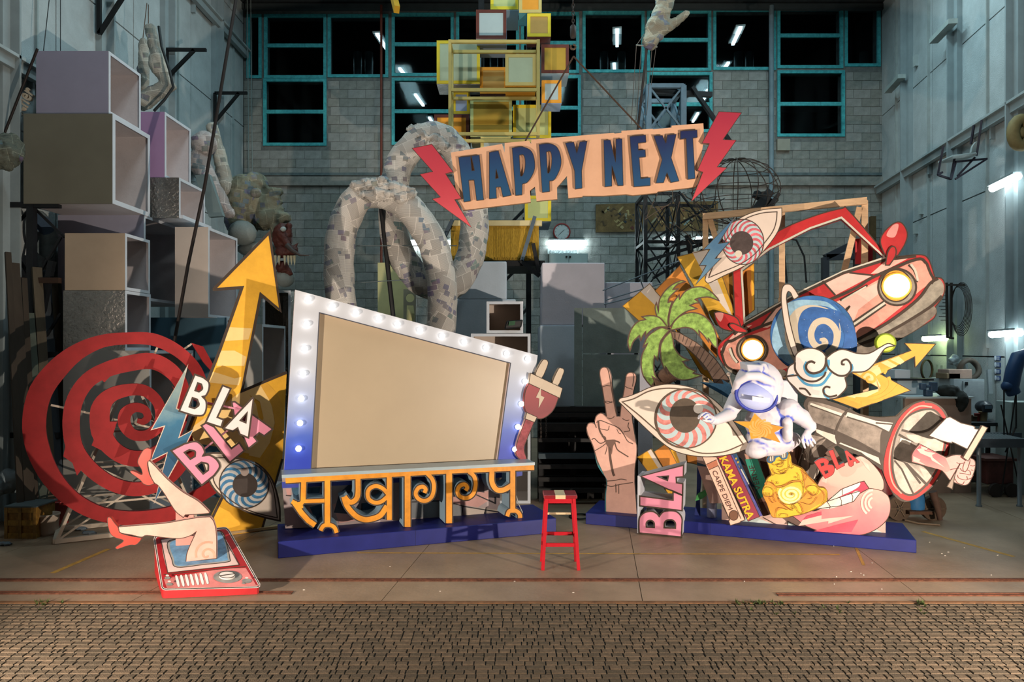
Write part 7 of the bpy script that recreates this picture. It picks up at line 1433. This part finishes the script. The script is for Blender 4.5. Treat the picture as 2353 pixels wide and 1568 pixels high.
for x in (2200, 2326):
    for y in (.04, .55): G().bar((X(x, Yb2), Yb2 + y, 0), (X(x, Yb2), Yb2 + y, Z(978, Yb2)), .05).out('leg', TBL, wb_)
ztb = Z(972, Yb2) + .001
for x, r, h_, c, nm, l in ((2222, .085, .15, '#a3a199', 'plastic_tub', 'white plastic tub on the dark work table'), (2250, .06, .09, '#6b5a48', 'paint_pot', 'brown paint pot on the dark work table'), (2284, .06, .14, '#8a7a58', 'paint_tin', 'yellowish paint tin on the dark work table'), (2270, .04, .11, '#7a2f2c', 'paint_pot', 'red paint pot on the dark work table'), (2262, .05, .07, '#5d4a3c', 'paint_pot', 'low dark paint pot on the dark work table')):
    G().lathe((X(x, Yb2), Yb2 + .25, ztb), [(r * .9, 0), (r, h_), (r * 1.06, h_), (r * 1.06, h_ + .012), (r * .9, h_ + .012)], 16).out(nm, m(c, .5, .15), None, l, 'pot')
g = G(); p = V((X(2291, Yb2), Yb2 + .3, ztb + .22)); g.ell(p, (.12, .14, .10)); g.box(p + V((-.1, -.15, -.08)), p + V((.04, -.1, .05))); o = g.out('welding_mask', m('#20262c', .35, .1), None, 'dark welding mask lying on the paint tins', 'mask'); blob(o, .014, 2, .5); G().obox(p + V((-.085, -.165, -.02)), V((.1, 0, 0)), V((0, .015, 0)), V((0, 0, .05))).out('visor', m('#4a5a66', .15), o)
Yg = 9.6; gt = empty('grate_table', (X(2310, Yg), Yg, 0), 'steel grate table with round legs at the right edge', 'table')
zt_ = Z(1012, Yg)
for k in range(14): G().bar((X(2250, Yg) + k * .05, Yg, zt_), (X(2250, Yg) + k * .05 + .1, Yg + .7, zt_ + .0), .012, .03).out('grate_bar', m('#7f8c90', .4, .1, metal=.5), gt)
for y in (0, .7): G().box((X(2248, Yg), Yg + y - .02, zt_ - .1), (X(2248, Yg) + 1.1, Yg + y + .02, zt_ + .02)).out('side_rail', m('#39424a', .5), gt)
for x in (2256, 2350): G().lathe((X(x, Yg), Yg + .06, 0), [(.04, 0), (.04, .02), (.028, .03), (.028, zt_ - .1)], 12).out('leg', m('#6b7276', .4, metal=.4), gt)
Yk = fl(1142); ct = G().box((X(2268, Yk), Yk, .18), (X(2330, Yk), Yk + .5, Z(1060, Yk))).out('tool_cart', m('#4a2420', .6, .25, 7), None, 'rusty red tool cart on wheels under the grate table', 'cart'); bevel(ct, .02, 2)
G().box((X(2262, Yk), Yk - .02, Z(1060, Yk)), (X(2336, Yk), Yk + .52, Z(1054, Yk))).out('lid', m('#54302a', .6, .2), ct)
for x in (2285, 2322): G().lathe((X(x, Yk), Yk - .05, .10), [(.10, 0), (.105, .01), (.105, .04), (.1, .05)], 16, axis=(0, 1, 0)).out('wheel', m('#2d2622', .7), ct)
# blue extraction hose and its stand
g = G(); Yh = 10.1; g.tube([at(2330, 905, Yh), at(2322, 890, Yh), at(2330, 850, Yh), at(2340, 822, Yh), at(2362, 815, Yh), at(2390, 830, Yh)], [.09, .105, .105, .105, .105, .105], 14); g.ell(at(2318, 888, Yh), (.1, .1, .09)); g.out('blue_duct', m('#16365c', .45, .12), None, 'thick dark blue bent duct at the right edge', 'duct')
sd = empty('wire_stand', (X(2325, 10.1), 10.1, 0), 'thin black wire stand under the blue duct', 'stand')
for a, b in (((2307, 897), (2307, 1000)), ((2335, 897), (2335, 985)), ((2307, 897), (2337, 897)), ((2335, 900), (2300, 1140)), ((2300, 930), (2345, 1130)), ((2335, 980), (2310, 1040))): g = G(); g.tube([at(*a, 10.05), at(*b, 10.1)], .010, 6); g.out('wire', BLACK, sd)
G().box((X(2325, 10.4), 10.4, 0), (X(2325, 10.4) + .42, 10.75, Z(925, 10.4))).out('grey_locker', m('#7d8a88', .6, .1), None, 'grey locker at the right edge behind the blue duct', 'cabinet')
for k in range(4):
    p, q_ = rw(2284, 818 + k * 15.3, .014), rw(2298, 829 + k * 15.3, .014); z0, z1 = q_.z, p.z
    g = G(); g.add([(p.x, p.y, z0), (q_.x, q_.y, z0), (q_.x, q_.y, z1), (p.x, p.y, z1)], [(0, 1, 2, 3)]); d = V((.012, 0, 0)); g.add([v + d for v in g.v[:4]], [(3, 2, 1, 0)])
    s_ = g.out('safety_sign', m('#2f4a86', .5, .05), None, 'small blue safety sign on the right wall, %s from the top' % ['first', 'second', 'third', 'fourth'][k], 'sign', 'blue safety signs')
    wpts = [p.lerp(q_, t) for t in (.1, .4)]; zc = (z0 + z1) / 2; G().ell(V(((wpts[0].x + wpts[1].x) / 2 - .004, (wpts[0].y + wpts[1].y) / 2, zc)), (.004, .035, .045), 8).out('pictogram', m('#b9c3cc', .5), s_)
    for j in range(3): a_, b_ = p.lerp(q_, .5), p.lerp(q_, .92); G().bar(V((a_.x - .004, a_.y, z1 - (.25 + .25 * j) * (z1 - z0))), V((b_.x - .004, b_.y, z1 - (.25 + .25 * j) * (z1 - z0))), .004, .010).out('text_bar', m('#b9c3cc', .5), s_)
for k, (a, b, wd, l) in enumerate((((2227, 825), (2245, 843), .05, 'black hand tool hanging aslant on the right wall'), ((2220, 835), (2224, 856), .025, 'bright chrome tool hanging on the right wall'), ((2153, 838), (2153, 880), .03, 'long chrome spanner hanging on the right wall'), ((2163, 840), (2163, 878), .03, 'second long spanner hanging on the right wall'), ((2272, 850), (2275, 905), .06, 'grey power strip on the right wall'))): G().bar(rw(*a, .1), rw(*b, .1), wd).out('wall_tool', m('#1f2426' if k == 0 else '#8d979a', .4, .1), None, l, 'tool')
g = G(); c = rw(2192, 828, .2); g.ell(c, (.1, .08, .1)); g.ell(c + V((.1, 0, -.06)), (.09, .07, .07)); o = g.out('plastic_bag', m('#9aa7ac', .4, .1), None, 'crumpled white bag hanging above the grey cabinet', 'bag'); blob(o, .015, 2, .5, .03, 8)
for k in range(3):
    c = rw(2128 + k * 3, 850, .15); g = G(); g.tube([c + V((.11 * math.cos(t), .02 * k, .2 * math.sin(t))) for t in [j * .35 for j in range(18)]], .012, 6, True); g.out('hose_coil', m('#3a3f2c' if k != 1 else '#5a2a22', .6), None, ['outer green', 'red', 'inner green'][k] + ' hose coil on the right wall over the white counter', 'hose', 'hose coils')
# gas bottle trolley behind the lips
Yt = fl(1196); tr0 = empty('gas_trolley', (X(2100, Yt), Yt, 0), 'rusty two-wheeled trolley with gas bottles behind the lips', 'trolley')
for x in (2064, 2144):
    w_ = G().lathe((X(x, Yt), Yt - .03, .155), [(.155, 0), (.16, .01), (.16, .06), (.155, .07), (.1, .07)], 20, axis=(0, 1, 0)).out('wheel', m('#4a3a2c', .8, .25), tr0); G().lathe((X(x, Yt), Yt - .04, .155), [(.04, 0), (.04, .09)], 10, axis=(0, 1, 0)).out('hub', m('#2a211b', .7), w_)
    for k in range(6): a = k * math.pi / 3; G().bar(V((X(x, Yt), Yt - .035, .155)), V((X(x, Yt) + .12 * math.cos(a), Yt - .035, .155 + .12 * math.sin(a))), .02, .01).out('spoke', m('#5a4a38', .7), w_)
G().bar((X(2064, Yt), Yt, .15), (X(2144, Yt), Yt, .15), .05).out('axle', m('#3a2a22', .8), tr0)
G().box((X(2078, Yt), Yt - .12, .10), (X(2132, Yt), Yt + .2, .14)).out('tray', m('#4a3020', .8, .3), tr0)
G().lathe((X(2106, Yt), Yt + .04, .141), [(.11, 0), (.115, .02), (.115, .55), (.08, .62), (.03, .66)], 20).out('gas_bottle', m('#2a5f8a', .45, .2), None, 'blue gas bottle on the rusty trolley', 'bottle')
G().lathe((X(2050, Yt), Yt + .25, .0), [(.13, 0), (.13, .6), (.08, .7)], 18).out('gas_bottle', m('#6b1f22', .5, .2), None, 'dark red gas bottle left of the rusty trolley', 'bottle')
g = G(); g.tube([fp(2080, 1196, .02), fp(2110, 1203, .015), fp(2160, 1207, .012)], .012, 6); g.out('floor_pipe', m('#6b5a48', .6), None, 'thin pipe lying on the floor before the trolley', 'pipe')
g = G(); g.tube([at(2143, 1130, Yt - .2), at(2155, 1170, Yt - .2), at(2160, 1195, Yt - .2)], [.05, .04, .03], 8); g.out('trolley_handle', m('#4a352a', .8, .3), tr0)
# litter on the floor
gl = G()
for k in range(26):
    px, py = RN.uniform(1900, 2340), RN.uniform(1245, 1365); 
    if k < 6: px, py = RN.uniform(600, 1900), RN.uniform(1290, 1375)
    gl.ell(fp(px, py, .003), (RN.uniform(.006, .014), .006, .003), 6)
gl.out('litter_specks', m('#c9c0b4', .7), flo, kind='stuff')
# white stray lead right of the orange letters
g = G(); g.tube([at(1180, 1120, 8.6), at(1192, 1160, 8.6), at(1205, 1188, 8.55)], .006, 5); g.out('white_lead', m('#b5b0a6', .6), None, 'thin white lead hanging at the right end of the orange lettering', 'cable')
